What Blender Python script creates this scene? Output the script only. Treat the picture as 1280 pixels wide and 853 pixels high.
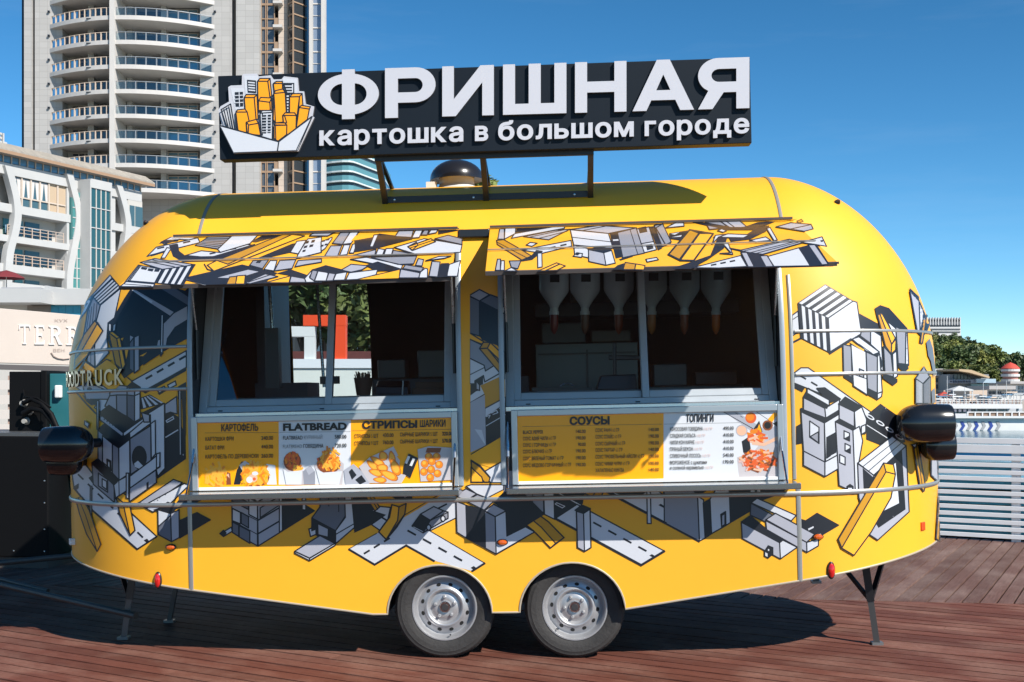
import bpy, bmesh, math, random
import numpy as np
from mathutils import Vector, Matrix, Euler
from mathutils.geometry import tessellate_polygon, interpolate_bezier, delaunay_2d_cdt

for _o in list(bpy.data.objects):
    bpy.data.objects.remove(_o)
S = bpy.context.scene
C = S.collection
R = math.radians
random.seed(7)

# ------------------------------------------------------------------ camera
F, HZ, EYE = 1450.0, 491.0, 1.6          # focal length and horizon in photo pixels, eye height
cd = bpy.data.cameras.new('camera')
cam = bpy.data.objects.new('camera', cd)
C.objects.link(cam)
cam.location = (0, 0, EYE)
cam.rotation_euler = (R(90), 0, 0)
cd.sensor_width = 36
cd.lens = F / 1280 * 36
cd.shift_y = (HZ - 426.5) / 1280
cd.clip_start = 0.1
cd.clip_end = 9000
S.camera = cam

# ------------------------------------------------------------------ light
SUN_AZ, SUN_EL = R(44), R(40.5)            # to the right of, and behind, the camera
sdir = Vector((math.sin(SUN_AZ) * math.cos(SUN_EL), -math.cos(SUN_AZ) * math.cos(SUN_EL), math.sin(SUN_EL)))
ld = bpy.data.lights.new('sun', 'SUN')
ld.energy = 5.0
ld.angle = R(0.5)
ld.color = (1.0, 0.95, 0.87)
sun = bpy.data.objects.new('sun', ld)
C.objects.link(sun)
sun.rotation_euler = sdir.to_track_quat('Z', 'Y').to_euler()
W = bpy.data.worlds.new('World')
S.world = W
W.use_nodes = True
wn = W.node_tree.nodes
sky = wn.new('ShaderNodeTexSky')
sky.sky_type = 'NISHITA'
sky.sun_disc = False
sky.sun_elevation = SUN_EL
sky.sun_rotation = math.pi - SUN_AZ
sky.air_density = 0.75
sky.dust_density = 0.0
sky.ozone_density = 4.0
wn['Background'].inputs['Strength'].default_value = 0.86   # the sky is scaled by 0.13 below, so this is about 0.11 of the raw sky
# grade the clear sky a little deeper, as a polarised seaside sky, with faint high wisps
def wnode(t, **kw):
    n = wn.new(t)
    for k, v in kw.items():
        n.inputs[k].default_value = v
    return n
wl = W.node_tree.links.new
sc1 = wn.new('ShaderNodeVectorMath'); sc1.operation = 'SCALE'; sc1.inputs['Scale'].default_value = 0.13
gm_ = wnode('ShaderNodeGamma', Gamma=1.3)
hs_ = wnode('ShaderNodeHueSaturation', Saturation=1.12, Hue=0.485)
wl(sky.outputs[0], sc1.inputs[0]); wl(sc1.outputs[0], gm_.inputs[0]); wl(gm_.outputs[0], hs_.inputs['Color'])
tcw = wn.new('ShaderNodeTexCoord')
mpw = wn.new('ShaderNodeMapping'); mpw.inputs['Scale'].default_value = (1.2, 1.2, 9.0)
nzw = wnode('ShaderNodeTexNoise', Scale=2.3, Detail=7.0, Roughness=0.62)
mrw = wn.new('ShaderNodeMapRange')
for k_, v_ in (('From Min', 0.52), ('From Max', 0.80), ('To Min', 0.0), ('To Max', 0.05)):
    mrw.inputs[k_].default_value = v_
mxw = wn.new('ShaderNodeMix'); mxw.data_type = 'RGBA'
mxw.inputs[7].default_value = (0.80, 0.85, 0.90, 1)
wl(tcw.outputs['Generated'], mpw.inputs[0]); wl(mpw.outputs[0], nzw.inputs['Vector']); wl(nzw.outputs['Fac'], mrw.inputs['Value'])
wl(mrw.outputs[0], mxw.inputs['Factor']); wl(hs_.outputs[0], mxw.inputs[6]); wl(mxw.outputs[2], wn['Background'].inputs[0])
S.view_settings.view_transform = 'Standard'
S.view_settings.look = 'None'
S.view_settings.exposure = 0.56
S.view_settings.gamma = 1.0
S.render.resolution_x, S.render.resolution_y = 1024, 682
S.render.engine = 'CYCLES'
S.cycles.max_bounces = 8
S.cycles.transparent_max_bounces = 12

# ------------------------------------------------------------------ materials
MATS = {}
def mat(name, col, rough=0.6, metal=0.0, var=0.0, vscale=8.0, bump=0.0, bscale=40.0, coat=0.0, spec=0.5, stretch=(1, 1, 1), emit=None):
    if name in MATS:
        return MATS[name]
    m = bpy.data.materials.new(name)
    m.use_nodes = True
    nt = m.node_tree
    b = nt.nodes['Principled BSDF']
    c = tuple(col) + (1,)
    b.inputs['Base Color'].default_value = c
    b.inputs['Roughness'].default_value = rough
    b.inputs['Metallic'].default_value = metal
    b.inputs['Specular IOR Level'].default_value = spec
    if coat:
        b.inputs['Coat Weight'].default_value = coat
        b.inputs['Coat Roughness'].default_value = 0.06
    if var or bump:
        tc = nt.nodes.new('ShaderNodeTexCoord')
        mp = nt.nodes.new('ShaderNodeMapping')
        mp.inputs['Scale'].default_value = stretch
        nt.links.new(tc.outputs['Object'], mp.inputs['Vector'])
    if var:
        n = nt.nodes.new('ShaderNodeTexNoise')
        n.inputs['Scale'].default_value = vscale
        n.inputs['Detail'].default_value = 6
        n.inputs['Roughness'].default_value = 0.65
        nt.links.new(mp.outputs[0], n.inputs['Vector'])
        rp = nt.nodes.new('ShaderNodeValToRGB')
        rp.color_ramp.elements[0].position = 0.3
        rp.color_ramp.elements[1].position = 0.7
        rp.color_ramp.elements[0].color = tuple(max(0, x * (1 - var)) for x in col) + (1,)
        rp.color_ramp.elements[1].color = tuple(min(1, x * (1 + var)) for x in col) + (1,)
        nt.links.new(n.outputs['Fac'], rp.inputs[0])
        nt.links.new(rp.outputs[0], b.inputs['Base Color'])
        mr = nt.nodes.new('ShaderNodeMapRange')
        mr.inputs['To Min'].default_value = max(0.02, rough - 0.08)
        mr.inputs['To Max'].default_value = min(1, rough + 0.1)
        nt.links.new(n.outputs['Fac'], mr.inputs['Value'])
        nt.links.new(mr.outputs[0], b.inputs['Roughness'])
    if bump:
        n2 = nt.nodes.new('ShaderNodeTexNoise')
        n2.inputs['Scale'].default_value = bscale
        n2.inputs['Detail'].default_value = 5
        nt.links.new(mp.outputs[0], n2.inputs['Vector'])
        bp = nt.nodes.new('ShaderNodeBump')
        bp.inputs['Strength'].default_value = bump
        bp.inputs['Distance'].default_value = 0.02
        nt.links.new(n2.outputs['Fac'], bp.inputs['Height'])
        nt.links.new(bp.outputs[0], b.inputs['Normal'])
    if emit:
        b.inputs['Emission Color'].default_value = tuple(emit[0]) + (1,)
        b.inputs['Emission Strength'].default_value = emit[1]
    MATS[name] = m
    return m

def glass(name, tint=(0.8, 0.9, 0.92), boost=0.0):
    if name in MATS:
        return MATS[name]
    m = bpy.data.materials.new(name)
    m.use_nodes = True
    nt = m.node_tree
    nt.nodes.remove(nt.nodes['Principled BSDF'])
    out = nt.nodes['Material Output']
    t = nt.nodes.new('ShaderNodeBsdfTransparent')
    t.inputs[0].default_value = tuple(tint) + (1,)
    g = nt.nodes.new('ShaderNodeBsdfGlossy')
    g.inputs['Roughness'].default_value = 0.02
    fr = nt.nodes.new('ShaderNodeFresnel')
    fr.inputs['IOR'].default_value = 1.5
    ad = nt.nodes.new('ShaderNodeMath')
    ad.inputs[1].default_value = boost
    ad.use_clamp = True
    nt.links.new(fr.outputs[0], ad.inputs[0])
    mx = nt.nodes.new('ShaderNodeMixShader')
    nt.links.new(ad.outputs[0], mx.inputs[0])
    nt.links.new(t.outputs[0], mx.inputs[1])
    nt.links.new(g.outputs[0], mx.inputs[2])
    nt.links.new(mx.outputs[0], out.inputs['Surface'])
    MATS[name] = m
    return m

def brickmat(name, col, mortar, w, h, size=0.012, rough=0.7, var=0.06, axis='XZ', bump=0.3):
    """tile or panel joints too fine to build on a far wall"""
    if name in MATS:
        return MATS[name]
    m = mat(name, col, rough)
    nt = m.node_tree
    b = nt.nodes['Principled BSDF']
    tc = nt.nodes.new('ShaderNodeTexCoord')
    sp = nt.nodes.new('ShaderNodeSeparateXYZ')
    cb = nt.nodes.new('ShaderNodeCombineXYZ')
    nt.links.new(tc.outputs['Object'], sp.inputs[0])
    nt.links.new(sp.outputs[axis[0]], cb.inputs['X'])
    nt.links.new(sp.outputs[axis[1]], cb.inputs['Y'])
    bk = nt.nodes.new('ShaderNodeTexBrick')
    bk.offset = 0.0
    bk.inputs['Scale'].default_value = 1.0
    bk.inputs['Brick Width'].default_value = w
    bk.inputs['Row Height'].default_value = h
    bk.inputs['Mortar Size'].default_value = size
    bk.inputs['Color1'].default_value = tuple(x * (1 - var) for x in col) + (1,)
    bk.inputs['Color2'].default_value = tuple(min(1, x * (1 + var)) for x in col) + (1,)
    bk.inputs['Mortar'].default_value = tuple(mortar) + (1,)
    nt.links.new(cb.outputs[0], bk.inputs['Vector'])
    nt.links.new(bk.outputs['Color'], b.inputs['Base Color'])
    return m

# ------------------------------------------------------------------ mesh helpers
class MB:
    def __init__(s):
        s.v, s.f, s.mi, s.ms = [], [], [], []
    def m(s, mt):
        if mt not in s.ms:
            s.ms.append(mt)
        return s.ms.index(mt)
    def add(s, vs, fs, mt):
        o = len(s.v)
        k = s.m(mt)
        s.v += [tuple(x) for x in vs]
        for f in fs:
            s.f.append(tuple(i + o for i in f))
            s.mi.append(k)
        return s
    def box(s, x0, x1, y0, y1, z0, z1, mt, M=None):
        vs = [(x, y, z) for z in (z0, z1) for y in (y0, y1) for x in (x0, x1)]
        if M is not None:
            vs = [M @ Vector(v) for v in vs]
        return s.add(vs, [(0, 2, 3, 1), (4, 5, 7, 6), (0, 1, 5, 4), (2, 6, 7, 3), (0, 4, 6, 2), (1, 3, 7, 5)], mt)
    def hexa(s, a, b, mt):
        """solid between two matching polygons of 3D points"""
        n = len(a)
        fs = [tuple(range(n))[::-1], tuple(range(n, 2 * n))]
        fs += [(i, (i + 1) % n, n + (i + 1) % n, n + i) for i in range(n)]
        return s.add(list(a) + list(b), fs, mt)
    def tube(s, pts, r, mt, n=10, r2=None, cap=True):
        pts = [Vector(p) for p in pts]
        rings = []
        up = Vector((0, 0, 1))
        for i, p in enumerate(pts):
            d = (pts[min(i + 1, len(pts) - 1)] - pts[max(i - 1, 0)]).normalized()
            a = d.cross(up)
            if a.length < 1e-3:
                a = d.cross(Vector((1, 0, 0)))
            a.normalize()
            b = d.cross(a)
            rr = r if r2 is None else r + (r2 - r) * i / (len(pts) - 1)
            rings.append([p + a * rr * math.cos(2 * math.pi * k / n) + b * rr * math.sin(2 * math.pi * k / n) for k in range(n)])
        vs = [v for q in rings for v in q]
        fs = []
        for i in range(len(pts) - 1):
            for k in range(n):
                fs.append((i * n + k, i * n + (k + 1) % n, (i + 1) * n + (k + 1) % n, (i + 1) * n + k))
        if cap:
            fs.append(tuple(range(n))[::-1])
            fs.append(tuple(range(len(vs) - n, len(vs))))
        return s.add(vs, fs, mt)
    def lathe(s, prof, mt, M=None, n=32, close=False):
        """profile of (radius, height) turned round local Z"""
        vs = []
        for (r, h) in prof:
            for k in range(n):
                a = 2 * math.pi * k / n
                vs.append(Vector((r * math.cos(a), r * math.sin(a), h)))
        if M is not None:
            vs = [M @ v for v in vs]
        fs = []
        for i in range(len(prof) - 1):
            for k in range(n):
                fs.append((i * n + k, i * n + (k + 1) % n, (i + 1) * n + (k + 1) % n, (i + 1) * n + k))
        if close:
            fs.append(tuple(range(n))[::-1])
            fs.append(tuple(range(len(vs) - n, len(vs))))
        return s.add(vs, fs, mt)
    def bar(s, a, b, w, h, mt, up=(0, 0, 1)):
        a, b = Vector(a), Vector(b)
        d = (b - a).normalized()
        x = d.cross(Vector(up))
        if x.length < 1e-4:
            x = d.cross(Vector((0, 1, 0)))
        x.normalize()
        y = x.cross(d)
        q = [(-w / 2, -h / 2), (w / 2, -h / 2), (w / 2, h / 2), (-w / 2, h / 2)]
        return s.hexa([a + x * i + y * j for i, j in q], [b + x * i + y * j for i, j in q], mt)
    def mesh(s, name, smooth=False, fix=True):
        me = bpy.data.meshes.new(name)
        me.from_pydata(s.v, [], s.f)
        for mt in s.ms:
            me.materials.append(mt)
        if s.f:
            me.polygons.foreach_set('material_index', s.mi)
        if fix:
            bm = bmesh.new()
            bm.from_mesh(me)
            bmesh.ops.recalc_face_normals(bm, faces=bm.faces)
            bm.to_mesh(me)
            bm.free()
        if smooth:
            me.polygons.foreach_set('use_smooth', [True] * len(me.polygons))
            if smooth is not True:
                me.set_sharp_from_angle(angle=R(smooth))
        me.update()
        return me
    def build(s, name, parent=None, smooth=False, fix=True, loc=None, bevel=0):
        me = s.mesh(name, smooth, fix)
        return link(name, me, parent, loc, bevel)

def link(name, me, parent=None, loc=None, bevel=0):
    o = bpy.data.objects.new(name, me)
    C.objects.link(o)
    if parent:
        o.parent = parent
    if loc is not None:
        o.location = loc
    if bevel:
        md = o.modifiers.new('bevel', 'BEVEL')
        md.width = bevel
        md.segments = 2
        md.limit_method = 'ANGLE'
    return o

def tag(o, label, cat, group=None, kind=None):
    o['label'] = label
    o['category'] = cat
    if group:
        o['group'] = group
    if kind:
        o['kind'] = kind
    return o

def thing(name, label, cat, loc=(0, 0, 0), rz=0, group=None):
    o = bpy.data.objects.new(name, None)
    C.objects.link(o)
    o.location = loc
    o.rotation_euler = (0, 0, rz)
    o.empty_display_size = 0.2
    return tag(o, label, cat, group)

def copy_tree(o, parent=None):
    c = o.copy()
    C.objects.link(c)
    if parent:
        c.parent = parent
    for ch in list(o.children):
        copy_tree(ch, c)
    return c

def at(px, py, d):
    """point on the photo ray (px, py) at depth d"""
    return Vector(((px - 640) / F * d, d, EYE + (HZ - py) / F * d))

def gnd(px, py, z=0.0):
    return at(px, py, (EYE - z) * F / (py - HZ))

def onplane(px, py, p0, n):
    d = Vector(((px - 640) / F, 1, (HZ - py) / F))
    o = Vector((0, 0, EYE))
    t = (Vector(p0) - o).dot(Vector(n)) / d.dot(Vector(n))
    return o + d * t

def text_loops(s, bold=0.0):
    cu = bpy.data.curves.new('txt', 'FONT')
    cu.body = s
    o = bpy.data.objects.new('txt', cu)
    C.objects.link(o)
    bpy.context.view_layer.update()
    dg = bpy.context.evaluated_depsgraph_get()
    oe = o.evaluated_get(dg)
    cv_ = oe.to_curve(dg)
    loops = []
    for sp in cv_.splines:
        bp = sp.bezier_points
        n = len(bp)
        L = []
        for i in range(n):
            p, q = bp[i], bp[(i + 1) % n]
            straight = (p.handle_right - p.co).length < 1e-5 and (q.handle_left - q.co).length < 1e-5
            pts = [p.co] if straight else interpolate_bezier(p.co, p.handle_right, q.handle_left, q.co, 6)[:-1]
            L += [(v.x, v.y) for v in pts]
        K = []
        for v in L:
            if not K or math.dist(v, K[-1]) > 1e-4:
                K.append(v)
        if len(K) > 2:
            loops.append(np.array(K))
    oe.to_curve_clear()
    bpy.data.objects.remove(o)
    bpy.data.curves.remove(cu)
    if not loops:
        return []
    ar = [0.5 * np.sum(l[:, 0] * np.roll(l[:, 1], -1) - np.roll(l[:, 0], -1) * l[:, 1]) for l in loops]
    sg = np.sign(ar[int(np.argmax(np.abs(ar)))])
    out = []
    for l in loops:
        if sg < 0:
            l = l[::-1]
        if bold:
            d0 = l - np.roll(l, 1, 0)
            d1 = np.roll(l, -1, 0) - l
            n0 = np.stack([d0[:, 1], -d0[:, 0]], 1) / np.linalg.norm(d0, axis=1, keepdims=True)
            n1 = np.stack([d1[:, 1], -d1[:, 0]], 1) / np.linalg.norm(d1, axis=1, keepdims=True)
            m_ = n0 + n1
            m_ = m_ / np.maximum(np.sum(m_ * m_, 1, keepdims=True), 0.35) * 2
            l = l + m_ * bold
        out.append(l)
    return out

_TXT = {}
def text_mesh(s, size=1.0, bold=0.0, extrude=0.0):
    """filled text with non-zero winding (glyph strokes overlap); solid when extrude is set, front at +extrude"""
    key = (s, bold, extrude)
    if key in _TXT:
        v, f = _TXT[key]
        return v.copy(), f
    loops = text_loops(s, bold)
    if not loops:
        return np.zeros((0, 3)), []
    vs, es = [], []
    for l in loops:
        o = len(vs)
        vs += [Vector(p) for p in l]
        es += [(o + i, o + (i + 1) % len(l)) for i in range(len(l))]
    ov, oe, of, _a, _b, _c = delaunay_2d_cdt(vs, es, [], 0, 1e-6)
    V = np.array([v[:] for v in ov])
    T = np.array([f for f in of if len(f) == 3])
    cen = V[T].mean(1)
    wn_ = np.zeros(len(T))
    for l in loops:
        a, b = l, np.roll(l, -1, 0)
        A, B = a[None], b[None]
        y = cen[:, 1:2]
        cr = (B[..., 0] - A[..., 0]) * (y - A[..., 1]) - (cen[:, 0:1] - A[..., 0]) * (B[..., 1] - A[..., 1])
        up = (A[..., 1] <= y) & (B[..., 1] > y) & (cr > 0)
        dn = (A[..., 1] > y) & (B[..., 1] <= y) & (cr < 0)
        wn_ += up.sum(1) - dn.sum(1)
    T = T[np.abs(wn_) > 0.5]
    fl = []
    for t in T:
        p, q, r = V[t]
        fl.append(tuple(t) if (q[0] - p[0]) * (r[1] - p[1]) - (q[1] - p[1]) * (r[0] - p[0]) > 0 else (t[0], t[2], t[1]))
    n = len(V)
    z = np.full((n, 1), extrude)
    v3 = np.hstack([V, z])
    if extrude:
        cnt = {}
        for t in fl:
            for i in range(3):
                cnt[(t[i], t[(i + 1) % 3])] = 1
        bd = [e for e in cnt if (e[1], e[0]) not in cnt]
        v3 = np.vstack([v3, np.hstack([V, -z])])
        fl = fl + [(a, a + n, b + n, b) for a, b in bd]
    used = sorted({int(i) for f in fl for i in f})
    mp = {o: i for i, o in enumerate(used)}
    v3 = v3[used] * np.array([size, size, 1])
    fl = [tuple(mp[int(i)] for i in f) for f in fl]
    _TXT[key] = (v3, fl)
    return v3.copy(), fl
# ------------------------------------------------------------------ deck, sea, land
DA = R(28.8)
dN = Vector((math.cos(DA), -math.sin(DA)))       # near boards run this way
nN = Vector((math.sin(DA), math.cos(DA)))        # far boards run this way
def woodmat(name, c0, c1, worn, rot):
    m = mat(name, c0, 0.7)
    nt = m.node_tree
    b = nt.nodes['Principled BSDF']
    tc = nt.nodes.new('ShaderNodeTexCoord')
    mp = nt.nodes.new('ShaderNodeMapping')
    mp.vector_type = 'TEXTURE'
    mp.inputs['Rotation'].default_value = (0, 0, rot)
    nt.links.new(tc.outputs['Object'], mp.inputs['Vector'])
    def noise(scale, sc, det=6):
        q = nt.nodes.new('ShaderNodeMapping')
        q.inputs['Scale'].default_value = sc
        nt.links.new(mp.outputs[0], q.inputs['Vector'])
        n = nt.nodes.new('ShaderNodeTexNoise')
        n.inputs['Scale'].default_value = scale
        n.inputs['Detail'].default_value = det
        n.inputs['Roughness'].default_value = 0.6
        nt.links.new(q.outputs[0], n.inputs['Vector'])
        return n
    g = noise(6, (0.7, 12, 1))
    w = noise(1.6, (1, 1.6, 1), 8)
    f2 = noise(60, (0.5, 1, 1), 3)
    oi = nt.nodes.new('ShaderNodeObjectInfo')
    rp = nt.nodes.new('ShaderNodeValToRGB')
    rp.color_ramp.elements[0].position = 0.3
    rp.color_ramp.elements[1].position = 0.72
    rp.color_ramp.elements[0].color = tuple(c0) + (1,)
    rp.color_ramp.elements[1].color = tuple(c1) + (1,)
    nt.links.new(g.outputs['Fac'], rp.inputs[0])
    mr = nt.nodes.new('ShaderNodeMapRange')
    mr.inputs['From Min'].default_value = 0.44
    mr.inputs['From Max'].default_value = 0.72
    mr.inputs['To Max'].default_value = 1.0
    nt.links.new(w.outputs['Fac'], mr.inputs['Value'])
    mul = nt.nodes.new('ShaderNodeMath')
    mul.operation = 'MULTIPLY'
    nt.links.new(mr.outputs[0], mul.inputs[0])
    nt.links.new(f2.outputs['Fac'], mul.inputs[1])
    mx = nt.nodes.new('ShaderNodeMix')
    mx.data_type = 'RGBA'
    nt.links.new(mul.outputs[0], mx.inputs['Factor'])
    nt.links.new(rp.outputs[0], mx.inputs[6])
    mx.inputs[7].default_value = tuple(worn) + (1,)
    hs = nt.nodes.new('ShaderNodeHueSaturation')
    mv = nt.nodes.new('ShaderNodeMapRange')
    mv.inputs['To Min'].default_value = 0.80
    mv.inputs['To Max'].default_value = 1.15
    nt.links.new(oi.outputs['Random'], mv.inputs['Value'])
    nt.links.new(mv.outputs[0], hs.inputs['Value'])
    nt.links.new(mx.outputs[2], hs.inputs['Color'])
    nt.links.new(hs.outputs[0], b.inputs['Base Color'])
    bp = nt.nodes.new('ShaderNodeBump')
    bp.inputs['Strength'].default_value = 0.35
    bp.inputs['Distance'].default_value = 0.006
    nt.links.new(g.outputs['Fac'], bp.inputs['Height'])
    nt.links.new(bp.outputs[0], b.inputs['Normal'])
    b.inputs['Specular IOR Level'].default_value = 0.22
    return m
wood_a = woodmat('deck_wood_red', (0.084, 0.027, 0.018), (0.168, 0.060, 0.040), (0.31, 0.18, 0.135), -DA)
wood_b = woodmat('deck_wood_grey', (0.085, 0.044, 0.036), (0.16, 0.088, 0.071), (0.29, 0.215, 0.185), math.pi / 2 - DA)
under = mat('deck_shadow_base', (0.02, 0.014, 0.012), 0.9)

def clip(poly, a, b, c):
    """keep a*x + b*y <= c"""
    out = []
    for i, p in enumerate(poly):
        q = poly[(i + 1) % len(poly)]
        dp, dq = a * p[0] + b * p[1] - c, a * q[0] + b * q[1] - c
        if dp <= 0:
            out.append(p)
        if dp * dq < 0:
            t = dp / (dp - dq)
            out.append((p[0] + (q[0] - p[0]) * t, p[1] + (q[1] - p[1]) * t))
    return out
def prism_obj(name, poly, z0, z1, mt, parent):
    mb = MB()
    mb.hexa([(x, y, z0) for x, y in poly], [(x, y, z1) for x, y in poly], mt)
    return mb.build(name, parent)

deck = MB()
deck.box(-40, 40, -30, 9.0, -0.4, -0.06, under)
deck.hexa([(-40, 9.0, -0.4), (40, 9.0, -0.4), (40, -7.3, -0.4), (-40, 36.6, -0.4)], [(-40, 9.0, -0.061), (40, 9.0, -0.061), (40, -7.3, -0.061), (-40, 36.6, -0.061)], under)
deck = deck.build('deck')
deck['kind'] = 'structure'
bl = (0.1115, 1.0, 9.7 - 0.1115 * 4.28)          # a*x + b*y <= c on the near side
rs = random.Random(3)
q = 0.6
while q < 11.4:
    wd = 0.128
    cuts = []
    u = -14 + rs.random() * 4
    while u < 12:
        cuts.append(u)
        u += rs.choice([4.0, 4.0, 5.0])
    for i in range(len(cuts) - 1):
        u0, u1 = cuts[i] + 0.002, cuts[i + 1] - 0.002
        poly = [tuple(dN * uu + nN * qq) for uu, qq in ((u0, q), (u1, q), (u1, q + wd - 0.017), (u0, q + wd - 0.017))]
        poly = clip(poly, *bl)
        for cc in ((-1, 0, 6.6), (1, 0, 6.6), (0, -1, -4.9)):
            poly = clip(poly, *cc) if len(poly) > 2 else poly
        if len(poly) > 2:
            dz = rs.uniform(-0.0025, 0.0015)
            prism_obj('deck_board', poly, -0.065, dz, wood_a, deck)
    q += wd
FQ = 13.49                                        # the fence line, along dN
u = -16.0
while u < 9.5:
    wd = 0.118
    poly = [tuple(dN * uu + nN * qq) for uu, qq in ((u, 2), (u + wd - 0.017, 2), (u + wd - 0.017, FQ + 0.1), (u, FQ + 0.1))]
    poly = clip(poly, -bl[0], -bl[1], -bl[2] - 0.006)
    for cc in ((-1, 0, 9.5), (1, 0, 8.5)):
        poly = clip(poly, *cc) if len(poly) > 2 else poly
    if len(poly) > 2:
        prism_obj('deck_board', poly, -0.065, rs.uniform(-0.003, 0.002), wood_b, deck)
    u += wd

# sea
m = mat('sea_water', (0.012, 0.085, 0.11), 0.12, bump=0.6, bscale=0.9, spec=0.5, stretch=(1, 2.2, 1))
sea = MB().add([(-4000, 5, -2.0), (4000, 5, -2.0), (4000, 8000, -2.0), (-4000, 8000, -2.0)], [(0, 1, 2, 3)], m).build('sea')
sea['kind'] = 'structure'
land = MB()
land.hexa([(-700, 38, -2.5), (-12, 38, -2.5), (-1.5, 19, -2.5), (2, 19, -2.5), (6, 60, -2.5), (-10, 700, -2.5), (-700, 700, -2.5)],
          [(-700, 38, -0.3), (-12, 38, -0.3), (-1.5, 19, -0.3), (2, 19, -0.3), (6, 60, -0.3), (-10, 700, -0.3), (-700, 700, -0.3)],
          mat('promenade_paving', (0.36, 0.33, 0.3), 0.85, var=0.12, vscale=0.4))
land = land.build('promenade')
land['kind'] = 'structure'
# ------------------------------------------------------------------ trailer body
XS, LL, WW = 1.818, 2.912, 1.054
Z0L, NL, ZT, Z0W, NW = 1.724, 1.845, 2.994, 1.6, 2.5
TCX, TCY, TYAW, TTILT = -0.06, 7.968, -0.0438, -0.0225
TM = Matrix.Translation((TCX, TCY, 0)) @ Matrix.Rotation(TYAW, 4, 'Z') @ Matrix.Rotation(TTILT, 4, 'Y')
TI = TM.inverted()
trailer = thing('food_trailer', 'yellow rounded food trailer with isometric city artwork and open serving hatches', 'food trailer')
trailer.location = (TCX, TCY, 0)
trailer.rotation_euler = TM.to_euler()

def sup(z, z0, n, zt=ZT):
    u = np.clip((np.asarray(z, float) - z0) / (zt - z0), 0, 1)
    return np.maximum(1 - u ** n, 0) ** (1 / n)
def hw(z): return np.maximum(WW * sup(z, Z0W, NW), 1e-4)
def hl(z): return np.maximum((LL - XS) * sup(z, Z0L, NL), 1e-4)
def bz(x): return 0.285 + max(0.0, abs(x) - 0.72) * 0.148
ARCH = [(-0.319, 0.314, 0.288), (0.473, 0.314, 0.290)]
OPEN = [(-1.800, -0.172), (0.083, 1.745)]
OZ0, OZ1 = 1.05, 2.60
BACK = (-1.66, -1.04, 1.55, 2.56)

def level(P):
    x, y, z = P[:, 0], P[:, 1], P[:, 2]
    return np.sqrt((np.maximum(np.abs(x) - XS, 0) / hl(z)) ** 2 + (y / hw(z)) ** 2) - 1
def normals(P):
    e = 1e-4
    g = np.stack([(level(P + np.eye(3)[i] * e) - level(P - np.eye(3)[i] * e)) for i in range(3)], 1)
    return g / np.linalg.norm(g, axis=1, keepdims=True)
_o = np.array(TI @ Vector((0, 0, EYE)))
_r = np.array(TI.to_3x3())
def rays(px):
    px = np.asarray(px, float)
    d = np.stack([(px[:, 0] - 640) / F, np.ones(len(px)), (HZ - px[:, 1]) / F], 1)
    return d @ _r.T
def on_body(px, off=0.0):
    """photo pixels -> points on the trailer's near skin, in trailer space"""
    d = rays(px)
    ts = np.linspace(6.2, 8.4, 90)
    best = np.full(len(d), 9e9); bt = np.full(len(d), 7.5); hit = np.zeros(len(d), bool); lo = np.zeros(len(d)); hi = np.zeros(len(d))
    prev = None
    for t in ts:
        h = level(_o + d * t)
        better = (h < best) & ~hit
        best = np.where(better, h, best); bt = np.where(better, t, bt)
        if prev is not None:
            c = (prev > 0) & (h <= 0) & ~hit
            lo = np.where(c, t - (ts[1] - ts[0]), lo); hi = np.where(c, t, hi); hit |= c
        prev = h
    for _ in range(26):
        mid = (lo + hi) / 2
        ins = level(_o + d * mid[:, None]) <= 0
        hi = np.where(ins, mid, hi); lo = np.where(ins, lo, mid)
    global LASTHIT
    LASTHIT = hit
    t = np.where(hit, hi, bt)
    P = _o + d * t[:, None]
    N = normals(P)
    return P + N * off, N
def on_flat(p0, n):
    p0, n = np.array(p0, float), np.array(n, float)
    n = n / np.linalg.norm(n)
    def f(px, off=0.0):
        d = rays(px)
        t = ((p0 - _o) @ n) / (d @ n)
        P = _o + d * t[:, None] + n * off
        return P, np.tile(n, (len(P), 1))
    return f

def columns(inset=0.0):
    """(kind, parameter) columns once round the plan outline, near side first"""
    xs = set(np.round(np.linspace(-XS, XS, 40), 4))
    for a, b in OPEN:
        xs |= {a, b}
    for c, rx, rz in ARCH:
        xs |= set(np.round(c + rx * np.cos(np.linspace(0, math.pi, 25)), 4))
    xs |= {-0.72, 0.72}
    xs = sorted(xs)
    keep = [xs[0]]
    must = {round(v, 4) for ab in OPEN for v in ab}
    arcs = {round(float(v), 4) for c, rx, rz in ARCH for v in c + rx * np.cos(np.linspace(0, math.pi, 25))}
    for x in xs[1:]:
        if x - keep[-1] < 0.012 and round(x, 4) not in must and round(x, 4) not in arcs and x < XS:
            continue
        keep.append(x)
    cols = [('n', x) for x in keep]
    cols += [('r', a) for a in np.linspace(-90, 90, 57)[1:]]
    fx = sorted(set(np.round(np.linspace(-XS, XS, 20), 4)) | {BACK[0], BACK[1]}, reverse=True)
    cols += [('f', x) for x in fx[1:]]
    cols += [('l', a) for a in np.linspace(90, -90, 57)[1:-1]]
    return cols
def colpt(c, z, inset=0.0):
    w, l = hw(z) - inset, hl(z) - inset
    w = max(w, 1e-3); l = max(l, 1e-3)
    k, p = c
    if k == 'n': return (p, -w, z)
    if k == 'f': return (p, w, z)
    a = R(p)
    s = 1 if k == 'r' else -1
    return (s * (XS + l * math.cos(a)), w * math.sin(a), z)
def colbot(c):
    k, p = c
    x = p if k in 'nf' else math.copysign(XS + float(hl(0.5)) * math.cos(R(p)), 1 if k == 'r' else -1)
    z = bz(x)
    if k in 'nf':
        for cx, rx, rz in ARCH:
            if abs(p - cx) < rx - 1e-6:
                z = max(z, 0.285 + rz * math.sqrt(1 - ((p - cx) / rx) ** 2))
    return z
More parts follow.
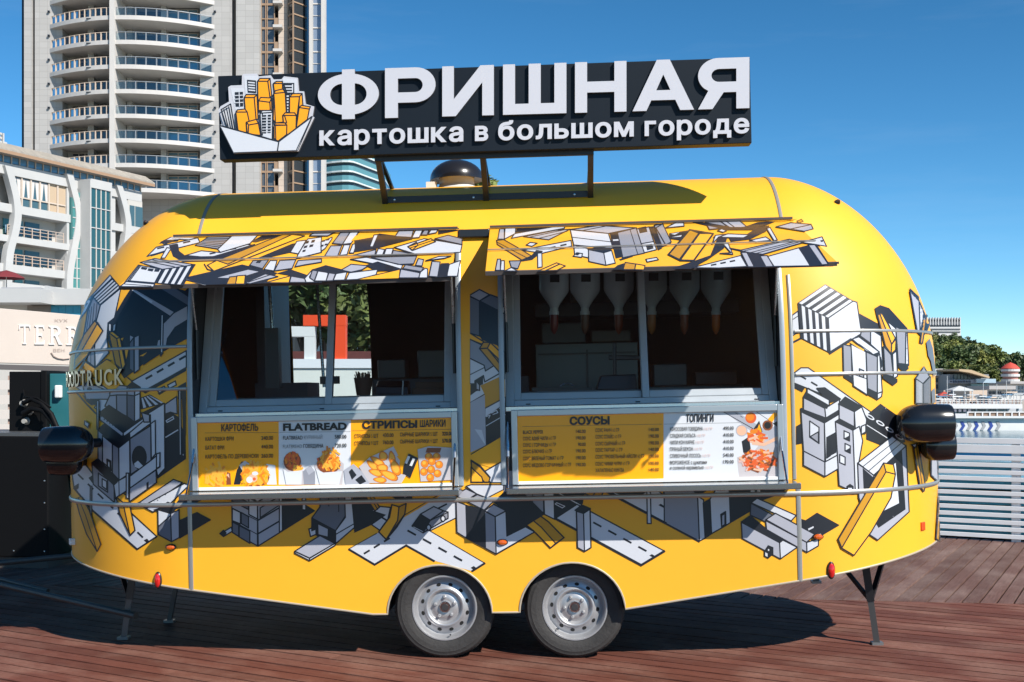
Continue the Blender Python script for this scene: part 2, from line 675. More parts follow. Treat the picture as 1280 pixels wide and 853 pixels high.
ROWS = sorted(set([0.95, OZ0, 1.3, BACK[2], BACK[3], OZ1] + [round(z, 4) for z in np.linspace(1.62, 2.6, 17)] +
                  [float(ZT - (ZT - 2.6) * (1 - t) ** 2) for t in np.linspace(0.05, 0.985, 26)]))
def shell(inset, mt, name, parent, smooth=True):
    cols = columns()
    nb = 5
    V, Fc = [], []
    for c in cols:
        b = colbot(c) + inset * 0.2
        for i in range(nb):
            V.append(colpt(c, b + (ROWS[0] - b) * i / nb, inset))
        for z in ROWS:
            zz = z if inset == 0 else min(z, ZT - inset)
            p = colpt(c, z, inset)
            V.append((p[0], p[1], zz))
    nr = nb + len(ROWS)
    n = len(cols)
    for i in range(n):
        j = (i + 1) % n
        k, a = cols[i]
        k2, b = cols[j]
        for r in range(nr - 1):
            if r >= nb:
                z0, z1 = ROWS[r - nb], ROWS[r - nb + 1]
                if k == 'n' and k2 == 'n' and any(a >= o0 - 1e-6 and b <= o1 + 1e-6 for o0, o1 in OPEN) and z0 >= OZ0 - 1e-6 and z1 <= OZ1 + 1e-6:
                    continue
                if k2 == 'f' and k == 'f' and b >= BACK[0] - 1e-6 and a <= BACK[1] + 1e-6 and z0 >= BACK[2] - 1e-6 and z1 <= BACK[3] + 1e-6:
                    continue
            Fc.append((i * nr + r, j * nr + r, j * nr + r + 1, i * nr + r + 1))
    # crown: close the ridge by welding the mirrored top rows
    Fc.append(tuple(i * nr + nr - 1 for i in range(n)))
    mb = MB()
    mb.add(V, Fc, mt)
    o = mb.build(name, parent, smooth=True, fix=False)
    P = np.array(V)
    N = normals(np.stack([P[:, 0], np.where(np.abs(P[:, 1]) < 1e-5, -1e-4, P[:, 1]), P[:, 2]], 1))
    N[P[:, 2] > ZT - 0.02] = (0, 0, 1)
    if inset:
        N = -N
    o.data.normals_split_custom_set_from_vertices([tuple(v) for v in N])
    return o

yellow = mat('wrap_yellow', (0.86, 0.395, 0.014), 0.55, var=0.025, vscale=1.5, bump=0.02, bscale=1.7, coat=0.2)
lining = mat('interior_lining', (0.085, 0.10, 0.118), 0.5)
steel = mat('brushed_steel', (0.55, 0.58, 0.6), 0.26, 0.9, var=0.05, vscale=3, stretch=(0.3, 1, 8))
alu = mat('grey_aluminium', (0.30, 0.34, 0.38), 0.38, 0.35, var=0.04, vscale=5)
trimm = mat('trim_metal', (0.42, 0.40, 0.37), 0.38, 0.7)
black = mat('black_paint', (0.012, 0.012, 0.014), 0.35)
rubber = mat('tyre_rubber', (0.028, 0.026, 0.025), 0.75, var=0.25, vscale=14, bump=0.15, bscale=60)
chrome = mat('chrome', (0.55, 0.55, 0.56), 0.08, 1.0)
white_pl = mat('white_plastic', (0.72, 0.72, 0.7), 0.45)

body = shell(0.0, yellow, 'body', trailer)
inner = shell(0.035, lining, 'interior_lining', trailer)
# floor and wheel boxes
mb = MB()
mb.box(-1.85, 1.85, -1.0, 1.0, 0.66, 0.70, lining)
mb.box(-2.4, -1.85, -0.75, 0.75, 0.66, 0.70, lining)
mb.box(1.85, 2.4, -0.75, 0.75, 0.66, 0.70, lining)
mb.box(-2.3, 2.3, -0.70, 0.70, 0.60, 0.66, black)
mb.build('floor_pan', trailer)
mb = MB()
for cx, rx, rz in ARCH:
    pr = [(cx + (rx + 0.004) * math.cos(a), 0.285 + (rz + 0.004) * math.sin(a)) for a in np.linspace(0, math.pi, 25)]
    n = len(pr)
    mb.add([(x, -1.045, z) for x, z in pr] + [(x, -0.72, z) for x, z in pr], [(i, i + 1, n + i + 1, n + i) for i in range(n - 1)] + [tuple(range(n, 2 * n))], black)
mb.build('wheel_well', trailer, fix=False)
# chassis rails under the floor
mb = MB()
for y in (-0.62, 0.62):
    mb.box(-1.95, 1.95, y - 0.04, y + 0.04, 0.47, 0.60, black)
for x in (-1.9, -1.3, -0.7, 0.1, 0.9, 1.5, 1.9):
    mb.box(x - 0.03, x + 0.03, -0.6, 0.6, 0.50, 0.599, black)
for x in (-0.319, 0.473):
    mb.tube([(x, -0.78, 0.31), (x, 0.78, 0.31)], 0.035, black)
    mb.box(x - 0.05, x + 0.05, -0.66, -0.58, 0.30, 0.48, black)
    mb.box(x - 0.05, x + 0.05, 0.58, 0.66, 0.30, 0.48, black)
mb.build('chassis', trailer)

# ------- trims that follow the skin
def sweep(pts, nrm, h, t, mt, name, parent, up=None, sink=0.004):
    """flat strip of height h standing t proud along points with outward normals"""
    P = [Vector(p) for p in pts]
    N = [Vector(n) for n in nrm]
    vs, fs = [], []
    for i, p in enumerate(P):
        d = (P[min(i + 1, len(P) - 1)] - P[max(i - 1, 0)]).normalized()
        s = d.cross(N[i]).normalized()
        for a, b in ((-h / 2, -sink), (-h / 2, t * 0.7), (-h * 0.25, t), (h * 0.25, t), (h / 2, t * 0.7), (h / 2, -sink)):
            vs.append(p + s * a + N[i] * b)
    for i in range(len(P) - 1):
        for k in range(6):
            fs.append((i * 6 + k, i * 6 + (k + 1) % 6, (i + 1) * 6 + (k + 1) % 6, (i + 1) * 6 + k))
    fs += [tuple(range(6)), tuple(range(len(vs) - 6, len(vs)))]
    mb = MB()
    mb.add(vs, fs, mt)
    return mb.build(name, parent, smooth=40)
def along(zf, cols, off=0.0):
    P = []
    for c in cols:
        x = colpt(c, 1.0)[0]
        P.append(colpt(c, zf(x) if callable(zf) else zf))
    P = np.array(P)
    return P + normals(P) * off, normals(P)
near = [('n', x) for x in np.linspace(-XS, XS, 30)]
rend = [('r', a) for a in np.linspace(-90, 90, 40)]
lend = [('l', a) for a in np.linspace(90, -90, 40)]
P, N = along(0.965, lend + near[1:] + rend[1:])
sweep(P, N, 0.026, 0.012, trimm, 'trim_strip', trailer)
for z in (1.92, 1.665):
    P, N = along(z, lend)
    sweep(P, N, 0.019, 0.010, trimm, 'trim_strip', trailer)
    P, N = along(z, rend)
    sweep(P, N, 0.019, 0.010, trimm, 'trim_strip', trailer)
# bottom edging
cols = [c for c in columns() if c[0] in 'nrl']
i0 = next(i for i, c in enumerate(cols) if c[0] == 'l')
cols = cols[i0:] + cols[:i0]
P = np.array([colpt(c, colbot(c) + 0.004) for c in cols])
for i in range(1, len(P)):
    if abs(P[i, 0] - P[i - 1, 0]) < 1e-5:
        P[i, 2] += 1e-4
sweep(P, normals(P), 0.011, 0.006, mat('edge_trim', (0.42, 0.36, 0.27), 0.5, 0.2), 'bottom_edging', trailer)
# panel seams at the ends of the flat sides
for s in (-1, 1):
    zz = np.concatenate([np.linspace(bz(XS), 1.03, 8)])
    P = np.array([(s * XS, -float(hw(z)), z) for z in zz])
    sweep(P, normals(P), 0.026, 0.006, trimm, 'panel_seam', trailer)
    if s > 0:
        zz = np.linspace(1.05, 2.26, 24)
        P = np.array([(XS - 0.02, -float(hw(z)), z) for z in zz])
        sweep(P, normals(P), 0.02, 0.006, trimm, 'panel_seam', trailer)
    th = np.linspace(0.02, 1.0, 36)
    zz = 2.61 + (ZT - 0.004 - 2.61) * np.sin(th * math.pi / 2)
    P = np.array([(s * (XS - 0.02), -float(hw(z)), z) for z in zz])
    sweep(P, normals(P), 0.02, 0.005, mat('seam_grey', (0.22, 0.21, 0.19), 0.5), 'panel_seam', trailer)

# ------- serving hatches: jamb frame, leaning sliding window, sill, menu board, shelf, flap
def ywin(z): return -0.95 + (z - 1.53) * 0.29
dark_glass = glass('window_glass', (0.82, 0.90, 0.94), 0.13)
clear_glass = glass('clear_glass', (0.85, 0.92, 0.93), 0.0)
frame_m = mat('window_frame_grey', (0.37, 0.40, 0.43), 0.42, 0.2, var=0.04, vscale=6)
jamb_m = mat('jamb_dark', (0.03, 0.034, 0.04), 0.5)
def wquad(mb, x0, x1, z0, z1, y0, y1, mt):
    """box lying in the leaning window plane"""
    a = [(x0, ywin(z0) + y0, z0), (x1, ywin(z0) + y0, z0), (x1, ywin(z1) + y0, z1), (x0, ywin(z1) + y0, z1)]
    b = [(x, y + y1 - y0, z) for x, y, z in a]
    mb.hexa(a, b, mt)
for hi, (o0, o1) in enumerate(OPEN):
    # jamb lining of the cut-out
    mb = MB()
    for x, s in ((o0, 1), (o1, -1)):
        zz = np.linspace(OZ0, OZ1, 10)
        a = [(x, -float(hw(z)) + 0.002, z) for z in zz] + [(x, -0.60, z) for z in zz[::-1]]
        mb.hexa(a, [(p[0] + s * 0.012, p[1], p[2]) for p in a], jamb_m)
    mb.box(o0, o1, -0.83, -0.58, OZ1 - 0.012, OZ1 + 0.02, jamb_m)
    mb.build('hatch_jamb', trailer)
    # outer edge trim of the cut-out
    for x in (o0, o1):
        zz = np.linspace(OZ0, OZ1 - 0.02, 20)
        P = np.array([(x, -float(hw(z)), z) for z in zz])
        sweep(P, normals(P), 0.03, 0.01, alu, 'hatch_trim', trailer)
    w = bpy.data.objects.new('serving_window', None)
    C.objects.link(w)
    w.parent = trailer
    x0, x1 = o0 + 0.016, o1 - 0.016
    zb, zt = 1.515, 2.50
    fr = MB()
    wquad(fr, x0, x0 + 0.05, zb, zt, 0, 0.09, frame_m)
    wquad(fr, x1 - 0.05, x1, zb, zt, 0, 0.09, frame_m)
    wquad(fr, x0 + 0.05, x1 - 0.05, zb, zb + 0.035, 0, 0.09, frame_m)
    wquad(fr, x0 + 0.05, x1 - 0.05, zt - 0.04, zt, 0, 0.09, frame_m)
    for xx in (x0 + 0.12, x1 - 0.85, x1 - 0.14):
        wquad(fr, xx, xx + 0.03, zb + 0.006, zb + 0.014, -0.003, 0.004, black)
    fr.build('window_frame', w, bevel=0.004)
    xm = x0 + (0.795 if hi == 0 else 0.845)
    for k, (a, b, dy) in enumerate(((x0 + 0.048, xm + 0.02, 0.045), (xm - 0.02, x1 - 0.048, 0.008))):
        fr = MB()
        t = 0.042
        z0, z1 = zb + 0.036, zt - 0.041
        wquad(fr, a, a + t, z0, z1, dy, dy + 0.03, frame_m)
        wquad(fr, b - t, b, z0, z1, dy, dy + 0.03, frame_m)
        wquad(fr, a + t, b - t, z0, z0 + t, dy, dy + 0.03, frame_m)
        wquad(fr, a + t, b - t, z1 - t, z1, dy, dy + 0.03, frame_m)
        fr.build('sash', w, bevel=0.004)
        g = MB()
        z0, z1 = z0 + t - 0.005, z1 - t + 0.005
        yy = dy + 0.015
        g.add([(a + t - 0.005, ywin(z0) + yy, z0), (b - t + 0.005, ywin(z0) + yy, z0), (b - t + 0.005, ywin(z1) + yy, z1), (a + t - 0.005, ywin(z1) + yy, z1)], [(0, 1, 2, 3)], dark_glass)
        g.build('pane', w)
    # stainless apron between window and menu board
    mb = MB()
    mb.box(o0 + 0.014, o1 - 0.014, -1.03, -0.86, 1.484, 1.514, steel)
    mb.box(o0 + 0.014, o1 - 0.014, -1.02, -0.87, 1.06, 1.484, jamb_m)
    mb.build('apron_panel', trailer, bevel=0.003)
    # gas struts
    for x in (o0 + 0.03, o1 - 0.03):
        mb = MB()
        mb.tube([(x, -1.0, 1.72), (x, -1.0, 2.02)], 0.011, black)
        mb.tube([(x, -1.0, 2.02), (x, -1.12, 2.42)], 0.006, steel)
        mb.build('gas_strut', trailer, smooth=30)
        mb = MB()
        mb.tube([(x, -1.045, 1.42), (x, -1.13, 1.22)], 0.009, steel)
        mb.tube([(x, -1.13, 1.22), (x, -1.26, 1.044)], 0.006, chrome)
        mb.build('shelf_stay', trailer, smooth=30)
SH = [(-1.80, -0.165), (0.11, 1.785)]
for (a, b) in SH:
    mb = MB()
    mb.box(a, b, -1.31, -1.045, 1.012, 1.046, mat('shelf_steel', (0.33, 0.34, 0.35), 0.16, 0.9))
    mb.build('counter_shelf', trailer, bevel=0.004)

# flaps
FLAPS = [dict(h0=-1.95, h1=-0.178, l0=-1.892, l1=-0.130, zl=2.212, yl=-1.90), dict(h0=0.02, h1=1.86, l0=0.055, l1=1.872, zl=2.236, yl=-1.90)]
YH = -float(hw(OZ1)) - 0.006
flap_under = mat('flap_underside', (0.16, 0.165, 0.17), 0.45)
flap_objs = []
for fd in FLAPS:
    q4 = [Vector((fd['h0'], YH, OZ1 + 0.004)), Vector((fd['h1'], YH, OZ1 + 0.004)), Vector((fd['l1'], fd['yl'], fd['zl'])), Vector((fd['l0'], fd['yl'], fd['zl']))]
    n = (q4[3] - q4[0]).cross(q4[1] - q4[0]).normalized()
    if n.y > 0:
        n = -n
    mb = MB()
    mb.hexa(q4, [p - n * 0.022 for p in q4], yellow)
    o = mb.build('awning_flap', trailer)
    fd['n'], fd['p'] = n, q4[0]
    fd['o'] = o
    mb = MB()
    ins = [p - n * 0.0225 for p in q4]
    c = sum(ins, Vector()) / 4
    ins = [c + (p - c) * 0.985 for p in ins]
    mb.hexa(ins, [p - n * 0.006 for p in ins], flap_under)
    mb.build('underside_panel', o)
    mb = MB()
    mb.bar(q4[3] - n * 0.012 + Vector((0, -0.004, 0)), q4[2] - n * 0.012 + Vector((0, -0.004, 0)), 0.026, 0.02, mat('flap_edge', (0.09, 0.075, 0.07), 0.5), up=n)
    mb.build('edge_rail', o)
    mb = MB()
    a = q4[0] + (q4[3] - q4[0]) * 0.57 + n * 0.010
    b = q4[1] + (q4[2] - q4[1]) * 0.57 + n * 0.010
    mb.bar(a, b, 0.012, 0.006, trimm, up=n)
    mb.build('stiffener_strip', o)
    mb = MB()
    mb.bar(Vector((fd['h0'], YH - 0.006, OZ1 + 0.018)), Vector((fd['h1'], YH - 0.006, OZ1 + 0.018)), 0.016, 0.014, mat('hinge_brown', (0.06, 0.045, 0.035), 0.5))
    mb.build('hinge', o)
# hinge cover between the flaps over the pillar
mb = MB()
mb.box(-0.172, 0.02, -0.90, -0.83, 2.55, 2.60, black)
mb.build('hinge_cover', trailer, bevel=0.006)

# ------- wheels
def make_wheel():
    w = bpy.data.objects.new('wheel', None)
    C.objects.link(w)
    w.parent = trailer
    MR = Matrix.Rotation(R(90), 4, 'X')          # lathe Z -> -Y (towards the camera)
    t = MB()
    prof = [(0.190, -0.10), (0.20, -0.10), (0.245, -0.098), (0.283, -0.088), (0.298, -0.068), (0.3025, -0.03), (0.3025, 0.045), (0.298, 0.066), (0.290, 0.078), (0.284, 0.083), (0.281, 0.0825), (0.262, 0.0915), (0.258, 0.0905), (0.235, 0.0945), (0.232, 0.0935), (0.212, 0.092), (0.197, 0.084), (0.190, 0.07)]
    t.lathe(prof, rubber, MR, 56)
    for k in range(56):
        a = 2 * math.pi * k / 56
        Mr = MR @ Matrix.Rotation(a, 4, 'Z')
        for (y0, y1, sft) in ((-0.06, -0.028, 0), (-0.024, 0.012, 0.5), (0.016, 0.052, 0)):
            Mq = Mr @ Matrix.Rotation(sft * 2 * math.pi / 56, 4, 'Z')
            t.box(0.2985, 0.3035, -0.0125, 0.0125, y0, y1, rubber, Mq)
    t.build('tyre', w, smooth=35)
    silver = mat('wheel_silver', (0.42, 0.42, 0.43), 0.36, 0.55, var=0.05, vscale=20)
    d = MB()
    prof = [(0.172, -0.08), (0.176, 0.03), (0.182, 0.055), (0.186, 0.068), (0.1955, 0.076), (0.1975, 0.083), (0.195, 0.089), (0.188, 0.089), (0.182, 0.080), (0.176, 0.060), (0.171, 0.042), (0.165, 0.036), (0.157, 0.040), (0.150, 0.048), (0.127, 0.051), (0.121, 0.055), (0.116, 0.061), (0.108, 0.062), (0.101, 0.057), (0.095, 0.045), (0.090, 0.038), (0.078, 0.038), (0.072, 0.043), (0.045, 0.045), (0.038, 0.043), (0.0, 0.043)]
    d.lathe(prof, silver, MR, 56)
    d.build('rim', w, smooth=50)
    h = MB()
    hole = mat('hole_black', (0.004, 0.004, 0.004), 0.8)
    for k in range(12):
        a = 2 * math.pi * (k + 0.5) / 12
        Mq = MR @ Matrix.Translation((0.1385 * math.cos(a), 0.1385 * math.sin(a), 0.0505)) @ Matrix.Rotation(a, 4, 'Z') @ Matrix.Diagonal((1.0, 1.35, 1, 1))
        h = MB()
        h.lathe([(0.0, 0.0012), (0.0095, 0.0012), (0.0105, -0.002)], hole, Mq, 14)
        h.build('vent_hole', w)
    for k in range(5):
        a = 2 * math.pi * k / 5 + 0.35
        Mq = MR @ Matrix.Translation((0.061 * math.cos(a), 0.061 * math.sin(a), 0.040))
        bl_ = MB()
        bl_.lathe([(0.0115, 0), (0.0115, 0.008), (0.009, 0.014), (0.009, 0.019), (0.006, 0.0225), (0.0, 0.0225)], silver, Mq, 8)
        bl_.build('wheel_bolt', w, smooth=30)
    c = MB()
    c.lathe([(0.034, 0.040), (0.034, 0.056), (0.030, 0.062), (0.024, 0.062), (0.022, 0.059), (0.0, 0.059)], chrome, MR, 28)
    c.lathe([(0.0205, 0.0592), (0.0185, 0.0612), (0.0, 0.0612)], mat('cap_dark', (0.08, 0.08, 0.085), 0.3, 0.6), MR, 20)
    c.build('hub_cap', w, smooth=30)
    v = MB()
    v.tube([(0.03, -0.070, -0.166), (0.033, -0.094, -0.158)], 0.0045, black)
    v.build('valve', w, smooth=30)
    return w
wh = make_wheel()
wpos = []
for (px, d) in ((555.5, 6.967), (718.5, 6.967)):
    p = TI @ Vector(((px - 640) / F * d, d, 0.3025))
    wpos.append(p)
for i, p in enumerate(wpos):
    w = wh if i == 0 else copy_tree(wh, trailer)
    w.location = p + Vector((0, 0.09, 0.003))
    f = copy_tree(wh, trailer)
    f.location = Vector((p.x, -p.y - 0.08, p.z + 0.003))
    f.rotation_euler = (0, 0, math.pi)
for i, w in enumerate([o for o in trailer.children if o.name.startswith('wheel') and o.type == 'EMPTY']):
    w.rotation_euler.y += (0, 0.25, 0.9, 0.4)[i % 4]

# ------- lamps
def marker(px, py, rw, rh, glassc, name):
    P, N = on_body([(px, py)])
    p, n = Vector(P[0]), Vector(N[0])
    M = Matrix.Translation(p) @ n.to_track_quat('Z', 'Y').to_matrix().to_4x4()
    # keep the long side level or upright
    b = MB()
    sc = Matrix.Diagonal((rw, rh, 1, 1))
    b.lathe([(1.0, -0.004), (1.0, 0.008), (0.86, 0.013), (0.80, 0.013)], black, M @ sc, 24)
    o = b.build(name, trailer, smooth=30)
    g = MB()
    g.lathe([(0.83, 0.010), (0.78, 0.016), (0.5, 0.023), (0.0, 0.025)], glassc, M @ sc, 24)
    g.build('lens', o, smooth=30)
amber = mat('amber_lens', (0.55, 0.09, 0.006), 0.12, coat=0.6)
red = mat('red_lens', (0.5, 0.012, 0.01), 0.12, coat=0.6)
for px, py in ((214, 684), (628, 678), (1022, 671)):
    marker(px, py, 0.034, 0.02, amber, 'side_marker')
marker(198, 725.5, 0.024, 0.052, red, 'tail_light')
marker(1038.5, 713, 0.024, 0.052, red, 'tail_light')
for px, py in ((183, 280), (1046, 254)):
    marker(px, py, 0.026, 0.016, mat('roof_marker_lens', (0.05, 0.02, 0.01), 0.2), 'roof_marker')
P, N = on_body([(1153, 658)])
p, n = Vector(P[0]), Vector(N[0])
mb = MB()
mb.box(-0.026, 0.026, -0.026, 0.026, -0.003, 0.008, mat('reflector_orange', (0.62, 0.07, 0.01), 0.2), Matrix.Translation(p) @ n.to_track_quat('Z', 'Y').to_matrix().to_4x4())
mb.build('reflector', trailer, bevel=0.003)
P, N = on_body([(93, 677)])
p, n = Vector(P[0]), Vector(N[0])
mb = MB()
mb.box(-0.024, 0.024, -0.02, 0.02, -0.003, 0.03, white_pl, Matrix.Translation(p) @ n.to_track_quat('Z', 'Y').to_matrix().to_4x4())
mb.build('plastic_clip', trailer, bevel=0.004)

# ------- black bullet cowls on both rounded ends
def cowl(c, ln, r, s, nm):
    """rounded at the trailer, cut flat at the outer end; s = outward x direction"""
    b = MB()
    prof = [(0.0, 0.0)]
    for t in np.linspace(0.08, 1, 10):
        prof.append((r * math.sin(t * math.pi / 2) ** 0.8, 0.42 * ln * (1 - math.cos(t * math.pi / 2))))
    prof += [(r * 0.99, ln * 0.7), (r * 0.955, ln * 0.96), (r * 0.90, ln), (0.0, ln)]
    M = Matrix.Translation(c) @ Matrix.Rotation(R(90) * s, 4, 'Y') @ Matrix.Diagonal((1, 0.85, 1, 1))
    b.lathe(prof, mat('gloss_black', (0.008, 0.009, 0.011), 0.18, coat=0.3), M, 32)
    # bracket back to the skin
    b.tube([Vector(c) + Vector((s * ln * 0.35, 0.05, 0)), Vector(c) + Vector((s * (ln * 0.1 - 0.10), 0.38, 0))], 0.03, black)
    o = b.build(nm, trailer, smooth=40)
    return o
def tl(px, py, d): return TI @ at(px, py, d)
cowl(tl(1120, 530, 6.95), 0.325, 0.116, 1, 'end_cowl')
cowl(tl(1150, 557, 7.12), 0.20, 0.095, 1, 'end_cowl')
cowl(tl(116, 555, 7.02), 0.30, 0.112, -1, 'end_cowl')
cowl(tl(103, 578, 7.2), 0.20, 0.08, -1, 'end_cowl')

# ------- support legs, tow frame
def leg(top, foot, w, braces, nm='support_leg'):
    top, foot = TI @ Vector(top), TI @ Vector(foot)
    b = MB()
    mid = top.lerp(foot, 0.55)
    b.bar(top, mid, w * 1.25, w * 1.25, black)
    b.bar(mid.lerp(top, 0.3), foot, w, w, mat('leg_grey', (0.09, 0.09, 0.09), 0.4, 0.5))
    for q in braces:
        b.bar(TI @ Vector(q), mid, 0.03, 0.02, black)
    o = b.build(nm, trailer)
    f = MB()
    f.box(-0.035, 0.035, -0.03, 0.03, -0.012, 0.006, mat('foot_metal', (0.2, 0.2, 0.2), 0.4, 0.6), Matrix.Translation(foot))
    f.build('foot_plate', o)
g1 = gnd(155, 799)
leg((g1.x + 0.07, g1.y + 0.02, 0.56), (g1.x, g1.y, 0.012), 0.036, [(g1.x - 0.15, g1.y + 0.25, 0.54)])
g2 = gnd(212, 778)
leg((g2.x + 0.1, g2.y, 0.55), (g2.x, g2.y, 0.012), 0.03, [])
g3 = gnd(1096, 806)
leg((g3.x - 0.08, g3.y + 0.02, 0.60), (g3.x, g3.y, 0.012), 0.038, [(g3.x + 0.16, g3.y + 0.30, 0.58), (g3.x - 0.25, g3.y + 0.2, 0.58)])
g4 = at(1020, 741, 8.6)
leg((g4.x, g4.y, 0.6), (g4.x, g4.y, 0.2), 0.04, [])
hitch = gnd(-80, 712, 0.28)
mb = MB()
tube_m = mat('tow_tube', (0.07, 0.065, 0.06), 0.5, 0.4)
for q in (at(170, 770, 7.45), Vector((-2.35, 8.9, 0.45))):
    mb.tube([TI @ q, TI @ hitch], 0.022, tube_m)
mb.tube([TI @ at(60, 739, 8.0), TI @ (hitch + Vector((0, 0, 0.05)))], 0.016, tube_m)
mb.tube([TI @ hitch, TI @ (hitch + Vector((0, 0, -0.27)))], 0.03, tube_m)
mb.build('tow_frame', trailer)

# ------- roof vent
vb = TI @ at(571, 228, 8.0)
mb = MB()
T = Matrix.Translation((vb.x, 0.02, 0))
mb.lathe([(0.155, 2.95), (0.155, 3.005), (0.135, 3.015), (0.12, 3.04), (0.12, 3.08), (0.0, 3.08)], mat('vent_white', (0.6, 0.6, 0.58), 0.4), T, 36)
mb.box(vb.x - 0.2, vb.x - 0.13, -0.10, -0.03, 2.97, 3.045, mat('vent_white', (0.6, 0.6, 0.58), 0.4))
o = mb.build('roof_vent', trailer, smooth=35)
mb = MB()
mb.lathe([(0.11, 3.07), (0.11, 3.13)], black, T, 36)
prof = [(0.184, 3.068), (0.183, 3.08)] + [(0.183 * math.cos(a), 3.08 + 0.13 * math.sin(a)) for a in np.linspace(0.1, math.pi / 2, 10)]
mb.lathe(prof, mat('vent_cap', (0.014, 0.013, 0.014), 0.25, coat=0.2), T, 40)
mb.lathe([(0.183, 3.069), (0.0, 3.1)], black, T, 40)
mb.build('vent_cap', o, smooth=40)
# ------------------------------------------------------------------ printed artwork (flat vinyl on the skin)
def pm(n, c, r=0.42):
    return mat('vinyl_' + n, c, r, coat=0.2)
VC = {'W': pm('white', (0.55, 0.565, 0.605)), 'L': pm('light_grey', (0.36, 0.365, 0.415)), 'G': pm('grey', (0.25, 0.255, 0.295)),
      'D': pm('slate', (0.115, 0.125, 0.16)), 'K': pm('black', (0.010, 0.011, 0.016)), 'O': pm('ochre', (0.50, 0.235, 0.008)), 'Y': yellow}
def parse(txt):
    """one item per line.  'W x,y x,y ..' outlined polygon; 'W! ..' without outline; '/w x,y ..' black line; '-w ..' white line;
    'o K cx,cy rx,ry' ellipse; 's n AB a b c d' stripes from edge ab to edge dc"""
    out = []
    for ln in txt.strip().splitlines():
        t = ln.split()
        if not t:
            continue
        h = t[0]
        if h == 'o':
            (cx, cy), (rx, ry) = [tuple(map(float, q.split(','))) for q in t[2:4]]
            out.append((t[1], [(cx + rx * math.cos(a), cy + ry * math.sin(a)) for a in np.linspace(0, 2 * math.pi, 25)[:-1]], True))
            continue
        if h == 'oo':
            (cx, cy), (rx, ry) = [tuple(map(float, q.split(','))) for q in t[2:4]]
            out.append((t[1], [(cx + rx * math.cos(a) - 0.5 * ry * math.sin(a) * 0, cy + ry * math.sin(a) + 0.5 * rx * math.cos(a)) for a in np.linspace(0, 2 * math.pi, 25)[:-1]], False))
            continue
        if h == 's':
            n, cc = int(t[1]), t[2]
            a, b, c, d = [np.array(tuple(map(float, q.split(',')))) for q in t[3:7]]
            for i in range(n):
                f0, f1 = i / n, (i + 1) / n
                out.append((cc[i % len(cc)], [tuple(a + (d - a) * f0), tuple(b + (c - b) * f0), tuple(b + (c - b) * f1), tuple(a + (d - a) * f1)], False))
            out.append(('line', [tuple(a), tuple(b), tuple(c), tuple(d), tuple(a)], 1.0, 'K'))
            continue
        if h == 'dash':                      # dash from to count size : road dashes
            p0, p1 = [np.array(tuple(map(float, q.split(',')))) for q in t[1:3]]
            n, wd = int(t[3]), float(t[4])
            for i in range(n):
                a = p0 + (p1 - p0) * (i + 0.25) / n
                b = p0 + (p1 - p0) * (i + 0.72) / n
                out.append(('line', [tuple(a), tuple(b)], wd, 'K'))
            continue
        pts = [tuple(map(float, q.split(','))) for q in t[1:]]
        if h[0] in '/-':
            out.append(('line', pts, float(h[1:] or 1), 'K' if h[0] == '/' else 'W'))
        else:
            out.append((h[0], pts, not h.endswith('!')))
    return out

def strokes(pts, w):
    """thick quads along a polyline, overlapping at the corners"""
    qs = []
    for i in range(len(pts) - 1):
        a, b = np.array(pts[i]), np.array(pts[i + 1])
        d = b - a
        L = np.hypot(*d)
        if L < 1e-6:
            continue
        d = d / L
        n = np.array((-d[1], d[0])) * w / 2
        a2, b2 = a - d * w * 0.35, b + d * w * 0.35
        qs.append([tuple(a2 + n), tuple(b2 + n), tuple(b2 - n), tuple(a2 - n)])
    return qs
def tris(poly, m):
    P = [Vector((x, y, 0)) for x, y in poly]
    st = [tuple((P[i].x, P[i].y) for i in t) for t in tessellate_polygon([P])]
    out = []
    while st:
        t = st.pop()
        e = [math.dist(t[i], t[(i + 1) % 3]) for i in range(3)]
        k = e.index(max(e))
        if e[k] > m:
            a, b, c = t[k], t[(k + 1) % 3], t[(k + 2) % 3]
            q = ((a[0] + b[0]) / 2, (a[1] + b[1]) / 2)
            st += [(a, q, c), (q, b, c)]
        else:
            out.append(t)
    return out
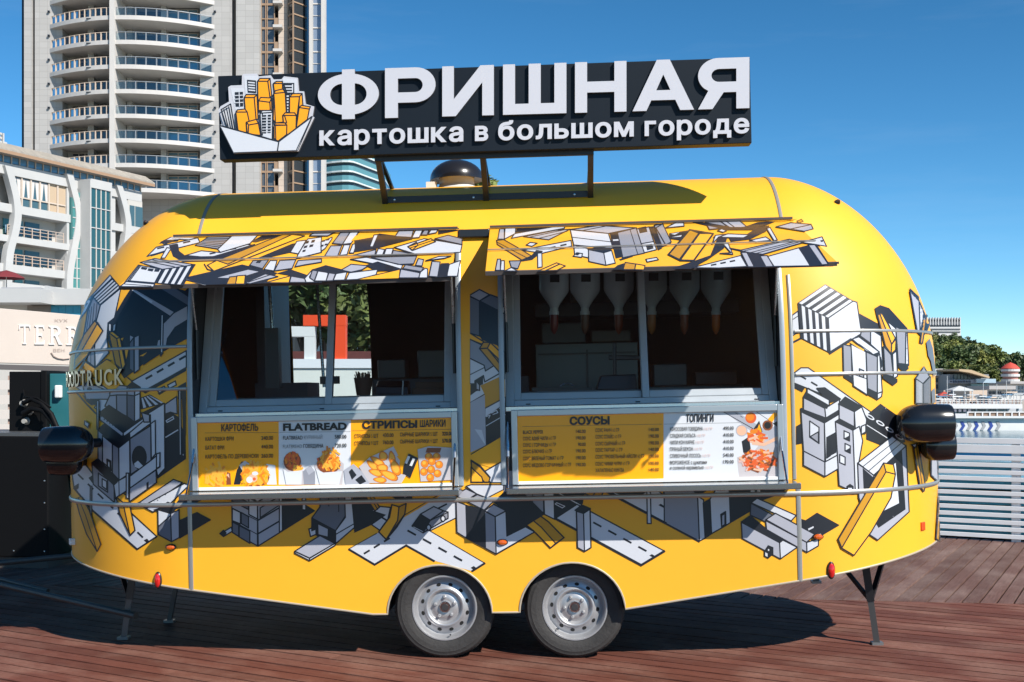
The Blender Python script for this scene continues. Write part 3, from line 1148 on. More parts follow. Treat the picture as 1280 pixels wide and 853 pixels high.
def art(name, txt, org, sc, surf, parent, seg=9, lw=1.6, gap=0.00012, base=0.0010, clipx=None):
    items = parse(txt)
    px, offs, mi, ms = [], [], [], []
    def idx(c):
        if c not in ms:
            ms.append(c)
        return ms.index(c)
    def emit(poly, c, off):
        if clipx:
            for cc in clipx:
                if len(poly) > 2:
                    poly = clip(poly, *cc)
        if len(poly) < 3:
            return
        for t in tris(poly, seg):
            px.extend(t)
            offs.extend([off] * 3)
            mi.append(idx(c))
    cv = lambda pts: [(org[0] + x / sc, org[1] + y / sc) for x, y in pts]
    for k, it in enumerate(items):
        off = base + k * gap
        if it[0] == 'line':
            for j, qd in enumerate(strokes(cv(it[1]), it[2])):
                emit(qd, it[3], off + 0.00002 * (j % 3))
        else:
            p = cv(it[1])
            emit(p, it[0], off)
            if it[2]:
                for j, qd in enumerate(strokes(p + [p[0]], lw)):
                    emit(qd, 'K', off + gap * 0.45 + 0.00002 * (j % 3))
    P, N = surf(np.array(px))
    P = P + N * np.array(offs)[:, None]
    nt = len(px) // 3
    if surf is on_body and not LASTHIT.all():
        ok = LASTHIT.reshape(nt, 3).all(1)
        P, N = P.reshape(nt, 9)[ok].reshape(-1, 3), N.reshape(nt, 9)[ok].reshape(-1, 3)
        mi = [m_ for m_, k in zip(mi, ok) if k]
        nt = int(ok.sum())
    T = P.reshape(nt, 3, 3)
    fn = np.cross(T[:, 1] - T[:, 0], T[:, 2] - T[:, 0])
    flip = np.einsum('ij,ij->i', fn, N.reshape(nt, 3, 3)[:, 0]) < 0
    fs = [(3 * i, 3 * i + 2, 3 * i + 1) if flip[i] else (3 * i, 3 * i + 1, 3 * i + 2) for i in range(nt)]
    me = bpy.data.meshes.new(name)
    me.from_pydata(P.tolist(), [], fs)
    for c in ms:
        me.materials.append(VC[c])
    me.polygons.foreach_set('material_index', mi)
    me.polygons.foreach_set('use_smooth', [True] * nt)
    me.update()
    me.normals_split_custom_set_from_vertices([tuple(v) for v in N])
    return link(name, me, parent)

Z4 = 4.267
# right rounded end, upper
art('city_print', '''
K 485,268 530,292 585,322 600,400 500,372
W 128,275 160,252 168,360 130,384
/1 128,300 165,275
/2.5 132,420 180,395
s 9 WK 160,210 305,112 452,200 320,290
s 9 KW 160,210 175,395 330,475 320,290
W 320,290 452,200 472,206 497,372 330,475
/3.5 330,475 440,405
G 500,338 545,360 545,425 490,385
W 545,350 600,385 612,580 598,560 590,470 545,430
G 398,430 442,440 446,605 402,590
K! 402,588 456,606 456,642 402,606
W 440,428 520,470 528,700 454,652
G 485,560 508,570 508,607 485,600
/1 455,590 528,615
W 446,402 482,390 590,470 585,497 520,465
Y! 432,418 440,416 510,458 508,468
/1 482,428 552,478
K! 540,488 588,470 588,486 560,500
G 520,470 580,496 580,690 528,665
K! 528,665 580,690 580,727 528,697
W 580,494 592,482 606,682 580,692
W 580,692 606,682 602,708 580,724
/2 596,500 604,540 598,556
K 570,240 595,225 640,240 735,345 732,365 682,340 630,305 606,268 582,292
W 630,305 677,345 680,398 672,395
G 677,335 731,365 741,537 690,532
W 731,350 737,350 746,540 728,560
K! 690,530 741,538 746,560 722,580 690,552
G 612,440 652,485 665,602 620,592
W 660,482 680,465 686,600 665,612
K! 606,590 686,614 686,632 664,650 610,612
O 580,275 592,268 655,428 652,482 622,440
Y 592,268 606,270 674,397 655,430
Y 655,430 678,400 675,460 652,482
K! 750,130 800,178 800,196 752,150
L 752,150 800,200 826,262 806,378 790,360
W 800,200 820,250 832,295 806,378
O 826,262 838,292 818,425 806,420
K! 845,235 862,260 852,340 835,378 832,300
D! 838,420 856,400 872,450 886,560 880,610 862,520 848,490
G 825,550 856,602 820,640 780,612
s 13 WK 780,612 780,744 820,744 820,640
s 13 KG 820,640 820,744 858,744 858,602
D! 862,680 880,660 884,740 866,744
''', (960, 330), Z4, on_body, body, seg=6)
# right rounded end, lower
art('city_print', '''
W 106,22 135,0 165,0 442,196 400,212 250,120 106,62
dash 120,26 400,188 6 2.2
K! 108,62 150,84 140,100 108,84
K! 115,240 140,225 140,310 115,315
K 404,196 460,150 528,198 540,250 558,302 500,330 405,292
-1 405,235 500,295
oo W 418,202 17,9
oo K 418,202 11,4.5
oo W 459,227 17,9
oo K 459,227 11,4.5
oo W 497,254 17,9
oo K 497,254 11,4.5
oo W 537,284 17,9
oo K 537,284 11,4.5
L 145,122 232,166 236,206 145,172
W 232,166 292,130 292,176 236,206
K 145,120 165,84 252,138 240,166
K 200,84 232,82 296,128 250,142
W 160,84 250,132 250,156 160,104
K 135,166 145,172 236,206 292,172 292,186 230,226 135,180
L 135,180 230,226 232,386 145,341
W 170,218 208,244 208,310 170,284
G 172,282 206,262 206,308
W 230,226 290,190 286,358 235,386
K 240,286 254,278 254,360 240,370
K 258,276 276,266 276,346 258,356
L 145,341 232,386 232,446 145,400
W 232,386 286,356 286,414 232,446
K 288,148 315,120 382,160 352,180
L 290,150 352,180 352,250 290,214
W 352,180 382,160 402,212 396,270 356,252
K 275,220 292,210 356,244 344,256
L 275,221 346,256 356,512 290,482
W 346,256 372,240 386,300 370,390 380,516 356,512
W 310,258 332,268 332,300 310,290
W 314,310 335,320 335,350 314,340
W 292,355 314,366 314,398 292,388
K! 312,288 330,278 330,298
K! 316,338 333,328 333,348
W 380,240 398,232 398,262 380,274
K 322,486 334,478 346,486 346,516 322,510
W! 326,492 342,492 342,514 326,510
L 365,392 432,440 562,320 575,590 447,706 415,684 370,532
K! 385,410 430,450 545,335 560,580 450,656 440,640 390,520
W 430,445 522,385 536,556 440,604
W 365,390 505,280 562,320 430,440
/1 388,403 525,294
/1 410,422 545,306
Y 480,426 518,436 500,532 420,672 350,768 300,738
O 470,390 480,426 300,738 286,702
Y 470,390 510,396 518,436 480,426
/1.6 470,390 510,396 518,436 500,532 420,672 350,768 300,738 286,702 470,390
/1.5 480,426 300,738
W 584,316 606,310 598,330
O 592,328 612,318 640,484 634,506 618,486
/1 604,324 628,488
L 664,376 690,382 696,470 664,440
O 698,490 702,520 698,712 684,700
''', (960, 460), 3.279, on_body, body, seg=6)
ZC = 4.923
# lower right of the side
art('city_print', '''
K 445,-40 780,-40 815,98 740,142 660,170 580,240 458,312
W 575,-40 612,-40 610,150 580,152
W 618,-40 645,-40 645,150 618,146
W 0,168 50,198 50,306 0,282
K! 18,198 50,216 50,226 18,210
/3.2 0,284 265,427
G 48,-40 130,-40 258,150 267,426 50,312
K 130,-40 420,-40 310,112 255,150
W 300,75 420,30 310,112
W 256,150 292,172 302,408 267,426
K 290,192 332,168 342,380 302,408
W 332,168 445,-20 458,312 405,345 342,380
K 398,262 428,244 430,330 404,342
L 404,268 424,256 424,324 404,336
K 885,290 920,302 990,255 1122,328 1020,388 885,345
W! 935,350 968,334 970,344 938,360
W 585,190 622,162 862,268 832,302
D 583,192 722,268 682,312 580,266
K 525,308 580,270 682,355 780,420 758,436
L 525,310 760,436 765,536 530,410
W 760,436 780,420 868,464 765,536
L 676,294 735,255 978,385 926,434
L 674,300 926,434 928,496 680,355
W 926,434 1000,412 998,455 928,496
W 668,488 690,500 690,530 668,518
K 668,488 690,455 718,466 718,505 690,530 690,500
W 684,470 700,472 700,492 684,488
''', (820, 590), ZC, on_body, body)
# under the right shelf
art('city_print', '''
K 255,-10 470,-10 432,195 345,238 265,280 255,200
-1.2 258,115 420,205 350,240
-1 275,190 325,212 310,222 265,198 275,190
G -60,-10 192,-10 196,252 110,212 -60,140
/1 125,-10 128,215
/1 12,-10 18,165
W 190,-10 255,-10 262,292 200,262
K! -60,125 110,215 70,300 130,372 70,345 -60,420
W 0,380 80,335 132,372 0,452
/1.8 0,452 132,372
W 268,286 400,200 935,486 795,572
dash 480,300 850,500 4 2.4
K! 845,515 860,506 885,520 868,528
/3 268,288 795,574 937,488
W 575,95 720,-10 935,-10 937,312 690,182
K! 900,205 915,196 937,210 937,224
/3.2 575,118 945,316
K 575,90 600,-10 850,-10 838,110 800,138 755,152 690,146 620,122
W! 690,98 720,80 770,82 760,104 715,108
Y 850,-10 932,-10 932,142 850,82
W 828,60 850,60 856,318 833,318
K 388,236 430,204 482,226 442,258
L 396,242 440,256 446,490 403,466
W 440,256 480,230 486,466 446,490
/1.8 396,240 403,466 446,490 486,466 480,230
O 85,262 125,235 225,308 320,405 268,440 180,340
Y 48,296 85,262 180,340 268,440 237,468 130,360
/1.7 48,296 85,262 125,235 225,308 320,405 237,468 130,360 48,296
O 450,136 500,60 590,60 545,160 495,152
/1.6 495,150 560,60
''', (640, 590), ZC, on_body, body)
# car, crossroads and tower left of the middle
art('city_print', '''
W! 80,425 240,338 640,100 740,90 735,236 580,312 915,512 838,562 604,497 430,402 240,520
/1 80,425 250,330
/1 425,215 640,88
/2.6 80,428 238,522 432,404 604,500
/1.2 578,314 915,512
/2.6 915,514 838,562
/1.4 578,314 735,236
dash 160,462 345,350 3 2.4
dash 420,300 800,510 4 2.4
K! 830,540 848,530 868,545 850,556
/2 610,185 680,150
K 120,40 190,40 262,168 300,180 230,272 112,215
W 235,160 335,170 320,240 270,310 200,262
K! 110,160 200,180 310,215 225,275 112,225
dash 215,190 330,260 2 2.2
K 468,284 520,212 580,250 536,326
-0.8 478,290 534,318
L 520,211 602,164 662,190 580,248
G 580,250 662,190 690,198 690,236 536,326
/1.4 580,250 690,200
o W 571,293 13,17
o W 659,238 13,17
O 150,50 195,40 268,168 240,192
/1.2 175,50 258,182
K 310,20 470,20 466,112 400,132 330,92
W! 338,66 356,66 356,92 340,84
W! 368,66 384,66 384,102 370,96
W! 420,70 452,66 446,100 422,108
Y 345,152 388,166 380,250 310,366 264,320 330,230
O 388,166 432,146 424,212 376,290 310,368 380,250
/1.8 345,152 330,230 264,320 310,367 424,212 432,146
/1.6 388,166 380,250 310,366
W 800,40 830,30 1032,30 1032,60 930,112 865,86
Y! 930,116 1030,64 1030,92 962,126
K 968,132 1032,84 1110,40 1280,210 1150,292 1050,346 1045,192
L 735,95 800,55 866,86 800,130
L 740,132 802,156 806,360 745,322
K 800,156 912,186 922,420 806,360
G 800,130 870,90 972,130 912,186
W 980,226 1046,192 1052,345 1166,288 1222,320 986,456
G 915,192 980,226 986,456 920,420
L 915,190 970,150 1046,190 980,226
''', (420, 600), ZC, on_body, body)
# two buildings under the left shelf
art('city_print', '''
K 455,100 510,150 655,240 460,362
W 580,20 600,20 602,236 580,232
L 610,20 700,20 700,165
/1.6 600,100 700,165
K! 890,140 1085,268 1000,330 900,376
-1 905,265 1010,320
W 205,60 440,100 316,190 250,160
L 145,60 305,186 305,456 150,370
W 150,225 200,250 200,320 150,300
D 205,250 250,275 250,345 205,318
D 150,308 190,328 190,398 150,372
D 192,330 258,365 258,440 192,400
D 150,135 250,190 250,232 150,180
W 252,160 305,188 305,290 252,262
/1 150,222 305,300
/1 150,300 305,385
L 305,186 445,100 457,364 310,456
/2 305,300 450,215
/2 307,382 454,295
G 322,222 440,150 440,205 322,282
W 440,90 457,90 459,360 440,372
W 82,378 145,340 150,366 96,398
K 75,380 96,360 112,376 96,398
K 640,288 785,362 782,442 690,402 640,372
D 690,20 842,120 846,272 786,362 640,284 690,215
/1.2 740,20 744,210
/1.2 800,60 806,245
W 842,150 882,128 902,342 786,442 786,362 846,280
/1.4 786,385 902,318
K 800,105 870,80 884,138 842,156
L 676,318 742,350 740,402 678,386
K! 742,372 782,392 780,440 742,412
L 535,488 690,392 782,440 626,530
W 535,490 626,532 626,546 535,500
W 626,532 782,440 786,450 626,546
W 622,352 664,338 666,384 632,398
K 640,342 664,334 664,352 640,362
''', (260, 590), ZC, on_body, body)
# left rounded end, upper; a slate patch paints in the flap shadow's edge
Z5 = 5.02
art('city_print', '''
Y! 240,310 290,300 240,430 160,540 130,480
W 128,440 148,345 390,72 440,132 402,92 285,205 238,300 150,400
dash 152,360 290,196 4 2.2
G 250,300 284,210 332,258 316,392 220,470 234,400
/0.8 262,290 240,440
/0.8 276,270 260,420
/0.8 292,250 278,405
/0.8 310,250 296,395
s 9 KW 284,206 402,92 462,152 332,260
W 332,260 462,152 420,340 380,372 372,470 384,560 300,650 296,520 300,430 346,424 306,362
G 250,470 296,445 296,650 250,612
/0.8 272,470 272,630
Y! 464,150 526,150 480,230 434,302
K! 526,150 892,150 870,470 640,600 480,720 430,700 424,600 378,480 384,372 420,340 434,300 480,220
D! 700,150 790,150 882,210 882,262
L! 520,160 560,170 790,304 780,334 650,250
W! 520,160 560,180 660,236 650,250
Y! 800,150 884,150 860,170
L 878,262 878,352 800,400 752,470 742,536 680,536 690,480 712,470 720,380 790,310
K! 876,360 876,470 760,530 752,510 790,420
W 712,322 726,320 722,560 710,580 708,560
K! 610,560 700,540 720,560 640,610 600,640
Y! 575,580 625,555 600,580
W 384,372 402,380 400,432 384,420
W 432,372 412,385 408,428 426,420
Y! 460,470 478,464 470,484
Y! 486,545 510,525 500,580 494,600
L 515,445 545,460 545,682 515,660
D 515,500 543,462 543,680 515,660
L 545,462 576,446 576,664 546,686
Y 386,432 410,425 456,462 436,470
O 386,432 436,470 470,664 428,630
Y 436,470 456,462 490,632 470,666
/1.6 386,432 428,630 470,666 490,632 456,462 410,425 386,432
Y! 300,655 372,600 430,640 490,730 400,810 230,640 240,615
/1.4 216,655 240,615 300,655 372,600 400,610
/1.4 216,655 400,805
/1.4 460,680 530,735
O 300,358 318,372 210,560 176,600 182,560 230,450
Y 318,372 350,422 250,580 170,660 176,600 210,560
/1.5 300,358 350,422 250,580 190,690
/1.5 300,358 230,450 180,560
''', (60, 330), Z5, on_body, body, seg=5)
art('city_print', '''
W 525,738 868,545 868,650 640,780 590,800
dash 600,730 880,570 4 2.8
K! 590,800 868,648 868,672 640,800 610,815
Y! 620,815 868,680 868,760 800,800
W 752,760 800,735 806,760 760,784
W 684,790 730,768 745,792 700,812
K! 815,770 868,740 868,850 815,850
L 222,770 250,740 400,810 388,850 240,850
o K 262,786 11,8
K! 498,765 530,738 580,770 552,795
L 390,800 430,760 498,768 498,853 390,853
L 498,770 545,798 545,853 498,853
W 546,796 580,775 580,853 546,853
''', (60, 330), Z5, on_body, body, seg=5)
# left rounded end, middle
art('city_print', '''
W 178,20 250,0 390,20 388,72 300,85 215,50
K! 215,70 250,82 330,85 310,130 270,135 240,110
/2 175,50 250,135 330,215
W 292,150 330,88 388,90 386,150 340,180
K 736,190 770,178 815,210 860,330 862,470 690,590 690,560 735,530
-1.4 740,335 815,290
-1.2 742,232 785,206 790,220 748,242 742,232
s 8 KW 580,90 580,160 735,120 640,70
K! 590,180 740,110 740,130 640,200
Y! 660,75 810,25 806,95 760,130 735,125
K! 690,60 740,30 750,40 700,72
W 632,185 732,122 735,530 690,580 668,470 640,300
L 735,130 808,80 812,190 770,178 736,190
W 822,40 834,40 838,448 826,448
K! 840,60 868,40 866,330 850,320
W 838,448 856,430 856,456
L 390,75 440,70 500,70 500,205 440,175 360,140
G 432,70 498,70 498,205 434,172
D 498,70 546,75 546,240 500,205
W 546,75 580,60 580,220 546,240
K 330,180 386,135 545,240 604,205 610,215 476,305 340,212
L 330,190 476,308 472,334 330,226
W 476,306 606,212 606,240 476,334
W 512,310 645,195 645,250 515,345
K 318,285 360,250 452,320 472,332 515,312 518,345 448,400
L 318,290 448,402 450,608 318,470
W 346,325 408,375 408,545 346,490
G 408,375 448,402 450,604 408,560
K 374,472 398,484 400,545 376,520
W 378,480 394,492 394,535 378,515
W 448,402 516,348 518,560 450,606
G 518,345 648,262 650,480 522,570
W 648,250 676,230 678,440 652,470
L 590,180 640,195 640,240 606,240
o K 577,462 43,70
W! 545,500 568,482 605,520 575,532 548,520
W 518,580 650,480 706,432 706,520 518,655
W 684,440 706,432 704,520 684,530
K 282,495 318,470 448,606 420,635
G 282,500 420,635 422,745 290,630
L 322,560 380,600 380,680 322,640
W 346,595 374,612 374,664 346,642
W 418,635 450,606 516,570 516,660 430,715
/1.2 450,606 452,700
L 518,655 682,540 684,620 516,740
K! 622,620 636,612 636,655 622,665
W 496,560 512,560 512,720 496,715
W 238,232 264,250 258,276 236,255
W 312,110 326,108 322,280 314,285
''', (60, 480), Z5, on_body, body, seg=5)
# left rounded end, lower
Z6 = 4.265
art('city_print', '''
L 88,175 105,165 118,205 124,300 112,420 100,560 90,520
K! 96,330 122,300 116,420 104,470 96,420
L! 104,350 114,340 112,395 104,400
K! 92,200 112,190 116,240 100,280
W 128,130 200,88 240,140 350,260 580,472 476,540 350,430 240,335 140,215
/2.4 140,215 240,335 350,430 476,541
/1.8 580,474 476,541
dash 150,130 520,490 7 2.2
K! 512,492 530,484 540,496 525,504
/1.2 200,88 240,140 350,260 580,472
K! 140,205 165,190 165,215 148,228
K! 218,160 240,145 262,180 240,190
W 228,205 236,205 234,400 226,400
Y! 480,285 740,115 740,150 500,300
K! 700,275 800,240 900,235 780,300 650,335
L 487,292 670,168 718,186 540,310
W 505,312 728,190 752,200 650,300 560,342
G 487,292 540,310 530,322 490,302
K! 560,330 600,318 590,345
K! 740,250 830,240 740,310
K 704,388 795,345 866,384 704,480
O 366,262 402,290 440,466 386,352
Y 402,290 436,292 466,440 440,466
Y 366,262 400,240 436,262 436,292 402,290
/1.8 366,262 386,352 440,466 466,440 436,292
K 594,322 640,290 696,312 656,348
W 588,330 656,350 660,500 590,462
D 590,420 656,360 660,500 590,462
L 656,350 700,330 702,478 660,500
O 152,272 184,262 222,330 286,514 266,552 210,460 172,350
/1.2 166,268 205,360 262,540
/1.4 152,272 172,350 210,460 266,552 286,514 222,330 184,262
''', (60, 560), Z6, on_body, body, seg=5)
# pillar between the hatches
art('city_print', '''
D 160,186 240,222 240,490 160,465
D 240,222 325,175 430,215 430,262 375,292
L 160,182 240,135 316,174 240,222
K! 240,222 378,292 380,562 260,520 240,490
G 378,292 430,320 430,612 380,560
W 378,292 430,262 430,320
Y 160,462 275,535 255,550 160,512
G 165,512 255,556 330,690 350,715 285,755 275,712 165,658
W 165,658 275,712 285,755 350,715 400,770 280,838 270,790 205,830 205,853 165,853
/1.2 165,785 275,730
Y 300,582 322,538 430,640 430,745 380,660
O 240,585 300,582 430,745 432,815
O 240,585 270,535 322,540 300,582
''', (560, 340), 6.09, on_body, body, clipx=((-1, 0, -587.5), (1, 0, 632)))
art('city_print', '''
W! 160,-10 410,-10 410,160 260,130 160,190
/1.2 160,190 258,132
K! 160,65 250,0 250,60 225,70 222,105 200,110 160,140
L 200,35 225,65 225,105 200,95
O! 230,70 405,-10 408,150 268,230 262,135
/1.2 268,232 408,152
W 262,232 410,152 410,200 262,300
K 268,300 410,195 410,410 272,495
-1 272,290 300,280 290,300
-1 310,265 345,245 355,262 320,275
-1 365,232 400,210
-1 272,356 410,275
L! 160,190 262,135 270,495 160,545
W! 190,380 240,385 268,490 250,470
Y! 165,558 272,492 410,410 410,590 300,650 165,610
/1.2 165,558 410,412
W 260,680 418,590 418,760 300,760
K! 388,660 418,640 418,760 390,755
L! 396,676 412,668 412,750 398,744
O 165,600 230,640 300,722 290,756 260,756 168,650
Y 165,650 240,720 250,756 165,756
/1.4 165,605 230,650 300,728
''', (560, 470), 5.69, on_body, body, clipx=((-1, 0, -587.5), (1, 0, 632), (0, 1, 604)))
# flaps
fl = on_flat(FLAPS[0]['p'], FLAPS[0]['n'])
fr_ = on_flat(FLAPS[1]['p'], FLAPS[1]['n'])
ZF = 5.12
art('city_print', '''
W 262,170 332,134 498,126 462,156 380,152 280,182
K! 245,182 282,156 380,150 372,164
W 172,262 232,202 498,142 512,172 380,205 300,222
K! 190,250 300,222 296,232 200,262
dash 220,215 470,160 3 2
W 520,225 642,236 800,182 852,190 620,262 520,264 420,255
dash 560,248 760,205 3 2
K 318,192 368,185 376,228 420,262 520,268 600,262 862,184 700,256 622,288 400,292 342,258
W 262,272 300,205 328,210 288,272
s 17 KG 480,192 625,216 725,122 575,130
W 625,216 725,122 892,115 832,180 642,236
K! 835,168 925,120 1042,125 870,172
O 620,288 1040,122 1100,122 690,312
Y 560,318 620,288 690,312 1100,122 1182,130 602,356
/1.6 540,312 560,345 602,356
K! 880,272 1102,180 1132,175 1090,238 960,268
W 1090,236 1132,165 1192,158 1142,246
W 1140,246 1202,150 1290,138 1290,236 1130,276
K! 1190,165 1212,160 1206,178 1184,182
K! 1228,158 1250,154 1244,172 1222,176
K! 1180,195 1202,190 1196,206 1174,212
K! 1215,188 1240,184 1234,200 1210,205
K! 1170,222 1190,218 1186,232 1166,236
G 28,432 118,318 134,322 58,424
W 52,418 126,320 268,345 222,432
K! 138,328 178,334 168,350 134,344
K! 182,338 218,342 208,360 176,354
K! 224,342 256,346 248,362 218,360
s 9 KW 222,432 270,345 480,318 406,446
L 130,302 222,276 482,316 272,346
/1.2 170,294 350,330
/1.2 210,284 410,324
W 0,456 42,424 222,440 214,458
/1 30,440 200,452
K 440,396 612,356 782,318 1002,370 922,432 542,442 422,412
-1.4 425,412 545,444
L 600,402 820,345 902,360 800,392 702,405
L 800,432 930,375 1012,392 832,438
/1.2 822,428 965,380
O 680,442 702,395 748,390 740,440
Y 740,440 750,388 802,384 800,440
/2 798,440 804,384
Y 930,432 1092,388 1082,432
G 830,320 852,290 952,285 912,342
K! 868,306 880,290 908,290 896,306
W 922,346 962,290 1006,290 986,356
L 988,356 1022,290 1126,284 1102,340
K! 1002,372 1092,346 1216,388 1206,406 1092,386
L 1085,430 1096,390 1182,405 1192,430
W 1190,430 1182,405 1230,350 1290,345 1290,428
/1.4 1212,396 1240,345
L 1120,330 1140,290 1290,280 1290,300 1180,318
''', (150, 270), ZF, fl, FLAPS[0]['o'], seg=60, lw=1.4, gap=0.00003)
art('city_print', '''
L 35,132 62,110 208,104 152,132
W 110,170 180,140 180,150 136,212 110,230
K! 118,160 138,156 134,168 114,172
K! 145,150 165,147 161,160 141,163
K! 108,190 128,187 124,200 104,203
K! 135,182 152,180 148,192 130,195
G 182,180 242,100 302,98 246,186
W 246,186 302,98 358,96 302,180
L 132,262 172,196 242,194 216,262
W 228,258 256,190 296,188 276,252
W 290,242 312,186 338,180 318,242
K 328,162 482,120 602,135 692,150 452,212 328,232
Y! 300,165 330,130 480,118 440,140
W 420,202 448,126 476,124 442,202
L 582,136 610,96 702,94 688,142
W 690,146 716,92 762,90 738,142
G 750,126 772,90 802,90 788,126
W 794,122 816,88 862,85 846,112
K! 860,98 1022,90 860,122
W 578,206 770,150 902,170 1012,190 1002,238 722,252
G 838,150 922,128 1012,150 1012,188
O 664,202 720,172 730,192 690,226
Y 664,202 812,150 842,170 696,226
/1.6 664,202 812,150 842,170 696,226 664,202
/1.2 680,210 828,160
L 318,256 462,220 452,262
W 458,258 476,214 516,220 502,260
W 510,260 526,214 572,212 560,256
G 560,256 572,225 720,252 640,258
W 298,282 402,270 632,320 622,346
G 430,270 722,262 702,312 602,316
K 400,322 472,300 622,346 612,352 470,356
G 632,342 650,318 766,336 750,362
L 714,322 732,278 766,285 756,326
L 608,402 620,346 742,370 736,402
W 734,402 746,365 776,340 792,345 790,402
L 800,392 820,296 872,300 856,396
K 858,396 880,312 926,310 916,392
W 914,392 930,316 1002,290 982,392
W 780,292 862,265 942,262 900,276
G 38,402 55,350 92,350 66,422
W 68,422 92,355 156,370 142,422
L 142,422 160,370 202,376 186,420
W 188,418 206,375 276,364 260,416
K 52,352 140,324 278,360 202,376
W 268,416 290,370 472,348 462,382 350,412
L 238,352 302,315 412,325 372,350 302,366
Y! 350,412 612,348 606,404
/1.2 340,412 614,348
''', (380, 270), ZF, fl, FLAPS[0]['o'], seg=60, lw=1.4, gap=0.00003, base=0.0032)
art('city_print', '''
W 222,166 482,120 546,108 540,132 200,196
K! 230,162 236,125 486,110 482,122
L 114,202 126,135 156,135 156,202
W 156,202 160,130 230,124 226,166
L 278,186 482,145 576,138 440,206
/1 320,188 540,142
/1 380,196 560,150
W 295,240 322,222 366,228 332,248
W 262,272 582,210 588,246 400,292
dash 430,262 570,232 2 2
O 106,210 152,205 240,255 330,310 268,336 110,236
/1 110,222 300,322
K 268,342 330,310 362,275 398,280 332,332
W 368,292 396,290 398,380 370,386
L 98,402 112,330 132,330 130,402
W 130,402 136,340 156,340 156,402
G 188,342 262,340 242,392 200,382
W 158,406 200,384 242,406
Y 372,406 490,354 546,374 492,402
/1.6 420,404 510,362
L 578,140 762,115 1002,130 822,166
/1 640,150 800,120
W 578,142 822,166 852,262 600,240
/1 590,190 838,220
W 600,240 702,266 692,322 606,302
G 880,160 1002,130 1052,292 912,322
/1 960,140 1010,300
K 835,166 880,162 912,312 872,322
W! 850,205 890,202 892,212 852,214
L 1002,138 1082,124 1112,220 1032,232
K! 1012,130 1062,120 1072,156 1022,166
W 1032,232 1112,218 1130,270 1052,290
K! 1060,240 1100,232 1112,262 1070,275
K! 1085,122 1110,120 1166,262 1140,276
G 1115,115 1162,105 1218,230 1166,252
K 690,268 762,256 838,270 792,290
L 694,270 792,290 806,370 696,346
W 792,290 842,275 866,356 806,370
W 596,312 620,290 656,296 650,320
K! 604,302 620,292 640,296 626,308
K! 846,398 880,370 922,356 915,398
O 915,398 930,352 996,362 990,398
Y 990,398 998,362 1056,372 1050,400
W 1062,332 1130,320 1142,335 1070,350
K! 890,332 970,305 980,315 900,340
''', (600, 260), ZF, fr_, FLAPS[1]['o'], seg=60, lw=1.4, gap=0.00003)
art('city_print', '''
G 0,132 42,105 98,222 62,240
W 60,132 142,90 175,88 180,120
K! 85,166 212,146 162,212 92,202
W! 95,170 150,160 120,176
W! 100,192 165,178 160,188
G 315,92 402,80 462,130 342,142
L 402,85 522,75 582,126 482,136
/1.2 440,82 510,134
W 395,150 420,138 452,150 430,160
K! 560,126 652,95 772,88 702,116 602,136
K 230,92 332,102 482,130 652,130 722,120 702,152 602,202 482,216 470,192 560,190 636,142 452,142
Y! 500,80 700,62 940,70 800,92
W 370,192 460,170 600,176 560,196 470,194
K 110,392 222,355 352,310 402,190 452,195 432,262 332,332 222,392
W 600,212 702,190 735,212 640,222
O 80,302 215,145 276,166 150,336
Y 156,340 280,168 366,170 242,342
/2.2 80,302 215,145 366,170 242,342 156,340 80,302
/2 150,336 276,166
W 360,235 380,180 455,172 400,192
W 430,236 460,228 492,302 410,296 480,292
L 470,262 542,275 852,205 942,226 682,302 590,290
/1 545,285 850,212
/1 600,292 900,218
/1 640,296 920,222
L 545,290 582,290 628,382 590,382
K 582,290 662,306 702,380 630,382
L 665,312 712,310 752,380 702,382
W 714,316 916,260 986,376 755,380
K 914,262 976,246 1062,370 990,376
L 974,242 1016,240 1102,366 1062,370
W 235,388 542,310 582,380 400,390
dash 340,375 520,340 3 2
W 708,136 730,130 776,210 756,216
L 768,126 862,100 992,110 1006,140 950,155
/1.2 862,140 992,112
W 930,226 1062,190 1092,252 1010,238
K! 1050,214 1068,210 1070,222 1056,224
/1.4 1025,240 1105,364
O! 900,90 930,78 942,92 915,102
/1.2 900,90 930,78 942,92 915,102 900,90
K! 1130,360 1170,348 1172,366
''', (820, 260), ZF, fr_, FLAPS[1]['o'], seg=60, lw=1.4, gap=0.00003, base=0.0032)
# ------------------------------------------------------------------ roof sign
SY = -0.98
VC['Q'] = mat('print_orange', (0.86, 0.33, 0.004), 0.4)
VC['N'] = mat('sign_navy', (0.006, 0.010, 0.016), 0.5, spec=0.2)
sgp = on_flat((0, SY, 3), (0, -1, 0))
cor, _ = sgp(np.array([(272, 94), (937, 73), (940, 179.5), (275, 199.5)]))
sx0, sx1 = (cor[0, 0] + cor[3, 0]) / 2, (cor[1, 0] + cor[2, 0]) / 2
sz1, sz0 = (cor[0, 2] + cor[1, 2]) / 2, (cor[2, 2] + cor[3, 2]) / 2
navy = VC['N']
mb = MB()
mb.box(sx0, sx1, SY, SY + 0.10, sz0, sz1, navy)
sign = mb.build('sign_board', trailer, bevel=0.004)
sign['label'] = 'long black roof sign with raised white lettering'
sw = mat('letter_white', (0.50, 0.50, 0.54), 0.4)
swd = mat('letter_edge', (0.10, 0.10, 0.11), 0.5)
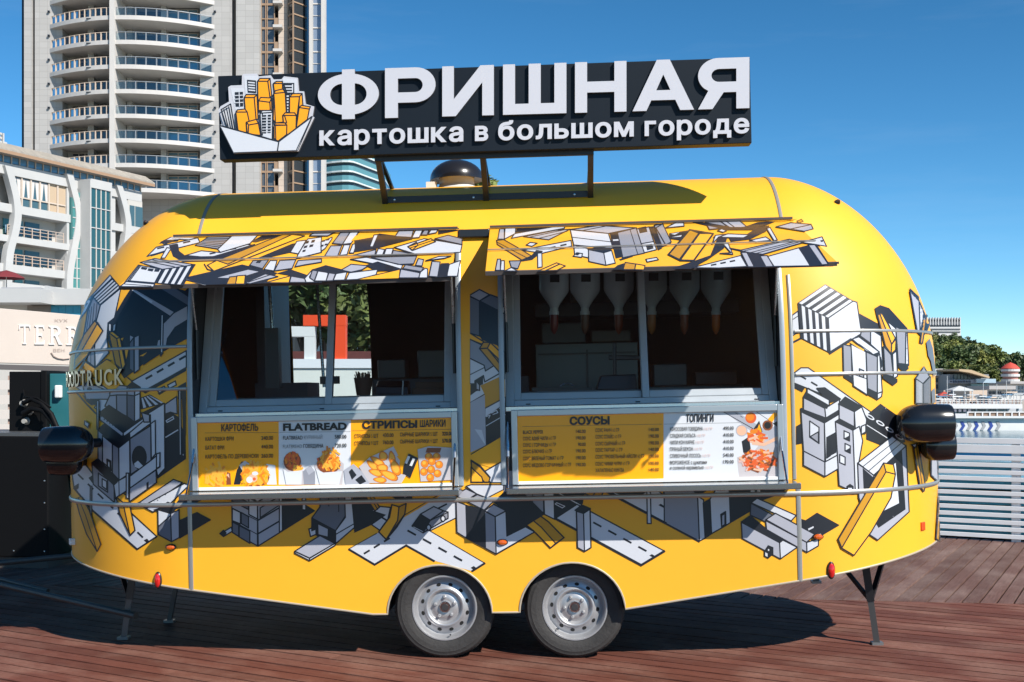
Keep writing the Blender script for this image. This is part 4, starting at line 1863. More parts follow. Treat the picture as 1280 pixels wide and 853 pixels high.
def raised(loops_px, off, parent, name, surf=sgp, face=sw, side=swd, back=0.0):
    """solid letter: first loop is the outline, the others are holes"""
    L3 = []
    for lp in loops_px:
        P, N = surf(np.array(lp))
        L3.append((P, N))
    flat = [[Vector((x, y, 0)) for x, y in lp] for lp in loops_px]
    tr = tessellate_polygon(flat)
    fr = np.vstack([P + N * off for P, N in L3])
    bk = np.vstack([P + N * back for P, N in L3])
    n = len(fr)
    b = MB()
    b.add(fr, tr, face)
    o = len(b.v)
    vs = list(fr) + list(bk)
    fs, k = [], 0
    for lp in loops_px:
        m_ = len(lp)
        fs += [(k + i, k + (i + 1) % m_, n + k + (i + 1) % m_, n + k + i) for i in range(m_)]
        k += m_
    b.add(vs, fs, side)
    return b.build(name, parent, fix=False)
def arc(cx, cy, rx, ry, a0, a1, n=12):
    return [(cx + rx * math.cos(R(a)), cy + ry * math.sin(R(a))) for a in np.linspace(a0, a1, n)]
GL = {}
e = lambda a0, a1, rx=.5, ry=.415, n=14: arc(.5, .5, rx, ry, a0, a1, n)
b0 = math.degrees(math.acos(.105 / .5))
GL['Ф'] = [[(.395, 0), (.605, 0)] + e(-b0, b0, n=24) + [(.605, 1), (.395, 1)] + e(180 - b0, 180 + b0, n=24),
           [(.605, .285)] + arc(.60, .5, .20, .215, -80, 80, 14) + [(.605, .715)],
           [(.395, .715)] + arc(.40, .5, .20, .215, 100, 260, 14) + [(.395, .285)]]
GL['Р'] = [[(0, 0), (.255, 0), (.255, .30)] + arc(.60, .65, .40, .35, -90, 90, 16) + [(0, 1)], [(.255, .505), (.255, .785)] + arc(.60, .645, .145, .14, 90, -90, 12)]
GL['И'] = [[(0, 0), (.26, 0), (.775, .66), (.775, 0), (1, 0), (1, 1), (.74, 1), (.225, .34), (.225, 1), (0, 1)]]
GL['Ш'] = [[(0, 0), (1, 0), (1, 1), (.81, 1), (.81, .21), (.595, .21), (.595, 1), (.405, 1), (.405, .21), (.19, .21), (.19, 1), (0, 1)]]
GL['Н'] = [[(0, 0), (.235, 0), (.235, .395), (.765, .395), (.765, 0), (1, 0), (1, 1), (.765, 1), (.765, .61), (.235, .61), (.235, 1), (0, 1)]]
GL['А'] = [[(0, 0), (.225, 0), (.305, .205), (.695, .205), (.775, 0), (1, 0), (.605, 1), (.395, 1)], [(.385, .40), (.615, .40), (.5, .71)]]
GL['Я'] = [[(0, 0), (.28, 0), (.50, .325), (.745, .325), (.745, 0), (1, 0), (1, 1)] + arc(.40, .655, .40, .345, 90, 225, 16) + [(.20, .36)], [(.745, .53), (.745, .785)] + arc(.41, .6575, .15, .1275, 90, 270, 12)]
for ch, xa, xb in (('Ф', 398.4, 474.3), ('Р', 482, 545), ('И', 553.3, 617.6), ('Ш', 629, 708), ('Н', 718.7, 782.8), ('А', 790.4, 867), ('Я', 872, 936)):
    loops = []
    for lp in GL[ch]:
        q = []
        for u, v in lp:
            x = xa + u * (xb - xa)
            yb = 149 - (x - 482) * 0.0275
            yt = 86.9 - (x - 482) * 0.0307
            q.append((x, yb + (yt - yb) * v))
        loops.append(q)
    raised(loops, 0.024, sign, 'letter')

def put_text(s, xa, xb, base, mt, surf, name, parent, h=None, off=0.0, th=0.0, bold=0.0, slope=0.0, track=None):
    """text on a surface, its inked width running from pixel xa to xb, baseline at pixel base (at xa)"""
    v, f = text_mesh(s, 1.0, bold, 0.5 if th else 0.0)
    if not len(v):
        return None
    w = v[:, 0].max() - v[:, 0].min()
    sx = (xb - xa) / w
    sy = sx if h is None else h / 0.73
    px = np.stack([xa + (v[:, 0] - v[:, 0].min()) * sx, base - v[:, 1] * sy], 1)
    px[:, 1] += (px[:, 0] - xa) * slope
    P, N = surf(px)
    P = P + N * (off + (v[:, 2] + 0.5) * th if th else off)[:, None] if th else P + N * off
    b = MB()
    b.add(P.tolist(), f, mt)
    return b.build(name, parent, fix=False)

def word(s, xa, xb, base, h, slope, off, th):
    gs = [text_mesh(c, 1.0, 0.03, 0.5) for c in s]
    ws = [g[0][:, 0].max() - g[0][:, 0].min() for g in gs]
    gap = 0.085
    sx = (xb - xa) / (sum(ws) + gap * (len(s) - 1))
    sy = h / 0.56
    x = xa
    for (v, f), w in zip(gs, ws):
        px = np.stack([x + (v[:, 0] - v[:, 0].min()) * sx, base - v[:, 1] * sy], 1)
        px[:, 1] += (px[:, 0] - xa) * slope
        P, N = sgp(px)
        P = P + N * (0.0 + (v[:, 2:3] + 0.5) * th)
        b = MB()
        fr = [q for q in f if all(v[i, 2] > 0.4 for i in q)]
        sd = [q for q in f if q not in set(fr)]
        b.add(P.tolist(), fr, sw)
        b.add(P.tolist(), sd, swd)
        b.build('letter', sign, fix=False)
        x += (w + gap) * sx
for s, a, b_ in (('картошка', 400, 579.5), ('в', 594, 610.5), ('большом', 623, 792), ('городе', 805.5, 936.5)):
    word(s, a, b_, 182.3 - (a - 400) * 0.0295, 17.6, -0.0295, 0, 0.02)

# the carton of towers and chips
Z7 = 7.108
cv = lambda s: [(270 + float(q.split(',')[0]) / Z7, 85 + float(q.split(',')[1]) / Z7) for q in s.split()]
raised([cv('36,515 62,510 30,385 50,350 125,308 118,180 140,166 238,162 240,75 258,62 372,60 390,85 495,75 520,112 590,110 612,84 735,98 745,215 790,218 805,330 880,352 866,440 882,448 740,748 168,768')], 0.022, sign, 'logo_plate')
art('logo_print', '''
W! 50,524 866,446 738,742 172,762
W! 60,380 150,315 200,560 90,530
W! 138,190 260,190 260,400 180,380
W! 258,80 380,80 390,240 270,240
W! 600,100 725,110 735,420 630,420
K! 285,115 365,122 368,232 292,228
s 9 KW 290,120 360,126 362,230 296,224
K! 178,226 250,222 252,350 186,352
-1 178,256 252,252
-1 178,288 252,284
-1 178,320 252,316
-1 216,226 220,352
Q 380,130 470,130 490,270 480,390 385,390
Q 380,130 400,105 490,105 470,130
Q 470,130 490,105 505,260 490,275
Q 520,150 600,150 600,240 530,240
Q 520,150 545,132 600,132 600,150
Q 262,275 350,275 370,490 280,490
Q 262,275 280,248 372,248 350,275
Q 350,275 375,248 385,460 368,480
W 610,150 700,150 700,235 640,235
/2 612,160 680,160
/2 612,186 680,186
/2 612,212 680,212
s 12 KW 634,242 664,242 656,404 640,404
Q 665,270 752,268 732,430 664,430
Q 665,270 690,242 775,240 752,268
Q 752,268 775,240 782,340 745,380
Q 525,240 625,230 640,490 540,500
Q 525,240 540,215 605,200 625,230
Q 525,240 530,300 540,500 520,470
Q 390,305 490,318 495,390 390,390
Q 390,305 410,275 505,280 490,318
Q 490,318 505,280 508,385 495,390
Q 750,365 840,378 822,470 725,545
Q 750,365 770,345 850,358 840,378
Q 190,405 290,405 310,500 290,590 210,570
Q 190,405 205,385 270,378 290,405
Q 190,405 210,570 196,540
Q 620,435 725,435 722,552 640,610
Q 605,435 625,412 710,412 725,435
Q 605,435 622,440 640,500 612,500
W 405,415 515,408 512,650 415,620
/1.5 425,420 425,610
W 405,415 425,392 505,390 515,408
K! 430,432 460,430 458,595 432,595
K! 472,430 502,428 498,590 472,592
-0.9 426,452 505,450
-0.9 426,478 505,476
-0.9 426,504 505,502
-0.9 426,530 505,528
-0.9 426,556 505,554
-0.9 426,580 505,578
Q 305,520 390,505 410,612 300,600
Q 285,495 372,470 390,505 305,520
Q 285,495 305,520 300,595 290,590
Q 540,525 642,522 640,605 565,662 540,650
Q 528,520 545,502 625,502 642,522
Q 528,520 540,525 545,650 530,640
/1.6 62,385 145,335 180,550
/1.6 62,385 110,535
/1.3 85,385 125,540
/1.3 108,372 145,545
/1.3 130,358 165,550
/1.6 50,524 172,762 738,742 866,446
W! 52,526 410,625 570,668 848,470 738,742 172,762
/1.9 52,526 410,625 570,668 860,450
/1.6 572,668 560,746
/1.2 60,545 165,755
/1.2 850,478 730,738
''', (270, 85), Z7, sgp, sign, seg=60, lw=1.5, base=0.0226, gap=0.00018)

# frame under the sign
mb = MB()
fm = mat('sign_frame_black', (0.014, 0.014, 0.016), 0.45)
yb_ = -0.63
def roofz(y): 
    return float(Z0W + (ZT - Z0W) * (1 - (abs(y) / WW) ** NW) ** (1 / NW))
pl = on_flat((0, yb_, 2.8), (0, -1, 0))
fx, _ = pl(np.array([(482, 250), (608, 248), (738, 245)]))
zb_ = roofz(yb_) + 0.012
for x in fx[:, 0]:
    mb.bar((x, yb_, zb_ - 0.02), (x, SY + 0.06, sz0 + 0.02), 0.035, 0.035, fm)
    mb.bar((x, SY + 0.08, sz0 + 0.03), (x + 0.0, -0.30, roofz(-0.30) - 0.01), 0.022, 0.022, fm)
mb.bar((fx[0, 0] - 0.018, yb_, zb_), (fx[2, 0] + 0.018, yb_, zb_), 0.04, 0.04, fm)
mb.bar((fx[0, 0] - 0.018, SY + 0.07, sz0 - 0.012), (fx[2, 0] + 0.018, SY + 0.07, sz0 - 0.012), 0.03, 0.03, fm)
mb.build('sign_frame', trailer)
mb = MB()
for x in (fx[0, 0] + 0.06, fx[1, 0] - 0.08, fx[2, 0] - 0.1):
    mb = MB()
    mb.lathe([(0.008, 0), (0.006, 0.005), (0, 0.006)], steel, Matrix.Translation((x, yb_ - 0.02, zb_ - 0.002)) @ Matrix.Rotation(R(90), 4, 'X'), 8)
    mb.build('frame_bolt', trailer)

# raised chrome letters on the left rounded end
P, _n = on_body([(151, 481)])
zc = P[0][2]
l, w = float(hl(zc)), float(hw(zc))
phi0 = math.atan2(P[0][1] / w, (-P[0][0] - XS) / l)
for i, ch in enumerate('FOODTRUCK'):
    v, f = text_mesh(ch, 1.0, 0.02, 0.5)
    v[:, 0] -= (v[:, 0].max() + v[:, 0].min()) / 2
    h = 0.10 / 0.73
    phi = phi0 + (8 - i) * 0.088 / 1.07
    c = Vector((-(XS + l * math.cos(phi)), w * math.sin(phi), zc))
    t = Vector((-l * math.sin(phi), -w * math.cos(phi), 0)).normalized()
    n = Vector(normals(np.array([c]))[0])
    b = MB()
    b.add([c + t * (x * h * 0.78) + Vector((0, 0, y * h)) + n * (0.005 + (z + 0.5) * 0.011) for x, y, z in v], f, mat('dull_chrome', (0.24, 0.23, 0.22), 0.16, 1.0))
    b.build('chrome_letter', body, fix=False)

# ------------------------------------------------------------------ menu boards
VC.update({'M': mat('print_amber', (0.95, 0.365, 0.002), 0.22), 'w': mat('print_white', (0.62, 0.63, 0.66), 0.22), 'a': mat('print_chip', (0.82, 0.38, 0.04), 0.3), 'b': mat('print_gold', (0.70, 0.20, 0.01), 0.3),
           'c': mat('print_brown', (0.22, 0.06, 0.02), 0.3), 'd': mat('print_paper', (0.48, 0.44, 0.45), 0.3), 'e': mat('print_red', (0.65, 0.10, 0.02), 0.3), 'f': mat('print_peach', (0.72, 0.42, 0.28), 0.3), 'x': mat('print_ink', (0.016, 0.012, 0.012), 0.35),
           'g': mat('print_pink', (0.62, 0.40, 0.36), 0.3)})
MYY = -1.085
mp_ = on_flat((0, MYY, 1.2), (0, -1, 0))
ink = VC['x']
rail_m = mat('menu_frame', (0.42, 0.45, 0.48), 0.3, 0.6)
boards = []
for (a, b_) in ((-1.775, -0.195), (0.145, 1.722)):
    mb = MB()
    z0, z1 = 1.05, 1.482
    mb.box(a, b_, MYY, MYY + 0.03, z0, z1, VC['M'])
    o = mb.build('menu_board', trailer)
    o['label'] = 'orange and white menu board with chips pictures' if a < 0 else 'orange and white menu board listing sauces and toppings'
    f_ = MB()
    t = 0.036
    f_.box(a - 0.01, a + t - 0.01, MYY - 0.018, MYY + 0.03, z0, z1 + 0.012, rail_m)
    f_.box(b_ - t + 0.01, b_ + 0.01, MYY - 0.018, MYY + 0.03, z0, z1 + 0.012, rail_m)
    f_.box(a + t - 0.01, b_ - t + 0.01, MYY - 0.018, MYY + 0.03, z1 - 0.026, z1 + 0.012, rail_m)
    f_.box(a + t - 0.01, b_ - t + 0.01, MYY - 0.012, MYY + 0.0, z0 + 0.0, z0 + 0.02, white_pl)
    f_.build('menu_frame', o, bevel=0.004)
    boards.append(o)
rr = random.Random(11)
def chips(cx, cy, rx, ry, n, cols='aabbaf', ln=10, wd=2.2, up=True):
    out = []
    for _ in range(n):
        a = rr.uniform(0, 2 * math.pi)
        q = math.sqrt(rr.random())
        x, y = cx + rx * q * math.cos(a), cy + ry * q * math.sin(a)
        th = rr.uniform(-1.0, 1.0) + (math.pi / 2 if up else 0)
        l = ln * rr.uniform(0.6, 1.1) / 2
        w = wd * rr.uniform(0.8, 1.2) / 2
        dx, dy = math.cos(th), math.sin(th)
        pts = [(x + dx * l - dy * w, y + dy * l + dx * w), (x + dx * l + dy * w, y + dy * l - dx * w), (x - dx * l + dy * w, y - dy * l - dx * w), (x - dx * l - dy * w, y - dy * l + dx * w)]
        out.append(rr.choice(cols) + '! ' + ' '.join('%.2f,%.2f' % p for p in pts))
    return '\n'.join(out)
def disc(c, x, y, r, r2=None):
    r2 = r2 or r
    return c + '! ' + ' '.join('%.2f,%.2f' % (x + r * math.cos(a), y + r2 * math.sin(a)) for a in np.linspace(0, 6.2832, 17)[:-1])
def ball(x, y, r):
    return disc('c', x, y, r) + '\n' + disc('b', x, y, r * 0.92) + '\n' + disc('a', x - r * .15, y - r * .25, r * 0.45)
def tender(x, y, l, w, th):
    pts = [(l / 2 * math.cos(t) * (1.0), w / 2 * math.sin(t) * (1.15 + .3 * math.cos(t))) for t in np.linspace(0, 6.2832, 15)[:-1]]
    def tr(k): return ' '.join('%.2f,%.2f' % (x + k * (u * math.cos(th) - v * math.sin(th)), y + k * (u * math.sin(th) + v * math.cos(th))) for u, v in pts)
    return 'c! ' + tr(1.08) + '\nb! ' + tr(1.0) + '\na! ' + tr(0.72)
left_txt = '''
w! 348.5,526 438.5,525 438.5,606 348.5,606
K! 256,541.2 347,540.6 347,541.0 256,541.6
K! 349,540.4 438,539.6 438,540.0 349,540.8
K! 439.5,538.6 568,536.6 568,537.0 439.5,539.0
K! 296,588 302,577 311,578 305,592 300,606 292,606
d! 299,582 306,576 312,580 304,590
''' + disc('c', 270, 598, 15, 10) + '\n' + disc('b', 270, 597, 14.5, 11) + '\n' + chips(271, 594, 15, 12, 80, 'aabaM', 13, 2.4) + '\n' + '\n'.join(['c! 284,590 288,592 289,606 283,606', 'f! 283,594 286,592 287,598']) + '\n' + '''
w! 333,580 344,582 346,606 334,606
K! 300,596 304,590 308,600 302,606
''' + disc('c', 319, 597, 18, 12) + '\n' + disc('b', 319, 595, 17, 12) + '\n' + chips(319, 593, 17, 13, 110, 'aabaM', 12, 2.4) + '\n' + disc('f', 316, 598, 6, 5) + '\n' + disc('w', 312, 600, 4) + '\n' + disc('e', 318, 599, 2) + '\n' + disc('w', 319, 592, 4, 2.5) + '\n' + '''
G! 378,590 388,582 394,590 394,606 378,606
L! 382,586 388,583 393,589 386,594
d! 353,580 360,600 358,606 380,606 378,582 372,570 360,570
d! 393,582 400,606 428,606 430,580 420,572 400,574
''' + disc('c', 365.5, 577, 11, 12) + '\n' + disc('e', 365.5, 576, 9.5, 10.5) + '\n' + chips(365.5, 575, 8.5, 9, 70, 'ceeb', 4, 2.2) + '\n' + chips(371, 586, 5, 5, 12, 'aab', 10, 2.4) + '\n' + disc('c', 411, 580, 15, 12) + '\n' + chips(407, 578, 10, 9, 60, 'ceeb', 4, 2.2) + '\n' + chips(414, 575, 11, 13, 46, 'baab', 13, 2.2) + '\n' + '''
w! 354,586 360,590 378,588 377,606 358,606
w! 395,586 404,591 428,589 424,606 400,606
L! 430,588 442,580 462,598 462,606 432,606
K! 436,590 440,586 446,594 440,600
K! 444,600 452,594 458,602 450,606
d! 449,584 462,572 488,560 500,576 498,592 508,594 502,604 462,604
d! 485,562 492,558 498,570 488,572
''' + '\n'.join(tender(*q) for q in ((466, 582, 18, 7, .7), (472, 577, 20, 7, .6), (479, 570, 12, 9, 1.2), (490, 572, 16, 7, 1.4), (470, 591, 18, 7, .3), (478, 585, 14, 8, 0.2), (494, 584, 22, 9, 1.15), (486, 594, 24, 8, .45), (475, 600, 16, 6, .1))) + '\n' + '''
K! 505,582 511,567 523,573 513,598 504,592
w! 510,570 513,571 509,580 506,579
w! 516,573 519,574 515,583 512,582
d! 522,562 536,558 566,560 566,600 526,602
c! 534,560 552,560 550,566 532,566
''' + '\n'.join(ball(x, y, 5.0) for x, y in ((536, 571), (546, 571), (531, 580), (540, 577), (549, 581), (530, 590), (539, 587), (547, 592), (538, 597))) + '\n'
art('menu_print', left_txt, (0, 0), 1, mp_, boards[0], seg=200, base=0.0006, gap=0.00001, clipx=((-1, 0, -256), (1, 0, 568.5), (0, -1, -524), (0, 1, 608.5)))
right_txt = '''
w! 829.5,512 975,509 975,601 829.5,601
K! 653,533.2 828,530.2 828,530.6 653,533.6
K! 830,530.2 925,528.4 925,528.8 830,530.6
L! 905,515 920,514 968,545 968,560
K! 904,515.4 905,515 942,536 941,536.6
K! 945,515 946,515 970,531 969.5,531.6
dash 918,515.5 930,523 2 0.7
d! 942,565 960,542 972,560 972,600 924,600 921,572
K! 942,536 949,526 953,540 946,546
M! 946,538 949,530 952,540 950,546
L! 958,540 972,530 972,556 962,552
K! 927,552 936,546 940,570 929,566
M! 960,524 968,515 972,518 964,530
K! 966,530 972,526 972,534
''' + disc('e', 938.5, 522.5, 7) + '\n' + disc('b', 937.5, 521.5, 5) + '\n' + disc('c', 959.5, 532, 6.6) + '\n' + disc('x', 959.5, 532, 4.4) + '\n' + disc('L', 927, 538.5, 7.4) + '\n' + disc('f', 927, 538.5, 6.2) + '\n' + chips(946, 546, 10, 8, 40, 'eebf', 9, 3, False) + '\n' + 'f! 940,552 955,554 972,545 972,550 955,558 940,556\n' + chips(948, 576, 22, 13, 170, 'eeebfgc', 9, 2.4, False) + '\n'
art('menu_print', right_txt, (0, 0), 1, mp_, boards[1], seg=200, base=0.0006, gap=0.00001, clipx=((-1, 0, -653), (1, 0, 973.5), (0, -1, -508), (0, 1, 601.5)))
SLP = -0.0165
def T_(s, xa, xb, base, h, board, bold=0.0):
    bold = bold + 0.014
    put_text(s, xa, xb, base, ink, mp_, 'menu_lettering', boards[board], h=h, off=0.0045, bold=bold, slope=SLP)
for s, a, b_, y, h, bo in (('КАРТОФЕЛЬ', 276.8, 322.8, 539.2, 8.6, .012), ('КАРТОШКА ФРИ', 257, 292.3, 551.4, 4.9, 0), ('240.00', 326.8, 341.6, 550.2, 4.9, 0), ('БАТАТ ФРИ', 257, 280.5, 562.4, 4.9, 0), ('440.00', 326.8, 341.6, 561, 4.9, 0),
                         ('КАРТОФЕЛЬ ПО-ДЕРЕВЕНСКИ', 257, 323.2, 573.6, 4.9, 0), ('260.00', 326.8, 341.6, 572.4, 4.9, 0), ('FLATBREAD', 353.9, 433.7, 538.4, 8.8, .035), ('FLATBREAD КУРИНЫЙ', 354, 403, 549.8, 4.8, 0), ('580.00', 418.5, 433.3, 548.4, 4.8, 0),
                         ('FLATBREAD ГОВЯДИНА', 354, 404.5, 560.6, 4.8, 0), ('720.00', 418.5, 433.3, 559.4, 4.8, 0), ('СТРИПСЫ', 453, 521.6, 535.8, 8.8, .035), ('ШАРИКИ', 525, 557, 533.8, 8.4, .012), ('СТРИПСЫ 5 ШТ', 443, 473, 547.8, 4.8, 0), ('430.00', 478.6, 492, 546.6, 4.8, 0),
                         ('СЫРНЫЕ ШАРИКИ 5 ШТ', 500.2, 547.3, 545.8, 4.8, 0), ('320.00', 552.8, 565.9, 544.6, 4.8, .012), ('СТРИПСЫ 9 ШТ', 443, 473, 556.8, 4.8, 0), ('760.00', 478.6, 492, 555.6, 4.8, 0), ('СЫРНЫЕ ШАРИКИ 9 ШТ', 500.2, 547.3, 554.6, 4.8, 0), ('570.00', 552.8, 565.9, 553.4, 4.8, .012)):
    T_(s, a, b_, y, h, 0, bo)
T_('СОУСЫ', 712, 762, 531, 9.3, 1, .035)
T_('ТОПИНГИ', 857.5, 892, 527.6, 9.3, 1, .012)
for s, e_, p_, y in (('BLACK PEPPER', 679, '140.00', 542.7), ('СОУС АЗИЯ ЧИЛИ 60 ГР', 695, '190.00', 550.8), ('СОУС 2 ГОРЧИЦЫ 60 ГР', 695, '90.00', 558.9), ('СОУС БЛЮЧИЗ 60 ГР', 690, '190.00', 567), ('СОУС ВЯЛЕНЫЙ ТОМАТ 60 ГР', 704.5, '190.00', 575.7), ('СОУС МЕДОВО-ГОРЧИЧНЫЙ 60 ГР', 714, '190.00', 584.3)):
    T_(s, 653.8, e_, y, 4.5, 1)
    T_(p_, 720 if len(p_) > 5 else 722.5, 732, y - 1.1, 4.3, 1)
for s, e_, p_, y in (('СОУС РАНЧ 60 ГР', 774, '140.00', 540.4), ('СОУС СПАЙС 60 ГР', 776.5, '190.00', 548.5), ('СОУС СЫРНЫЙ 60 ГР', 781.5, '190.00', 557.1), ('СОУС ТАРТАР 60 ГР', 778, '140.00', 565.3), ('СОУС ТРЮФЕЛЬНЫЙ АЙОЛИ 60 ГР', 805.5, '190.00', 573.5), ('СОУС ЧИМИ ЧУРИ 60 ГР', 787, '190.00', 582.4), ('ХАЛАПЕНЬО КИНЗА', 780, '140.00', 590.5)):
    T_(s, 744.3, e_, y, 4.5, 1)
    T_(p_, 811, 823.5, y - 1.1, 4.3, 1)
for i, (s, e_, p_, y) in enumerate((('КОКОСОВАЯ ГОВЯДИНА', 878.5, '490.00', 538.8), ('СЛАДКАЯ САЛЬСА', 869.5, '410.00', 547.2), ('ЧИЛИ КОН КАРНЕ', 868, '410.00', 555.6), ('ПРЯНЫЙ БЕКОН', 866, '410.00', 564), ('СЛИВОЧНЫЙ ЛОСОСЬ', 876, '540.00', 572.4), ('МОРОЖЕНОЕ с цукатами', 883.5, '170.00', 580.8), ('и соленой карамелью', 879.5, '', 587.2))):
    T_(s, 837.5, e_, y, 4.6, 1)
    if p_:
        T_(p_, 904, 917, y - 1.2, 4.4, 1)
    if i != 5:
        put_text('110 ГР', e_ + 1.5, e_ + 12, y - 0.8, VC['g'], mp_, 'menu_lettering', boards[1], h=3.6, off=0.0045, slope=SLP)

# ------------------------------------------------------------------ inside the trailer
mb = MB()
ct = mat('counter_top', (0.09, 0.12, 0.15), 0.3, 0.3)
mb.box(-1.78, 1.73, -0.70, -0.34, 0.70, 1.56, lining)
mb.box(-1.79, 1.74, -0.72, -0.32, 1.56, 1.60, ct)
mb.build('serving_counter', trailer)
mb = MB()
mb.box(0.25, 1.0, 0.55, 0.98, 0.70, 1.95, mat('cabinet_steel', (0.09, 0.10, 0.10), 0.35, 0.5))
mb.box(1.05, 1.75, 0.45, 0.98, 0.70, 1.62, mat('cabinet_steel', (0.09, 0.10, 0.10), 0.35, 0.5))
mb.box(-0.95, 0.2, 0.5, 0.98, 0.70, 1.72, lining)
mb.box(0.25, 1.75, 0.6, 0.97, 2.15, 2.25, lining)
mb.build('back_cabinet', trailer, bevel=0.006)
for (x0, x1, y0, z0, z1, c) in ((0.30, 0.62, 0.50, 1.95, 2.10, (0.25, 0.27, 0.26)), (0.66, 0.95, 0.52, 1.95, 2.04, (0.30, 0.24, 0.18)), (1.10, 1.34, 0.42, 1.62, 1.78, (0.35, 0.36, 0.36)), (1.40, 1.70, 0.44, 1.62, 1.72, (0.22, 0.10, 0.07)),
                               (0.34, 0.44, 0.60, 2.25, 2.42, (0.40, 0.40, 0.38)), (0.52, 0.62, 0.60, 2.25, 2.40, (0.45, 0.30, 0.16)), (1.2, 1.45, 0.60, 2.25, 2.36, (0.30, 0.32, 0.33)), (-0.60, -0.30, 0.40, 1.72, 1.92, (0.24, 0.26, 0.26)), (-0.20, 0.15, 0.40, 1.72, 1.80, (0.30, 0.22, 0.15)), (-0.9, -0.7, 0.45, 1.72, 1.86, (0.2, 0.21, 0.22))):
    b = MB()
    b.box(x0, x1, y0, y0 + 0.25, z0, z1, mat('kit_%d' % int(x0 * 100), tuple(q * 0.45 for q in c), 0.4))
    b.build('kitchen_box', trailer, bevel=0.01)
mb = MB()
for zz_ in (1.0, 1.3, 1.6, 1.88):
    mb.box(0.27, 0.98, 0.53, 0.552, zz_ - 0.012, zz_, black)
mb.box(0.62, 0.635, 0.53, 0.551, 0.75, 1.9, black)
mb.build('cabinet_lines', trailer)
mb = MB()
mb.box(0.20, 1.50, -0.60, -0.38, 2.43, 2.47, mat('rack_grey', (0.2, 0.21, 0.22), 0.4, 0.5))
for x in (0.25, 1.45):
    mb.box(x - 0.015, x + 0.015, -0.42, -0.38, 2.47, 2.86, mat('rack_grey', (0.2, 0.21, 0.22), 0.4, 0.5))
mb.build('dispenser_rack', trailer)
# window blind panel and equipment seen through the left hatch
mb = MB()
mb.box(-1.72, -1.66, 0.2, 0.95, 0.70, 2.6, lining)
mb.box(-1.66, -1.30, -0.1, 0.3, 0.70, 1.70, lining)
mb.build('fridge_panel', trailer)
mb = MB()
mb.tube([(-1.45, -0.5, 2.5), (-1.43, -0.5, 2.05)], 0.012, steel)
mb.box(-1.47, -1.38, -0.55, -0.48, 1.66, 2.05, black)
mb.tube([(-1.14, -0.5, 2.5), (-1.10, -0.5, 1.66)], 0.010, steel)
mb.box(-1.12, -1.0, -0.53, -0.48, 1.68, 1.73, black)
mb.build('hanging_bracket', trailer)
bott = mat('bottle_plastic', (0.66, 0.67, 0.68), 0.35)
nz = [(0.22, 0.03, 0.02), (0.16, 0.07, 0.035), (0.26, 0.055, 0.02), (0.45, 0.15, 0.03), (0.32, 0.07, 0.02), (0.70, 0.15, 0.02)]
kinds = ['dark red', 'dull brown', 'reddish brown', 'tan', 'chestnut brown', 'bright orange']
for i, px in enumerate((694, 732.5, 774.5, 815.5, 856, 895)):
    q = TI @ at(px, 385, 7.47)
    zt = 2.432 + TM.to_3x3().row[2][0] * q.x
    root = thing('sauce_dispenser', 'hanging white sauce bottle with %s nozzle behind serving window' % kinds[i], 'sauce bottle', (0, 0, 0), 0, 'upside down sauce bottles hanging in the right hatch')
    w0 = TM @ Vector((q.x, -0.49, 2.43))
    root.location = w0
    h = w0.z - (EYE + (HZ - 385) / F * w0.y)
    b = MB()
    b.lathe([(0.0, 0.0), (0.09, 0.0), (0.097, -0.01), (0.097, -h * 0.60), (0.092, -h * 0.66), (0.034, -h * 0.94), (0.026, -h)], bott, None, 24)
    b.build('bottle', root, smooth=40)
    b = MB()
    b.lathe([(0.026, -h + 0.004), (0.0265, -h - 0.022), (0.031, -h - 0.023), (0.031, -h - 0.045), (0.0, -h - 0.045)], mat('cap_white', (0.62, 0.62, 0.6), 0.4), None, 20)
    b.build('collar', root, smooth=40)
    b = MB()
    b.lathe([(0.027, -h - 0.044), (0.027, -h - 0.118), (0.020, -h - 0.145), (0.006, -h - 0.168), (0.0, -h - 0.172)], mat('nozzle_%d' % i, nz[i], 0.35), None, 18)
    b.build('nozzle', root, smooth=40)
    b = MB()
    b.box(-0.03, 0.03, -0.0985, -0.09, -h * 0.47, -h * 0.31, mat('label_black', (0.02, 0.022, 0.025), 0.4))
    b.build('sticker', root)
# things on the counter
def on_counter(px, y=-0.55):
    q = TI @ at(px, 491, 7.42)
    return TM @ Vector((q.x, y, 1.6))
p = on_counter(453)
cup = thing('fork_cup', 'brown paper cup full of wooden forks on the serving counter', 'cup', p)
b = MB()
b.lathe([(0.0, 0.0), (0.044, 0.0), (0.062, 0.115), (0.059, 0.115), (0.042, 0.01), (0.0, 0.01)], mat('kraft_paper', (0.17, 0.09, 0.06), 0.7), None, 24)
b.build('paper_cup', cup, smooth=40)
b = MB()
for k in range(16):
    a = k * 2.4
    r0, r1 = 0.02, 0.04 + 0.025 * ((k * 7) % 5) / 5
    b.bar((r0 * math.cos(a), r0 * math.sin(a), 0.012), (r1 * math.cos(a), r1 * math.sin(a), 0.135 + 0.02 * ((k * 3) % 4) / 3), 0.012, 0.003, mat('fork_wood', (0.24, 0.13, 0.07), 0.6))
b.build('wooden_forks', cup)
p = on_counter(490)
o = thing('card_terminal', 'low black card terminal tray beside the fork cup', 'card terminal', p)
b = MB()
b.hexa([(-0.11, -0.07, 0), (0.11, -0.07, 0), (0.11, 0.08, 0), (-0.11, 0.08, 0)], [(-0.105, -0.06, 0.055), (0.105, -0.06, 0.055), (0.105, 0.075, 0.095), (-0.105, 0.075, 0.095)], black)
b.build('case', o, bevel=0.008)
b = MB()
b.tube([(0.07, -0.085, 0.0), (0.075, -0.085, 0.09)], 0.005, white_pl)
b.build('pen', o)
p = on_counter(533, -0.46)
o = thing('takeaway_boxes', 'stack of two flat brown takeaway boxes on the counter', 'box', p)
